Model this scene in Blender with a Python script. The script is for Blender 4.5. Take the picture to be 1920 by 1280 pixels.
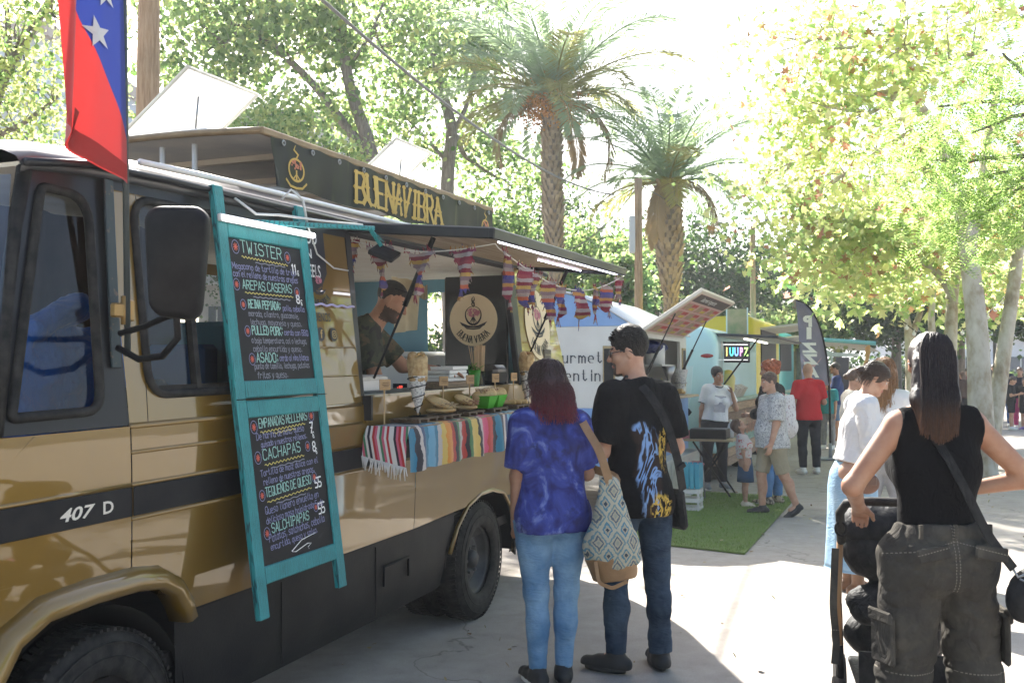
import bpy, bmesh, math, random
import numpy as np
from mathutils import Vector, Matrix
from mathutils.geometry import tessellate_polygon
for o in list(bpy.data.objects): bpy.data.objects.remove(o)
SC = bpy.context.scene
COL = SC.collection
rad = math.radians
rng = np.random.default_rng(7)
random.seed(7)
# ---------------- camera ----------------
cam = bpy.data.cameras.new('camera'); CAM = bpy.data.objects.new('camera', cam); COL.objects.link(CAM)
cam.sensor_width = 36; cam.lens = 36*1867/1920; cam.clip_end = 2000; cam.clip_start = .05
CAM.location = (0, 0, 1.6); CAM.rotation_euler = (rad(90+1.657), 0, 0)
SC.camera = CAM
cam.dof.use_dof = True; cam.dof.focus_distance = 6.0; cam.dof.aperture_fstop = 8.0
# ---------------- sky, sun, exposure ----------------
SUN_AZ, SUN_EL = -18.4, 38.5          # azimuth from +Y, positive to the right
W = bpy.data.worlds.new('World'); SC.world = W; W.use_nodes = True
nt = W.node_tree; bg = nt.nodes['Background']; sky = nt.nodes.new('ShaderNodeTexSky')
sky.sky_type = 'NISHITA'; sky.sun_disc = False; sky.sun_elevation = rad(SUN_EL); sky.sun_rotation = rad(SUN_AZ)
sky.dust_density = 3.0; sky.air_density = 1.0; sky.ozone_density = 1.0; sky.altitude = 20
nt.links.new(sky.outputs[0], bg.inputs[0]); bg.inputs[1].default_value = .092
sun = bpy.data.lights.new('sun', 'SUN'); sun.energy = 5.0; sun.angle = rad(.53); sun.color = (1, .96, .89)
SUN = bpy.data.objects.new('sun', sun); COL.objects.link(SUN)
_s = Vector((math.sin(rad(SUN_AZ))*math.cos(rad(SUN_EL)), math.cos(rad(SUN_AZ))*math.cos(rad(SUN_EL)), math.sin(rad(SUN_EL))))
SUN.rotation_euler = _s.to_track_quat('Z', 'Y').to_euler(); SUN.location = _s*50
VS = SC.view_settings; VS.view_transform = 'Standard'; VS.look = 'None'; VS.gamma = 1; VS.use_curve_mapping = False
VS.exposure = 2.1
SC.cycles.use_denoising = True; SC.cycles.max_bounces = 8; SC.cycles.transparent_max_bounces = 24
SC.cycles.caustics_reflective = False; SC.cycles.caustics_refractive = False
SC.cycles.sample_clamp_indirect = 6

# ---------------- materials ----------------
MATS = {}
FABRIC = {'denim', 'tee', 'trouser', 'cargo', 'top', 'polo', 'kit', 'khaki', 'blouse', 'jacket', 'shirt', 'coat', 'nylon', 'navy', 'leggings', 'cream'}
class NT:
    def __init__(s, name):
        s.m = bpy.data.materials.new(name); s.m.use_nodes = True; s.t = s.m.node_tree; s.n = s.t.nodes; s.l = s.t.links
        s.b = s.n['Principled BSDF']; s.tc = None
    def add(s, typ, **kw):
        x = s.n.new('ShaderNode'+typ)
        for k, v in kw.items():
            if k.startswith('i_'): x.inputs[k[2:]].default_value = v
            elif k.startswith('n_'): x.inputs[int(k[2:])].default_value = v
            else: setattr(x, k, v)
        return x
    def link(s, a, b): s.l.new(a, b); return b
    def coord(s, scale=(1,1,1), rot=(0,0,0), kind='Object'):
        if s.tc is None: s.tc = s.add('TexCoord')
        mp = s.add('Mapping'); mp.inputs['Scale'].default_value = scale; mp.inputs['Rotation'].default_value = rot
        s.link(s.tc.outputs[kind], mp.inputs[0]); return mp.outputs[0]
    def noise(s, vec, scale, detail=5, rough=.55, dist=0):
        x = s.add('TexNoise'); x.inputs['Scale'].default_value = scale; x.inputs['Detail'].default_value = detail
        x.inputs['Roughness'].default_value = rough; x.inputs['Distortion'].default_value = dist
        s.link(vec, x.inputs[0]); return x.outputs[0]
    def ramp(s, fac, stops, interp='LINEAR'):
        x = s.add('ValToRGB'); x.color_ramp.interpolation = interp; e = x.color_ramp.elements
        while len(e) < len(stops): e.new(.5)
        for k, (p, c) in enumerate(stops): e[k].position = p; e[k].color = (*c, 1) if len(c) == 3 else c
        s.link(fac, x.inputs[0]); return x.outputs[0]
    def mix(s, fac, a, b, mode='MIX'):
        x = s.add('MixRGB'); x.blend_type = mode
        for i, v in ((0, fac), (1, a), (2, b)):
            if hasattr(v, 'is_linked'): s.link(v, x.inputs[i])
            elif i == 0: x.inputs[0].default_value = v
            else: x.inputs[i].default_value = (*v, 1)
        return x.outputs[0]
    def math(s, op, a, b=0):
        x = s.add('Math'); x.operation = op
        for i, v in ((0, a), (1, b)):
            if hasattr(v, 'is_linked'): s.link(v, x.inputs[i])
            else: x.inputs[i].default_value = v
        return x.outputs[0]
    def sep(s, vec):
        x = s.add('SeparateXYZ'); s.link(vec, x.inputs[0]); return x.outputs
    def bump(s, h, strength, dist=.01):
        x = s.add('Bump'); x.inputs['Strength'].default_value = strength; x.inputs['Distance'].default_value = dist
        s.link(h, x.inputs['Height']); s.link(x.outputs[0], s.b.inputs['Normal'])
    def base(s, c):
        if hasattr(c, 'is_linked'): s.link(c, s.b.inputs['Base Color'])
        else: s.b.inputs['Base Color'].default_value = (*c, 1)

def M(name, col, rough=.6, metal=0, var=None, vs=4, bump=0, bs=60, coat=0, stretch=(1,1,1), trans=None, tw=.45, spec=None, alpha=None, emit=None, vlo=.35, vhi=.68, sheen=0, bd=.01):
    if name in MATS: return MATS[name]
    x = NT(name); b = x.b
    b.inputs['Roughness'].default_value = rough; b.inputs['Metallic'].default_value = metal
    if spec is not None: b.inputs['Specular IOR Level'].default_value = spec
    if coat: b.inputs['Coat Weight'].default_value = coat; b.inputs['Coat Roughness'].default_value = .04
    if sheen: b.inputs['Sheen Weight'].default_value = sheen
    x.base(col)
    if var is not None or bump: v = x.coord(stretch)
    c = None; fab = name.split('_')[0] in FABRIC
    if fab and spec is None: b.inputs['Specular IOR Level'].default_value = .12
    if fab:
        v = x.coord(stretch); w1 = x.noise(x.coord((.6, .6, 1.7) if name.startswith('denim') else (1, 1, .55)), 15, 3, .5, 1.4); h = x.math('ADD', x.math('MULTIPLY', x.math('ABSOLUTE', x.math('SUBTRACT', w1, .5)), 1.6), x.math('MULTIPLY', x.noise(v, 350, 2), .05)); x.bump(h, .42, .022); bump = 0
    if var is not None:
        c = x.ramp(x.noise(v, vs), [(vlo, col), (vhi, var)]); x.base(c)
    if bump: x.bump(x.noise(v, bs, 6, .6), bump, bd)
    if alpha is not None: b.inputs['Alpha'].default_value = alpha
    if emit: b.inputs['Emission Color'].default_value = (*emit[0], 1); b.inputs['Emission Strength'].default_value = emit[1]
    if trans is not None:
        tr = x.add('BsdfTranslucent'); tr.inputs[0].default_value = (*trans, 1)
        mx = x.add('MixShader'); mx.inputs[0].default_value = tw
        out = x.n['Material Output']; x.link(b.outputs[0], mx.inputs[1]); x.link(tr.outputs[0], mx.inputs[2]); x.link(mx.outputs[0], out.inputs[0])
    MATS[name] = x.m
    return x.m
def reg(name):
    def deco(fn):
        def get(*a):
            if name not in MATS:
                x = NT(name); fn(x, *a); MATS[name] = x.m
            return MATS[name]
        return get
    return deco

# ---------------- objects ----------------
def tag(o, label=None, cat=None, group=None, kind=None):
    if label: o['label'] = label
    if cat: o['category'] = cat
    if group: o['group'] = group
    if kind: o['kind'] = kind
    return o
def link(o, parent=None):
    COL.objects.link(o)
    if parent is not None: o.parent = parent
    return o
def empty(name, label, cat, loc=(0,0,0), rotz=0, group=None, mw=None):
    o = bpy.data.objects.new(name, None); COL.objects.link(o); o.empty_display_size = .1
    if mw is not None: o.matrix_world = mw
    else: o.location = loc; o.rotation_euler = (0, 0, rad(rotz))
    return tag(o, label, cat, group)
def copy_tree(o, parent=None):
    c = o.copy(); COL.objects.link(c); c.parent = parent
    for ch in list(o.children): copy_tree(ch, c)
    return c
def mesh_obj(name, V, F, mats, parent=None, smooth=True, mi=None):
    me = bpy.data.meshes.new(name)
    me.from_pydata([tuple(map(float, v)) for v in V] if not isinstance(V, np.ndarray) else V.tolist(), [], F.tolist() if isinstance(F, np.ndarray) else F)
    if not isinstance(mats, (list, tuple)): mats = [mats]
    for m in mats: me.materials.append(m)
    n = len(me.polygons)
    if smooth is True: me.polygons.foreach_set('use_smooth', np.ones(n, bool))
    elif smooth is not False and smooth is not None: me.polygons.foreach_set('use_smooth', np.asarray(smooth, bool))
    if mi is not None: me.polygons.foreach_set('material_index', np.asarray(mi, np.int32))
    me.update()
    return link(bpy.data.objects.new(name, me), parent)

def rotm(rx=0, ry=0, rz=0):
    return np.array(Matrix.Rotation(rad(rz), 3, 'Z') @ Matrix.Rotation(rad(ry), 3, 'Y') @ Matrix.Rotation(rad(rx), 3, 'X'))
def frame(dirv, up=(0,0,1)):
    """columns: side, forward(dir), up"""
    y = np.array(dirv, float); y /= np.linalg.norm(y); up = np.array(up, float)
    if abs(y @ up) > .98: up = np.array((0, 1., 0)) if abs(y[1]) < .9 else np.array((1., 0, 0))
    x = np.cross(y, up); x /= np.linalg.norm(x); z = np.cross(x, y)
    return np.stack([x, y, z], 1)

class MB:
    """collects shapes into one mesh"""
    def __init__(s): s.V = []; s.F = []; s.I = []; s.S = []; s.cur = 0
    def raw(s, V, F, smooth=False):
        o = len(s.V); s.V += [tuple(map(float, v)) for v in V]
        for f in F: s.F.append([i+o for i in f]); s.I.append(s.cur); s.S.append(smooth)
        return s
    def box(s, c, size, R=None, bevel=0):
        hx, hy, hz = [q/2 for q in size]
        if bevel:
            b = min(bevel, hx*.9, hy*.9, hz*.9); P = []
            for z, k in ((-hz, b), (-hz+b, 0), (hz-b, 0), (hz, b)):
                P += [(-hx+b, -hy+k, z), (hx-b, -hy+k, z), (hx-k, -hy+b, z), (hx-k, hy-b, z), (hx-b, hy-k, z), (-hx+b, hy-k, z), (-hx+k, hy-b, z), (-hx+k, -hy+b, z)]
            F = [list(range(7, -1, -1)), list(range(24, 32))]
            for r in range(3):
                for k in range(8): F.append([r*8+k, r*8+(k+1) % 8, r*8+8+(k+1) % 8, r*8+8+k])
        else:
            P = [(x, y, z) for z in (-hz, hz) for y in (-hy, hy) for x in (-hx, hx)]
            F = [[0,2,3,1],[4,5,7,6],[0,1,5,4],[2,6,7,3],[0,4,6,2],[1,3,7,5]]
        P = np.array(P)
        if R is not None: P = P @ np.asarray(R).T
        return s.raw(P+np.array(c), F)
    def bar(s, a, b, w, h, up=(0,0,1), bevel=0):
        a = np.array(a, float); b = np.array(b, float); L = np.linalg.norm(b-a)
        return s.box((a+b)/2, (w, L, h), frame(b-a, up), bevel)
    def tube(s, pts, r, seg=8, caps=True, smooth=True, closed=False, sq=None):
        pts = np.array(pts, float); n = len(pts)
        r = np.full(n, r) if np.isscalar(r) else np.array(r, float)
        T = np.gradient(pts, axis=0)
        if closed: T = np.roll(pts, -1, 0)-np.roll(pts, 1, 0)
        T /= np.linalg.norm(T, axis=1)[:, None]+1e-12
        up = np.array((0, 0, 1.)) if abs(T[0, 2]) < .9 else np.array((1., 0, 0))
        x = np.cross(T[0], up); x /= np.linalg.norm(x); V = []
        a = np.arange(seg)*2*np.pi/seg
        for k in range(n):
            x = x-T[k]*(x@T[k]); x /= np.linalg.norm(x)+1e-12; y = np.cross(T[k], x)
            V.append(pts[k]+r[k]*(np.cos(a)[:, None]*x+np.sin(a)[:, None]*y*(sq or 1)))
        V = np.concatenate(V); F = []
        for k in range(n if closed else n-1):
            k2 = (k+1) % n
            for j in range(seg):
                j2 = (j+1) % seg; F.append([k*seg+j, k*seg+j2, k2*seg+j2, k2*seg+j])
        if caps and not closed: F += [list(range(seg-1, -1, -1)), list(range((n-1)*seg, n*seg))]
        return s.raw(V, F, smooth)
    def cyl(s, a, b, r, seg=16, smooth=True): return s.tube([a, b], r, seg, True, smooth)
    def lathe(s, prof, c=(0,0,0), R=None, seg=24, smooth=True):
        V = []; F = []; m = len(prof)
        for k in range(seg):
            a = 2*np.pi*k/seg
            for (r, z) in prof: V.append((r*math.cos(a), r*math.sin(a), z))
        V = np.array(V)
        if R is not None: V = V @ np.asarray(R).T
        for k in range(seg):
            k2 = (k+1) % seg
            for j in range(m-1): F.append([k*m+j, k2*m+j, k2*m+j+1, k*m+j+1])
        return s.raw(V+np.array(c), F, smooth)
    def ball(s, c, r, seg=10, rings=6, R=None):
        r = np.array((r, r, r) if np.isscalar(r) else r); V = []
        for i in range(rings+1):
            t = math.pi*i/rings
            for j in range(seg):
                a = 2*math.pi*j/seg; V.append((math.sin(t)*math.cos(a), math.sin(t)*math.sin(a), math.cos(t)))
        V = np.array(V)*r
        if R is not None: V = V @ np.asarray(R).T
        F = [[i*seg+j, (i+1)*seg+j, (i+1)*seg+(j+1) % seg, i*seg+(j+1) % seg] for i in range(rings) for j in range(seg)]
        return s.raw(V+np.array(c), F, True)
    def loft(s, rings, caps=True, smooth=True, closed=True):
        m = len(rings[0]); V = np.concatenate([np.array(r, float) for r in rings]); F = []
        for k in range(len(rings)-1):
            for j in range(m if closed else m-1):
                j2 = (j+1) % m; F.append([k*m+j, k*m+j2, (k+1)*m+j2, (k+1)*m+j])
        if caps and closed: F += [list(range(m-1, -1, -1)), list(range((len(rings)-1)*m, len(rings)*m))]
        return s.raw(V, F, smooth)
    def prism(s, poly, d, fn=None):
        """poly list of 3d points, extruded by vector d"""
        P = np.array(poly, float); n = len(P); d = np.array(d, float)
        V = np.concatenate([P, P+d]); F = [list(range(n-1, -1, -1)), list(range(n, 2*n))]
        F += [[k, (k+1) % n, n+(k+1) % n, n+k] for k in range(n)]
        return s.raw(V, F)
    def mat(s, i): s.cur = i; return s
    def build(s, name, mats, parent=None):
        return mesh_obj(name, s.V, s.F, mats, parent, s.S, s.I)

def panel(outer, holes, x, mats, name, parent, thick=0, cuts=.12, smooth=True):
    """sheet in (y,z) with holes, mapped by x(y,z); sliced so that it can curve"""
    polys = [[Vector((p[0], p[1], 0)) for p in outer]]+[[Vector((p[0], p[1], 0)) for p in h] for h in holes]
    tris = tessellate_polygon(polys); pts = [v for q in polys for v in q]
    bm = bmesh.new(); vs = [bm.verts.new(p) for p in pts]
    for t in tris:
        try: bm.faces.new([vs[i] for i in t])
        except ValueError: pass
    lo = np.min([p[:2] for p in outer], 0); hi = np.max([p[:2] for p in outer], 0)
    for ax in (0, 1):
        k = lo[ax]+cuts
        while k < hi[ax]-.01:
            co = [0, 0, 0]; no = [0, 0, 0]; co[ax] = k; no[ax] = 1
            bmesh.ops.bisect_plane(bm, geom=bm.verts[:]+bm.edges[:]+bm.faces[:], plane_co=co, plane_no=no, dist=1e-5); k += cuts
    for v in bm.verts: v.co = Vector((x(v.co.x, v.co.y), v.co.x, v.co.y))
    bmesh.ops.recalc_face_normals(bm, faces=bm.faces[:])
    if sum(f.normal.x*f.calc_area() for f in bm.faces) < 0: bmesh.ops.reverse_faces(bm, faces=bm.faces[:])
    me = bpy.data.meshes.new(name); bm.to_mesh(me); bm.free()
    for m in (mats if isinstance(mats, list) else [mats]): me.materials.append(m)
    if smooth:
        me.polygons.foreach_set('use_smooth', np.ones(len(me.polygons), bool))
        try: me.set_sharp_from_angle(angle=rad(35))
        except Exception: pass
    return link(bpy.data.objects.new(name, me), parent)
def rrect(y0, y1, z0, z1, r, n=5):
    P = []
    for (cy, cz, a0) in ((y1-r, z1-r, 0), (y0+r, z1-r, 90), (y0+r, z0+r, 180), (y1-r, z0+r, 270)):
        for k in range(n+1):
            a = rad(a0+90*k/n); P.append((cy+r*math.cos(a), cz+r*math.sin(a)))
    return P
def rpoly(pts, r, n=5):
    """polygon with rounded corners"""
    out = []; m = len(pts)
    for i in range(m):
        p = np.array(pts[i], float); a = np.array(pts[i-1], float); b = np.array(pts[(i+1) % m], float)
        rr = min(r[i] if hasattr(r, '__len__') else r, np.linalg.norm(a-p)*.48, np.linalg.norm(b-p)*.48)
        s = p+(a-p)/np.linalg.norm(a-p)*rr; e = p+(b-p)/np.linalg.norm(b-p)*rr
        for k in range(n+1):
            t = k/n; out.append(tuple((1-t)**2*s+2*t*(1-t)*p+t*t*e))
    return out
# ---------------- lettering ----------------
def text_mesh(txt, size=1, bold=0, align='CENTER', shear=0):
    """flat outline letters in the XY plane -> verts, faces"""
    c = bpy.data.curves.new('t', 'FONT'); c.body = txt; c.size = size; c.align_x = align; c.offset = bold; c.shear = shear; c.resolution_u = 3
    o = bpy.data.objects.new('t', c); COL.objects.link(o)
    dg = bpy.context.evaluated_depsgraph_get(); me = bpy.data.meshes.new_from_object(o.evaluated_get(dg))
    V = np.array([v.co[:] for v in me.vertices]) if len(me.vertices) else np.zeros((0, 3)); F = [list(p.vertices) for p in me.polygons]
    bpy.data.objects.remove(o); bpy.data.curves.remove(c); bpy.data.meshes.remove(me)
    return V, F
# single-stroke hand: point = x digit 0-4 + height letter (c base line, g x-height, i cap, a descender); strokes split by spaces
GL = {}
for _w in ("A 0c2i4c 1e3e|B 0c0i3i4h3f0f 3f4d3c0c|C 4h3i1i0h0d1c3c4d|D 0c0i2i4g4e2c0c|E 4i0i0c4c 0f3f|F 4i0i0c 0f3f|G 4h3i1i0h0d1c3c4d4f2f|H 0c0i 4c4i 0f4f|I 2c2i 1i3i 1c3c|J 3i3d2c1c0d|K 0c0i 4i0f4c|L 0i0c4c|M 0c0i2e4i4c|N 0c0i4c4i|Ñ 0c0i4c4i 1j2k3j|O 1i0h0d1c3c4d4h3i1i|P 0c0i3i4h4g3f0f|Q 1i0h0d1c3c4d4h3i1i 2e4c|R 0c0i3i4h4g3f0f 2f4c|S 4h3i1i0h0g1f3f4e4d3c1c0d|T 0i4i 2i2c|U 0i0d1c3c4d4i|V 0i2c4i|W 0i1c2f3c4i|X 0c4i 0i4c|Y 0i2f4i 2f2c|Z 0i4i0c4c|"
    "a 3f2g1g0f0d1c2c3d 3g3c|b 0i0c 0f1g2g3f3d2c0c|c 3f2g1g0f0d1c2c3d|d 3i3c 3f2g1g0f0d1c2c3d|e 0e3e3f2g1g0f0d1c3c|f 3h2i1h1c 0g2g|g 3g3b2a0a 3f2g1g0f0d1c3d|h 0i0c 0f1g2g3f3c|i 1c1g 1h1i|j 1g1b0a 1h1i|k 0i0c 3g0e3c|l 1i1d2c|m 0c0g 0f1g2f2c 2f3g4f4c|n 0c0g 0f1g2g3f3c|o 1g0f0d1c2c3d3f2g1g|p 0a0g 0f1g2g3f3d2c0d|q 3a3g 3f2g1g0f0d1c3d|r 0c0g 0f1g2g3f|s 3g1g0f1e2e3d2c0c|t 1i1d2c3d 0g2g|u 0g0d1c2c3d 3g3c|v 0g1c2g|w 0g1c2f3c4g|x 0c3g 0g3c|y 0g1d2c 3g2c0a|z 0g3g0c3c|"
    "1 1h2i2c|5 4i0i0f3f4e4d3c0c|7 0i4i1c 1f3f|8 1f0g0h1i3i4h4g3f1f0e0d1c3c4d4e3f|4 3c3i0e4e|0 1i0h0d1c3c4d4h3i1i|€ 4h3i1i0h0d1c3c4d 0f3f 0e3e|. 1c1d|, 1d0b|: 1d1e 1g1h|- 0f3f").split('|'):
    _k, _, _v = _w.partition(' ')
    GL[_k] = [[(int(q[j]), ord(q[j+1])-ord('c')) for j in range(0, len(q), 2)] for q in _v.split()]
def stroke_text(mb, txt, org, xd, yd, h, wf=.62, pen=.004, off=.0015, jit=0, nib=None, spur=False, track=1.25, arc=None, drop=0):
    """hand lettering as flat raised ribbons; org = left end of the base line; h = cap height; returns width"""
    org, xd, yd = (np.array(q, float) for q in (org, xd, yd)); nrm = np.cross(xd, yd); u = h/6; x = 0
    R = random.Random(len(txt)*7+int(h*1e4))
    def pt(px, py):
        if arc:                              # arc = (radius): baseline bends round a centre above
            a = px/arc; r = arc-py; return org+xd*(r*math.sin(a))+yd*(arc-r*math.cos(a))+nrm*off
        return org+xd*px+yd*(py+drop*px)+nrm*off
    for ch in txt:
        if ch == ' ': x += 2.6*u*wf; continue
        g = GL.get(ch)
        if g is None: continue
        w = max(p[0] for q in g for p in q); dy = R.uniform(-jit, jit)*h
        for q in g:
            P = [(x+(p[0]+R.uniform(-jit, jit)*2)*u*wf, (p[1]+R.uniform(-jit, jit)*2)*u+dy) for p in q]
            for a, b in zip(P[:-1], P[1:]):
                dx, dz = b[0]-a[0], b[1]-a[1]; L = math.hypot(dx, dz) or 1e-6
                hw = pen/2 if nib is None else (pen*(nib+(1-nib)*abs(dz)/L))/2
                ex, ez = dx/L*hw*.8, dz/L*hw*.8; nx, nz = -dz/L*hw, dx/L*hw
                c = [pt(a[0]-ex+nx, a[1]-ez+nz), pt(a[0]-ex-nx, a[1]-ez-nz), pt(b[0]+ex-nx, b[1]+ez-nz), pt(b[0]+ex+nx, b[1]+ez+nz)]
                mb.raw(c, [[0, 1, 2, 3]])
                if spur and abs(dz) > 3*u:
                    mx, mz = (a[0]+b[0])/2, (a[1]+b[1])/2; k = pen*.95
                    mb.raw([pt(mx-k, mz), pt(mx, mz-k*.7), pt(mx+k, mz), pt(mx, mz+k*.7)], [[0, 1, 2, 3]])
                    for e in (a, b): mb.raw([pt(e[0]-k*.8, e[1]-pen*.22), pt(e[0]+k*.8, e[1]-pen*.22), pt(e[0]+k*.8, e[1]+pen*.22), pt(e[0]-k*.8, e[1]+pen*.22)], [[0, 1, 2, 3]])
        x += (w+track)*u*wf
    return x
def text_width(txt, h, wf=.62, track=1.25):
    u = h/6; return sum(2.6*u*wf if c == ' ' else (max(p[0] for q in GL[c] for p in q)+track)*u*wf for c in txt if c == ' ' or c in GL)
def font_text(mb, txt, org, xd, yd, h, sx=1, bold=0, off=.002, align='CENTER', shear=0):
    V, F = text_mesh(txt, 1, bold, align, shear); org, xd, yd = (np.array(q, float) for q in (org, xd, yd))
    if len(V): mb.raw(org+V[:, :1]*xd*h*1.4*sx+V[:, 1:2]*yd*h*1.4+np.cross(xd, yd)*off, F)
def disc(mb, c, xd, yd, r, n=28, off=0, r2=None):
    c, xd, yd = (np.array(q, float) for q in (c, xd, yd)); nn = np.cross(xd, yd); a = np.arange(n)*2*np.pi/n
    P = c+nn*off+r*(np.cos(a)[:, None]*xd+np.sin(a)[:, None]*yd*(r2/r if r2 else 1)); mb.raw(P, [list(range(n))])
def ribbon(mb, pts, w, c, xd, yd, off=.002):
    """2-D polyline with width (or widths) drawn on a plane"""
    c, xd, yd = (np.array(q, float) for q in (c, xd, yd)); nn = np.cross(xd, yd); P = np.array(pts, float); n = len(P)
    w = np.full(n, w) if np.isscalar(w) else np.array(w); T = np.gradient(P, axis=0); T /= np.linalg.norm(T, axis=1)[:, None]+1e-9
    N = np.stack([-T[:, 1], T[:, 0]], 1)*w[:, None]/2; A = P+N; B = P-N
    to = lambda q: c+q[:, :1]*xd+q[:, 1:2]*yd+nn*off
    mb.raw(np.concatenate([to(A), to(B)]), [[k+n, k+1+n, k+1, k] for k in range(n-1)])

# ---------------- implicit solids (surface nets) ----------------
_NL = np.random.default_rng(3).random((32, 32, 32)).astype(np.float32)
def vnoise(P):
    i = np.floor(P).astype(int); f = (P-i).astype(np.float32); f = f*f*(3-2*f); i &= 31; j = (i+1) & 31
    x0, y0, z0 = i[..., 0], i[..., 1], i[..., 2]; x1, y1, z1 = j[..., 0], j[..., 1], j[..., 2]; a, b, c = f[..., 0], f[..., 1], f[..., 2]
    L = _NL
    return ((L[x0, y0, z0]*(1-a)+L[x1, y0, z0]*a)*(1-b)+(L[x0, y1, z0]*(1-a)+L[x1, y1, z0]*a)*b)*(1-c)+((L[x0, y0, z1]*(1-a)+L[x1, y0, z1]*a)*(1-b)+(L[x0, y1, z1]*(1-a)+L[x1, y1, z1]*a)*b)*c-.5
class Solid:
    def __init__(s, res): s.res = res; s.ops = []
    def cone(s, a, b, ra, rb, k=.02, sq=None, cut=None, grow=0):
        """tapered capsule; sq=(axis,factor) flattens it; cut=(t0,t1) keeps only that stretch of it"""
        a = np.array(a, float); b = np.array(b, float); R = max(ra, rb)*(1.35 if sq else 1)+grow
        s.ops.append(('cone', np.minimum(a, b)-R, np.maximum(a, b)+R, k, (a, b, ra+grow, rb+grow, sq, cut))); return s
    def ell(s, c, r, k=.02, R=None, grow=0, sub=False):
        c = np.array(c, float); r = np.array(r, float)+grow; m = r.max() if R is not None else r
        s.ops.append(('sub' if sub else 'ell', c-m, c+m, k, (c, r, R))); return s
    def plane(s, p, n, box=None, k=.004):
        """cut away everything on the side n points to; box=(c,r) limits where"""
        s.ops.append(('plane', None, None, k, (np.array(p, float), np.array(n, float), box))); return s
    def folds(s, amp, scale, seed=0): s.ops.append(('noise', None, None, 0, (amp, np.array(scale, float), seed))); return s
    def mesh(s):
        sh = [o for o in s.ops if o[0] in ('cone', 'ell')]; r = s.res
        lo = np.min([o[1] for o in sh], 0)-r*4; hi = np.max([o[2] for o in sh], 0)+r*4
        n = np.ceil((hi-lo)/r).astype(int)+1; D = np.full(n, .08, np.float32)
        ax = [lo[i]+np.arange(n[i])*r for i in range(3)]
        for typ, a, b, k, q in s.ops:
            if typ in ('cone', 'ell', 'sub'):
                m = k+r*3
                i0 = np.clip(np.floor((a-m-lo)/r).astype(int), 0, n); i1 = np.clip(np.ceil((b+m-lo)/r).astype(int)+1, 0, n)
                if (i1 <= i0).any(): continue
                sl = tuple(slice(i0[j], i1[j]) for j in range(3))
                P = np.stack(np.meshgrid(*[ax[j][sl[j]] for j in range(3)], indexing='ij'), -1).astype(np.float32)
                if typ == 'cone':
                    A, B, ra, rb, sq, cut = q; ba = B-A; L2 = ba@ba+1e-9; pa = P-A.astype(np.float32)
                    h = (pa@ba.astype(np.float32))/L2; hc = np.clip(h, 0, 1); v = pa-hc[..., None]*ba.astype(np.float32)
                    sc = 1
                    if sq is not None:
                        ax_, fac = np.array(sq[0], np.float32), sq[1]; v = v+(v@ax_)[..., None]*ax_*(1/fac-1); sc = min(1, fac)
                    d = (np.sqrt((v*v).sum(-1))-(ra+(rb-ra)*hc))*sc
                    if cut is not None: L = math.sqrt(L2); d = np.maximum(d, np.maximum((cut[0]-h)*L, (h-cut[1])*L))
                else:
                    c, rr, R = q; v = P-c.astype(np.float32)
                    if R is not None: v = v@np.asarray(R, np.float32)
                    k0 = np.sqrt(((v/rr)**2).sum(-1)); k1 = np.sqrt(((v/(rr*rr))**2).sum(-1))+1e-6; d = k0*(k0-1)/k1
                E = D[sl]
                if typ == 'sub':
                    h = np.clip(.5-.5*(E+d)/k, 0, 1); D[sl] = E*(1-h)-d*h+k*h*(1-h)
                else:
                    h = np.clip(.5+.5*(E-d)/k, 0, 1); D[sl] = E*(1-h)+d*h-k*h*(1-h)
            else:
                if typ == 'plane':
                    p, nn, box = q; X = [ax[j]-p[j] for j in range(3)]
                    d = (X[0]*nn[0])[:, None, None]+(X[1]*nn[1])[None, :, None]+(X[2]*nn[2])[None, None, :]
                    if box is not None:
                        c, rr = box; msk = ((np.abs(ax[0]-c[0]) < rr[0])[:, None, None] & (np.abs(ax[1]-c[1]) < rr[1])[None, :, None] & (np.abs(ax[2]-c[2]) < rr[2])[None, None, :])
                        D = np.where(msk, np.maximum(D, d), D).astype(np.float32)
                    else: D = np.maximum(D, d).astype(np.float32)
                else:
                    amp, scl, seed = q; near = np.abs(D) < .04; idx = np.nonzero(near)
                    P = np.stack([ax[j][idx[j]] for j in range(3)], -1)
                    w = vnoise(P*scl*.5+seed+7.3)
                    n1 = vnoise(P*scl+seed+3*w[:, None]); D[idx] += amp*2*(n1*.7+w*.6); c1 = vnoise(P*scl*1.6+seed*2+9+4*w[:, None]); D[idx] += amp*.55*np.maximum(0, 1-np.abs(c1)*6)**2
        return surface_nets(D, lo, r)
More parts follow.
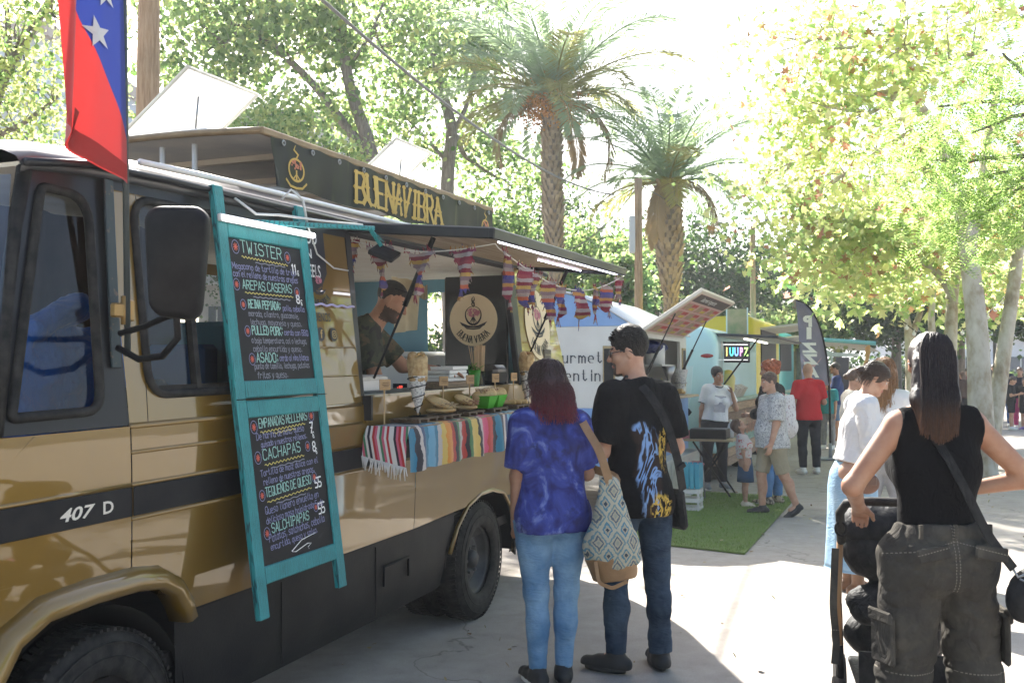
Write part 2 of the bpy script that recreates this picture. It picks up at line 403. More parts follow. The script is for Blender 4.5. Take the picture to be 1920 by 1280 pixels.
def surface_nets(D, lo, r):
    S = D < 0; c = S[:-1, :-1, :-1].astype(np.int8)
    offs = [(i, j, k) for i in (0, 1) for j in (0, 1) for k in (0, 1)]
    n = np.array(D.shape)-1; cnt = np.zeros(n, np.int8)
    for (i, j, k) in offs: cnt += S[i:i+n[0], j:j+n[1], k:k+n[2]]
    act = np.argwhere((cnt > 0) & (cnt < 8)); vid = np.full(n, -1, np.int64); vid[tuple(act.T)] = np.arange(len(act))
    cor = {o: D[act[:, 0]+o[0], act[:, 1]+o[1], act[:, 2]+o[2]] for o in offs}
    acc = np.zeros((len(act), 3)); w = np.zeros(len(act))
    for a in offs:
        for ax in range(3):
            if a[ax]: continue
            b = list(a); b[ax] = 1; da, db = cor[a], cor[tuple(b)]; m = (da < 0) != (db < 0)
            t = np.where(m, da/np.where(m, da-db, 1), 0); p = np.tile(np.array(a, float), (len(act), 1)); p[:, ax] += t
            acc += p*m[:, None]; w += m
    V = lo+(act+acc/w[:, None])*r; F = []
    for ax in range(3):
        b1, b2 = (ax+1) % 3, (ax+2) % 3
        s0 = [slice(None)]*3; s1 = [slice(None)]*3; s0[ax] = slice(0, -1); s1[ax] = slice(1, None)
        A, B = S[tuple(s0)], S[tuple(s1)]; e = np.argwhere(A != B)
        e = e[(e[:, b1] > 0) & (e[:, b2] > 0) & (e[:, b1] < n[b1]) & (e[:, b2] < n[b2])]
        if not len(e): continue
        q = []
        for (o1, o2) in ((1, 1), (0, 1), (0, 0), (1, 0)):
            t = e.copy(); t[:, b1] -= o1; t[:, b2] -= o2; q.append(vid[tuple(t.T)])
        q = np.stack(q, 1); ins = A[tuple(e.T)]; q[~ins] = q[~ins][:, ::-1]; F.append(q)
    F = np.concatenate(F); return V, F[(F >= 0).all(1)]
def solid_obj(name, sol, mats, parent, pick=None):
    V, F = sol.mesh(); mi = None
    if pick is not None: mi = pick(V[F].mean(1))
    return mesh_obj(name, V, F, mats, parent, True, mi)
# ---------------- shared materials ----------------
def glass(name, tint, rough=.02, ior=1.45):
    if name in MATS: return MATS[name]
    x = NT(name); tr = x.add('BsdfTransparent'); tr.inputs[0].default_value = (*tint, 1)
    gl = x.add('BsdfGlossy'); gl.inputs['Roughness'].default_value = rough
    fr = x.add('Fresnel'); fr.inputs[0].default_value = ior; mx = x.add('MixShader')
    x.link(fr.outputs[0], mx.inputs[0]); x.link(tr.outputs[0], mx.inputs[1]); x.link(gl.outputs[0], mx.inputs[2])
    x.link(mx.outputs[0], x.n['Material Output'].inputs[0]); MATS[name] = x.m; return x.m
@reg('gold_paint')
def gold(x):
    v = x.coord(); big = x.noise(v, 1.6, 1); fine = x.noise(v, 30, 4)
    c = x.ramp(x.noise(v, 1.3, 6, .6), [(.3, (.18, .10, .009)), (.7, (.225, .128, .014))])
    d = x.ramp(x.sep(v)[2], [(0, (1, 1, 1)), (1, (1, 1, 1))])
    dirt = x.ramp(x.math('MULTIPLY', x.noise(x.coord((1, 1, .4)), 7, 8, .7), 1), [(.55, (0, 0, 0)), (.8, (1, 1, 1))])
    c = x.mix(x.math('MULTIPLY', dirt, .3), c, (.16, .12, .06)); chip = x.ramp(x.noise(v, 38, 6, .75), [(.70, (0, 0, 0)), (.735, (1, 1, 1))]); c = x.mix(x.math('MULTIPLY', chip, .55), c, (.42, .34, .2)); scr = x.ramp(x.noise(x.coord((1, .12, 3)), 30, 5, .7), [(.66, (0, 0, 0)), (.72, (1, 1, 1))]); x.base(x.mix(x.math('MULTIPLY', scr, .18), c, (.4, .33, .2)))
    x.b.inputs['Metallic'].default_value = .45; x.b.inputs['Coat Weight'].default_value = 1; x.b.inputs['Coat Roughness'].default_value = .03; x.b.inputs['Coat IOR'].default_value = 1.65
    x.b.inputs['Roughness'].default_value = .45
    x.bump(x.noise(v, .9, 0), .12, .08)
@reg('ground_dirt')
def ground_m(x):
    v = x.coord(); a = x.noise(v, .35, 8, .62); b = x.noise(v, 5, 8, .7); f = x.noise(v, 160, 3, .6); g = x.noise(v, 26, 5, .7)
    c = x.ramp(a, [(.3, (.30, .265, .235)), (.5, (.36, .325, .29)), (.7, (.41, .37, .335))])
    c = x.mix(.55, c, x.ramp(b, [(.32, (.21, .19, .165)), (.45, (.33, .295, .265)), (.64, (.45, .41, .37))]))
    c = x.mix(.35, c, x.ramp(f, [(.3, (.16, .14, .12)), (.7, (.5, .46, .41))]))
    vo = x.add('TexVoronoi'); vo.feature = 'DISTANCE_TO_EDGE'; vo.inputs['Scale'].default_value = .33
    w = x.add('VectorMath'); w.operation = 'ADD'; x.link(v, w.inputs[0]); nz = x.add('TexNoise'); nz.inputs['Scale'].default_value = 1.7; nz.inputs['Detail'].default_value = 6
    x.link(v, nz.inputs[0]); x.link(nz.outputs[1], w.inputs[1]); x.link(w.outputs[0], vo.inputs['Vector'])
    crack = x.ramp(vo.outputs[0], [(0, (1, 1, 1)), (.004, (0, 0, 0))])
    c = x.mix(x.math('MULTIPLY', crack, .6), c, (.11, .095, .08)); st = x.ramp(x.noise(v, 1.1, 6, .65, 1.5), [(.55, (0, 0, 0)), (.72, (1, 1, 1))])
    c = x.mix(x.math('MULTIPLY', st, .35), c, (.19, .165, .145)); x.base(c)
    x.b.inputs['Roughness'].default_value = .93; x.b.inputs['Specular IOR Level'].default_value = .2
    x.bump(x.math('ADD', x.math('MULTIPLY', f, .5), g), .35, .008)
@reg('teal_wood')
def tealwood(x):
    v = x.coord((1, 1, 1)); v2 = x.coord((9, 1.2, 9)); w = x.add('TexWave'); w.inputs['Scale'].default_value = 6; w.inputs['Distortion'].default_value = 9; w.inputs['Detail'].default_value = 3
    x.link(v2, w.inputs[0]); g = w.outputs[1]
    c = x.mix(x.ramp(g, [(.05, (1, 1, 1)), (.3, (0, 0, 0))]), (.018, .24, .25), (.004, .05, .06)); n = x.noise(v, 8, 5)
    x.base(x.mix(x.ramp(n, [(.4, (0, 0, 0)), (.75, (.5,)*3)]), c, (.035, .33, .33))); x.b.inputs['Roughness'].default_value = .5; x.bump(g, .25, .003)
@reg('chalkboard')
def chalk(x):
    v = x.coord(); n = x.noise(x.coord((1, 2.4, 1), (0, 0, .5)), 5, 7, .65, .8)
    x.base(x.ramp(n, [(.35, (.006, .006, .007)), (.6, (.013, .012, .013)), (.8, (.035, .034, .036))])); x.b.inputs['Roughness'].default_value = .5; x.b.inputs['Specular IOR Level'].default_value = .25
@reg('serape_cloth')
def serape(x):
    # woven stripes run across the shelf (repeat along Y)
    v = x.coord(); s = x.sep(v); wob = x.math('MULTIPLY', x.math('SUBTRACT', x.noise(x.coord((1, 2, 5)), 3.5, 2), .5), .06)
    t = x.math('FRACT', x.math('MULTIPLY', x.math('ADD', s[1], wob), .66))
    C = dict(t=(.015, .17, .27), l=(.14, .36, .5), w=(.55, .48, .43), o=(.75, .28, .03), r=(.5, .04, .02), k=(.02, .015, .02), p=(.62, .07, .16), g=(.06, .2, .06), y=(.72, .5, .12), b=(.02, .05, .13))
    seq = 'ttkwbtlltwyoorkgwrkgyykwpprrkttkwbltlw' ; n = len(seq)
    x.base(ramp_seq(x, t, [C[q] for q in seq]))
    x.b.inputs['Roughness'].default_value = .9; x.b.inputs['Sheen Weight'].default_value = .3; x.bump(x.noise(x.coord((1, 1, 3)), 160, 2), .4, .004)
def ramp_seq(x, t, cols):
    """constant stripes, more than 32 stops, from chained ramps"""
    n = len(cols); half = [cols[i:i+30] for i in range(0, n, 30)]; out = None
    for h, cc in enumerate(half):
        lo = h*30/n; st = [(lo+i/n, c) for i, c in enumerate(cc)]
        r = x.ramp(t, st, 'CONSTANT')
        out = r if out is None else x.mix(x.math('GREATER_THAN', t, lo), out, r)
    return out
@reg('serape_end')
def serape_e(x):
    v = x.coord(); s = x.sep(v); t = x.math('FRACT', x.math('MULTIPLY', x.math('ADD', s[0], x.math('MULTIPLY', s[2], .25)), 4.2)); W_, P_, R_, K_, G_ = (.7, .64, .58), (.6, .12, .18), (.45, .03, .03), (.03, .02, .03), (.06, .2, .1)
    x.base(ramp_seq(x, t, [W_, W_, K_, P_, R_, W_, P_, G_, W_, K_, W_, R_, P_, W_, G_, P_, W_, R_])); x.b.inputs['Roughness'].default_value = .9; x.bump(x.noise(v, 160, 2), .4, .004)
@reg('crochet')
def crochet(x):
    v = x.coord(); s = x.sep(v); nz = x.math('MULTIPLY', x.math('SUBTRACT', x.noise(v, 30, 2), .5), .012)
    t = x.math('FRACT', x.math('MULTIPLY', x.math('ADD', s[2], nz), 3.9))
    cols = [(.22, .03, .05), (.36, .3, .27), (.2, .04, .08), (.4, .2, .06), (.09, .07, .17), (.07, .06, .2), (.4, .1, .05), (.3, .23, .2), (.2, .13, .14), (.42, .26, .07), (.18, .03, .04), (.34, .27, .25), (.26, .05, .06)]
    x.base(ramp_seq(x, t, cols)); x.b.inputs['Roughness'].default_value = .95; x.bump(x.noise(v, 140, 2), 1, .006)
@reg('plank_wood')
def plank(x):
    g = x.noise(x.coord((14, 1.2, 14)), 4, 6, .65); x.base(x.ramp(g, [(.3, (.16, .10, .055)), (.55, (.3, .2, .12)), (.75, (.42, .31, .2))])); x.b.inputs['Roughness'].default_value = .6; x.bump(g, .3, .004)
@reg('pole_wood')
def polewood(x):
    g = x.noise(x.coord((9, 9, .7)), 4, 7, .7); b = x.noise(x.coord(), 2.5, 5)
    c = x.ramp(g, [(.28, (.19, .12, .065)), (.5, (.33, .22, .13)), (.72, (.46, .34, .21))]); x.base(x.mix(x.ramp(b, [(.5, (0, 0, 0)), (.7, (.5,)*3)]), c, (.2, .14, .08))); x.b.inputs['Roughness'].default_value = .85; x.bump(g, .6, .012)
@reg('bark_plane')
def barkplane(x):
    v = x.coord((1, 1, .55)); a = x.noise(v, 5, 4, .6); vo = x.add('TexVoronoi'); vo.inputs['Scale'].default_value = 11; x.link(v, vo.inputs['Vector'])
    c = x.ramp(a, [(.33, (.2, .16, .11)), (.43, (.36, .31, .23)), (.55, (.5, .47, .4)), (.72, (.6, .58, .52))])
    x.base(x.mix(.25, c, x.ramp(vo.outputs['Distance'], [(.1, (.5, .47, .4)), (.5, (.3, .25, .18))]))); x.b.inputs['Roughness'].default_value = .85; x.bump(a, .5, .012)
@reg('bark_grey')
def barkgrey(x):
    g = x.noise(x.coord((4, 4, .8)), 6, 7, .7); x.base(x.ramp(g, [(.3, (.09, .075, .06)), (.6, (.22, .19, .16)), (.8, (.3, .27, .23))])); x.b.inputs['Roughness'].default_value = .9; x.bump(g, .8, .02)
black_pl = lambda: M('black_plastic', (.004, .004, .005), .5, spec=.16, var=(.012, .012, .013), vs=14, bump=.1, bs=300)
black_sk = lambda: M('black_skirt', (.005, .0055, .0065), .55, spec=.25, var=(.016, .015, .014), vs=5, bump=.15, bs=90)
black_up = lambda: M('black_paint', (.010, .011, .014), .4, coat=.12, spec=.3, var=(.018, .018, .02), vs=6)
rubber = lambda: M('rubber', (.010, .010, .010), .72, spec=.25, var=(.035, .033, .03), vs=20, bump=.2, bs=120)
steel = lambda: M('galvanised_steel', (.4, .4, .4), .38, 1, var=(.28, .28, .28), vs=12)
white_p = lambda: M('white_paint', (.72, .71, .68), .4, var=(.62, .6, .56), vs=3)
cream = lambda: M('cream_board', (.62, .52, .36), .7, var=(.55, .45, .3), vs=8)
gold_pr = lambda: M('gold_print', (.55, .36, .07), .5)
teal_cloth = lambda: M('teal_wall', (.10, .25, .32), .6, var=(.08, .2, .27), vs=2)
# ---------------- ground ----------------
g = MB(); g.raw([(-250, -60, 0), (250, -60, 0), (250, 400, 0), (-250, 400, 0)], [[0, 1, 2, 3]])
tag(g.build('ground', ground_m()), kind='structure')
# ---------------- van frame: x outwards to the customers, y to the rear, z up ----------------
VM = Matrix(((.93133, .36413, -.00581, -.19), (-.36418, .93121, -.01486, 6.49), (0, .01596, .99987, 0), (0, 0, 0, 1)))
VAN = empty('food_van', 'long gold and black food van with raised roof and open serving hatch', 'van', mw=VM)
TL = .11
XU = lambda y, z: -.01-TL*(z-1.452)
XL = lambda y, z: -.012*max(0, (1.1-z)/.37)**2-.006*max(0, (z-1.24)/.21)**2
ARCH_F = [(-3.76, .55), (-3.735, .70), (-3.66, .81), (-3.55, .862), (-3.36, .874), (-3.15, .872), (-3.04, .856), (-2.965, .815), (-2.92, .75), (-2.90, .70)]
ARCH_R = [(-.50, .35), (-.47, .5), (-.36, .64), (-.2, .75), (0, .8), (.2, .8), (.4, .76), (.53, .65), (.6, .5), (.62, .35)]
# lower side panels
seam = -3.155
iz = 5
panel([(-3.76, .9)]+[(y, z) for y, z in ARCH_F[1:6]]+[(seam, .872), (seam, 1.452), (-3.70, 1.452), (-3.74, 1.25)], [], XL, gold(), 'cab_door', VAN)
panel([(seam+.006, .872)]+ARCH_F[6:]+[(-2.895, .73), (-.948, .73), (-.948, 1.452), (seam+.006, 1.452)], [], XL, gold(), 'side_panel', VAN)
panel([(-.942, .73)]+[(y, z) for y, z in ARCH_R if z > .73]+[(.45, .73), (1.78, .73), (1.80, 1.452), (-.942, 1.452)], [], XL, gold(), 'side_panel', VAN)
panel([(-2.88, .30)]+[(-2.9, .724), (-.37, .724)]+[(-.36, .64), (-.47, .5), (-.5, .32), (-.55, .30)], [], lambda y, z: -.03-.04*max(0, (.5-z)/.2)**2, black_sk(), 'lower_skirt', VAN)
panel([(.64, .30), (.6, .5), (.53, .65), (.46, .724), (1.76, .724), (1.72, .30)], [], lambda y, z: -.03-.04*max(0, (.5-z)/.2)**2, black_sk(), 'lower_skirt', VAN)
b = MB(); b.bar((-.028, -2.85, .727), (-.028, -.36, .727), .03, .012); b.build('sill_trim', black_pl(), VAN)
b = MB()
for y in (-2.2, -1.35): b.bar((-.027, y, .34), (-.027, y, .70), .006, .006, (0, 1, 0))
b.build('skirt_seam', black_sk(), VAN)['kind'] = 'stuff'
b = MB(); b.tube([(-.02, -1.28, .48), (-.018, -1.28, .58), (-.018, -1.0, .58), (-.02, -1.0, .48)], .008, 6); b.build('skirt_flap', black_sk(), VAN)
# stripe with lettering
for y0, y1 in ((-3.74, seam-.002), (seam+.008, -.95), (-.94, 1.79)):
    b = MB(); b.box((.003, (y0+y1)/2, 1.187), (.008, y1-y0, .103), bevel=.003); st = b.build('stripe', M('stripe_black', (.007, .007, .009), .55, spec=.25, var=(.018, .017, .017), vs=9), VAN)
b = MB(); font_text(b, '407', (.007, -3.42, 1.165), (0, 1, 0), (0, 0, 1), .042, 1.55, .02, .003, shear=.25); b.build('model_lettering', M('silver_letters', (.65, .62, .55), .35, .2), VAN); b = MB(); font_text(b, 'D', (.007, -3.275, 1.165), (0, 1, 0), (0, 0, 1), .042, 1.2, .02, .003)
b.build('model_lettering', M('silver_letters', (.65, .62, .55), .35, .2), VAN)
# crease lines and swages of the pressed sheet
for (y0, y1, z) in ((-3.74, -3.16, 1.246), (-3.15, -1.53, 1.246), (-3.15, -1.53, 1.36), (-3.15, -.95, 1.125), (-.94, -.4, 1.125)):
    b = MB(); b.tube([(XL(0, z)-.004, y0, z), (XL(0, z)-.004, y1, z)], .009, 8); b.build('body_crease', gold(), VAN)
b = MB(); b.tube([(-.012, -3.15, 1.452), (-.012, -1.53, 1.452)], .012, 8); b.build('shoulder_crease', gold(), VAN)
# front wheel arch flare
def flare(pts, inner, w, name, mat):
    P = np.array(pts); rings = []
    for k in range(len(P)):
        t = P[min(k+1, len(P)-1)]-P[max(k-1, 0)]; t = t/np.linalg.norm(t); nn = np.array((-t[1], t[0])); nn = nn if nn[1] > 0 or abs(nn[1]) < .3 and nn[0]*(P[k][0]-inner) > 0 else -nn
        ring = [(XL(0, 1)-.05, *(P[k]-nn*.002))]+[(x, *(P[k]+nn*h)) for x, h in ((.035, 0.0), (.05, .012), (.05, .045*w), (.03, .07*w), (-.004, .085*w))]+[(-.05, *(P[k]+nn*.06*w))]
        rings.append(ring)
    b = MB(); b.loft(rings, True, True); return b.build(name, mat, VAN)
flare(ARCH_F, -3.36, 1.0, 'wheel_arch', gold())
b = MB(); b.tube([(-.012, y, z) for y, z in ARCH_R[1:-1]], .014, 8); b.build('wheel_arch', gold(), VAN)
# dark wheel wells
for c, w in ((-3.33, .5), (.05, .56)):
    b = MB(); arc = [(c+w*math.cos(a), .36+w*.98*math.sin(a)) for a in np.linspace(-.05, math.pi+.05, 20)]; b.loft([[(x, y, z) for y, z in arc] for x in (-.03, -.5)], False, True, False); b.raw([(-.5, y, z) for y, z in arc], [list(range(20))]); b.build('wheel_well', M('well_black', (.008, .008, .008), .9), VAN)
# upper side
CABW = rpoly([(-3.655, 1.51), (-3.285, 1.515), (-3.262, 2.255), (-3.465, 2.262)], [.02, .07, .1, .03])
b0 = [(-3.70, 1.456), (seam, 1.456), (seam+.0, 1.60), (-3.172, 2.33), (-3.50, 2.33)]
panel(b0, [CABW], XU, black_up(), 'cab_upper', VAN, .03)
panel([(seam+.003, 1.456), (-3.06, 1.456), (-3.02, 2.35), (-3.169, 2.35), (seam+.003, 1.6)], [], XU, gold(), 'door_pillar', VAN, 0, .3)
SW = rrect(-3.045, -2.15, 1.56, 2.285, .09)
panel([(-3.056, 1.456), (-1.52, 1.456), (-1.53, 2.37), (-3.016, 2.37)], [SW], XU, gold(), 'upper_panel', VAN, .03)
panel([(.86, 1.456), (1.80, 1.456), (1.79, 1.62), (1.53, 2.37), (.85, 2.37)], [], XU, gold(), 'upper_panel', VAN, .03)
panel([(-1.516, 1.456), (.855, 1.456), (.855, 1.495), (-1.516, 1.495)], [], XU, gold(), 'hatch_sill', VAN, .04)
panel([(-1.525, 2.315), (.848, 2.315), (.848, 2.37), (-1.525, 2.37)], [], XU, black_up(), 'hatch_head', VAN, .04)
for z in (1.79, 2.06):      # pressed grooves of the rear quarter
    b = MB(); b.tube([(XU(0, z)+.001, .88, z), (XU(0, z)+.001, 1.66-(z-1.79)*.3, z)], .004, 6); b.build('body_crease', gold(), VAN)
for z in (1.60, 1.74):
    b = MB(); b.tube([(XU(0, z)+.001, -2.13, z), (XU(0, z)+.001, -1.54, z)], .005, 6); b.build('body_crease', gold(), VAN)
for poly, nm in ((CABW, 'cab_window'), (SW, 'side_window')):
    b = MB(); b.tube([(XU(y, z)+.004, y, z) for y, z in poly], .017, 8, closed=True); fr = b.build('window_gasket', rubber(), VAN)
    panel(poly, [], lambda y, z: XU(y, z)-.012, glass('van_glass', (.6, .63, .62)), 'window_pane', VAN, cuts=.3)
b = MB(); b.bar((XU(0, 1.57)-.004, -2.77, 1.57), (XU(0, 2.28)-.004, -2.77, 2.28), .028, .03, (1, 0, 0)); b.bar((XU(0, 1.57)-.004, -2.55, 1.57), (XU(0, 2.28)-.004, -2.55, 2.28), .012, .02, (1, 0, 0)); b.bar((XU(0, 1.58)-.002, -3.0, 1.582), (XU(0, 1.58)-.002, -2.2, 1.582), .02, .02); b.build('window_mullion', rubber(), VAN)
# windscreen and nose (front of the cab)
WID = 1.98
def cross(y, z0, z1, bow): return [(x, y-bow*(1-((x+WID/2)/(WID/2))**2), z) for z in (z0, z1) for x in np.linspace(-.05, -WID+.05, 9)]
b = MB(); rows = []
for z, y, ins in ((1.44, -3.72, .03), (1.7, -3.655, .05), (2.0, -3.58, .09), (2.29, -3.51, .13)):
    rows.append([(x, y-.16*(1-((x+WID/2)/(WID/2))**2), z) for x in np.linspace(-ins, -WID+ins, 13)])
b.loft(rows, False, True, False); b.build('windscreen', glass('van_glass', ()), VAN)
b = MB(); b.tube([(-.02, -3.71, 1.46), (-.06, -3.645, 1.72), (-.10, -3.575, 2.0), (-.125, -3.50, 2.32)], .026, 8); b.build('windscreen_pillar', rubber(), VAN)
b = MB(); b.tube([(-WID+.02, -3.71, 1.46), (-WID+.06, -3.645, 1.72), (-WID+.10, -3.575, 2.0), (-WID+.125, -3.50, 2.32)], .026, 8); b.build('windscreen_pillar', rubber(), VAN)
b = MB(); rows = []
for z, y in ((1.45, -3.73), (1.35, -3.86), (1.2, -3.93), (.95, -3.96), (.7, -3.97), (.5, -3.94)):
    rows.append([(x, y-.14*(1-((x+WID/2)/(WID/2))**2)+(.16 if i in (0, 12) else 0), z) for i, x in enumerate(np.linspace(-.003, -WID+.003, 13))])
b.loft(rows, False, True, False); b.build('nose_panel', gold(), VAN)
panel([(-3.80, .5), (-3.72, .70), (-3.70, 1.452), (-3.74, 1.45), (-3.80, 1.3), (-3.84, .9), (-3.83, .5)], [], lambda y, z: XL(y, z)-.004, gold(), 'front_wing', VAN)
b = MB(); b.box((-WID/2, -4.09, 1.0), (1.2, .04, .28), bevel=.02); 
for k in range(6): b.box((-WID/2, -4.115, .9+k*.04), (1.1, .02, .012))
b.build('grille', black_pl(), VAN)
for x in (-.3, -WID+.3):
    b = MB(); b.lathe([(0, .05), (.06, .045), (.1, .02), (.105, 0), (.11, -.06)], (x, -4.0, 1.0), rotm(90, 0, 0), 20); b.build('headlight', M('headlamp', (.7, .72, .75), .1, coat=1), VAN)
b = MB(); b.box((-WID/2, -4.12, .55), (1.95, .1, .18), bevel=.04); b.build('bumper', black_pl(), VAN)
# roof: shell over the whole body
b = MB(); rings = []
for y, zt, dz in ((-3.56, 2.335, .0), (-3.5, 2.36, .03), (-3.3, 2.375, .06), (-2.9, 2.385, .075), (-1, 2.39, .08), (1.4, 2.39, .08), (1.55, 2.37, .06)):
    e = XU(0, 2.35)+.012
    rings.append([(e-.02, y, zt-.05), (e+.015, y, zt-.045), (e+.02, y, zt-.02), (e, y, zt+.01), (e-.06, y, zt+.035+dz*.3), (e-.3, y, zt+.05+dz*.8), (-WID/2, y, zt+.06+dz), (-WID-e+.3, y, zt+.05+dz*.8), (-WID-e+.06, y, zt+.035+dz*.3), (-WID-e, y, zt+.01), (-WID-e-.02, y, zt-.02), (-WID-e+.02, y, zt-.05)])
b.loft(rings, False, True, False)
b.build('roof', M('roof_dark', (.03, .032, .036), .3, coat=.5, var=(.05, .05, .05), vs=5), VAN)
b = MB(); e = XU(0, 2.35)
b.tube([(e+.04, -3.55, 2.325), (e+.05, -3.3, 2.362), (e+.05, -2.9, 2.372), (e+.05, 1.5, 2.376)], .02, 8, sq=.7); b.build('rain_gutter', black_up(), VAN)
b = MB(); b.tube([(-.10, -3.0, 2.425), (-.105, -2.4, 2.44), (-.11, -1.0, 2.45), (-.11, 1.4, 2.45)], .013, 8); b.build('roof_rail', M('rail_white', (.75, .75, .73), .35, coat=.3), VAN)
panel([(-3.16, 2.30), (-1.53, 2.30), (-1.53, 2.374), (-3.16, 2.374)], [], lambda y, z: XU(y, z)+.006, black_up(), 'gutter_band', VAN)
# the far side, rear end, floor, interior lining
T2 = lambda y, z: -WID-XU(y, z)
for (o, h, nm) in (([(-3.70, .5), (1.75, .5), (1.75, 2.35), (-3.5, 2.35), (-3.70, 1.45)], [CABW, rrect(-3.045, -2.15, 1.56, 2.285, .09), rrect(-1.35, 1.2, 1.52, 2.26, .05)], 'far_side'),):  # third opening enlarged and left unglazed to let light inside
    panel(o, h, lambda y, z: -WID-(XU(y, z) if z > 1.45 else XL(y, z)), gold(), nm, VAN, cuts=.6)
    for hh in h[:2]: panel(hh, [], lambda y, z: -WID-XU(y, z)+.01, glass('van_glass', ()), 'window_pane', VAN, cuts=.5)
b = MB(); b.box((-WID/2, -.95, .55), (WID-.12, 5.3, .06)); b.build('floor_pan', black_sk(), VAN)
b = MB(); b.box((-WID/2, -3.0, .52), (.5, .4, .2)); b.cyl((-.1, 0, .377), (-WID+.1, 0, .377), .05); b.cyl((-.1, -3.26, .377), (-WID+.1, -3.26, .377), .04); b.box((-.4, -1.0, .45), (.08, 4.4, .12)); b.box((-WID+.4, -1.0, .45), (.08, 4.4, .12)); b.build('chassis', black_sk(), VAN)
# rear wall with an opening to the light
def ywall(o, holes, y, mats, name, par):      # panel in the x,z plane
    q = panel(o, holes, lambda a, c: y, mats, name, par, cuts=.5, smooth=False); q.data.transform(Matrix(((0, 1, 0, 0), (1, 0, 0, 0), (0, 0, 1, 0), (0, 0, 0, 1)))); q.data.flip_normals(); return q
ywall([(-WID+.05, .58), (-.06, .58), (-.12, 2.36), (-WID+.12, 2.36)], [rrect(-1.12, -.66, 1.72, 2.22, .03)], 1.5, teal_cloth(), 'rear_wall', VAN)
b = MB(); b.raw([(-.03, 1.80, .5), (-WID+.03, 1.80, .5), (-WID+.03, 1.8, 1.5), (-.03, 1.8, 1.5)], [[0, 1, 2, 3]]); b.build('rear_door', gold(), VAN)
b = MB(); b.box((-WID+.12, -.9, 1.45), (.02, 4.7, .3)); b.build('lining', teal_cloth(), VAN)
ywall([(-WID+.05, .58), (-.06, .58), (-.06, 1.5), (-WID+.05, 1.5)], [], -1.9, M('partition', (.03, .03, .035), .7), 'cab_partition', VAN)
b = MB(); b.box((-WID/2, -1.0, 2.335), (WID-.3, 5.0, .015)); b.build('ceiling_lining', M('lining_cream', (.68, .65, .58), .8, var=(.6, .55, .46), vs=6), VAN)
# inner face of the serving side below the sill and a work top
b = MB(); b.box((-.26, -.33, 1.475), (.44, 2.34, .03), bevel=.006); b.build('work_top', M('worktop_black', (.02, .02, .022), .3, var=(.04, .04, .04), vs=9), VAN)
b = MB(); b.box((-.08, -.33, 1.2), (.02, 2.34, .52)); b.build('inner_panel', teal_cloth(), VAN)
# black logo panel facing the front
b = MB(); b.box((-.345, .72, 1.88), (.50, .03, .79), bevel=.01); b.build('logo_panel', M('gloss_black', (.008, .008, .009), .12, coat=.6), VAN)
b = MB(); b.bar((-.02, .76, 1.48), (-.10, .70, 2.3), .09, .05, (1, 0, 0), .01); b.bar((-.03, .83, 1.48), (-.115, .83, 2.32), .05, .03, (1, 0, 0)); b.build('hatch_jamb', black_up(), VAN)
b = MB(); b.bar((-.035, -1.50, 1.48), (-.115, -1.50, 2.32), .05, .03, (1, 0, 0)); b.build('hatch_jamb', black_up(), VAN)
def logo(parent, c, xd, yd, r, text=True, disc_on=True, s=1):
    """round emblem: flame drop with a pink tree, a bowl and the name below"""
    if disc_on:
        b = MB(); disc(b, c, xd, yd, r, 40, .003); e = b.build('emblem_disc', M('emblem_cream', (.68, .56, .36), .55), parent)
    A = lambda pts, w, off=.005: ribbon(b, (np.array(pts)*.88+(0, .12))*r, np.array(w)*r if not np.isscalar(w) else w*r, c, xd, yd, off)
    b = MB(); t = np.linspace(0, 2*np.pi, 33)
    A([(.37*math.sin(q)*(1-.10*math.cos(q)), .06-.40*math.cos(q)) for q in t], [.05+.03*math.cos(q) for q in t])
    A([(0, .42), (.05, .5), (.04, .6), (-.05, .68), (-.06, .78), (.0, .9)], [.02, .06, .07, .06, .05, .0]); A([(0, .44), (-.07, .55), (-.02, .66), (.06, .74), (.05, .83), (0, .92)], [.02, .05, .05, .05, .03, .0])
    A([(-.66, -.2), (-.5, -.33), (-.25, -.42), (0, -.44), (.25, -.42), (.5, -.33), (.66, -.2)], [.0, .10, .09, .06, .09, .10, .0]); A([(-.55, -.32), (-.3, -.5), (0, -.53), (.3, -.5), (.55, -.32)], [0, .05, .05, .05, 0])
    for q in ((-.17, -.26), (-.08, -.3), (.02, -.31), (.1, -.29), (.18, -.25)): A([(0, .0), (q[0]*.4, -.1), q], [.07, .04, .015])
    A([(0, .1), (0, -.05)], [.05, .08])
    if text:
        h = .25*r; R_ = r*.87
        stroke_arc(b, 'BUENA VIBRA', c, xd, yd, R_, h, .62, .034*r)
    b.build('emblem_print', M('emblem_black', (.014, .014, .02), .5), parent)
    b = MB(); R = random.Random(4)
    for k in range(70):
        a = R.uniform(0, 2*math.pi); q = math.sqrt(R.random()); px, py = .30*q*math.cos(a), .16+.17*q*math.sin(a)+.03
        disc(b, np.array(c)+np.array(xd)*px*.88*r+np.array(yd)*(py*.88+.12)*r, xd, yd, r*R.uniform(.02, .045), 6, .006)
    b.build('emblem_blossom', M('blossom_pink', (.55, .2, .26), .6), parent)
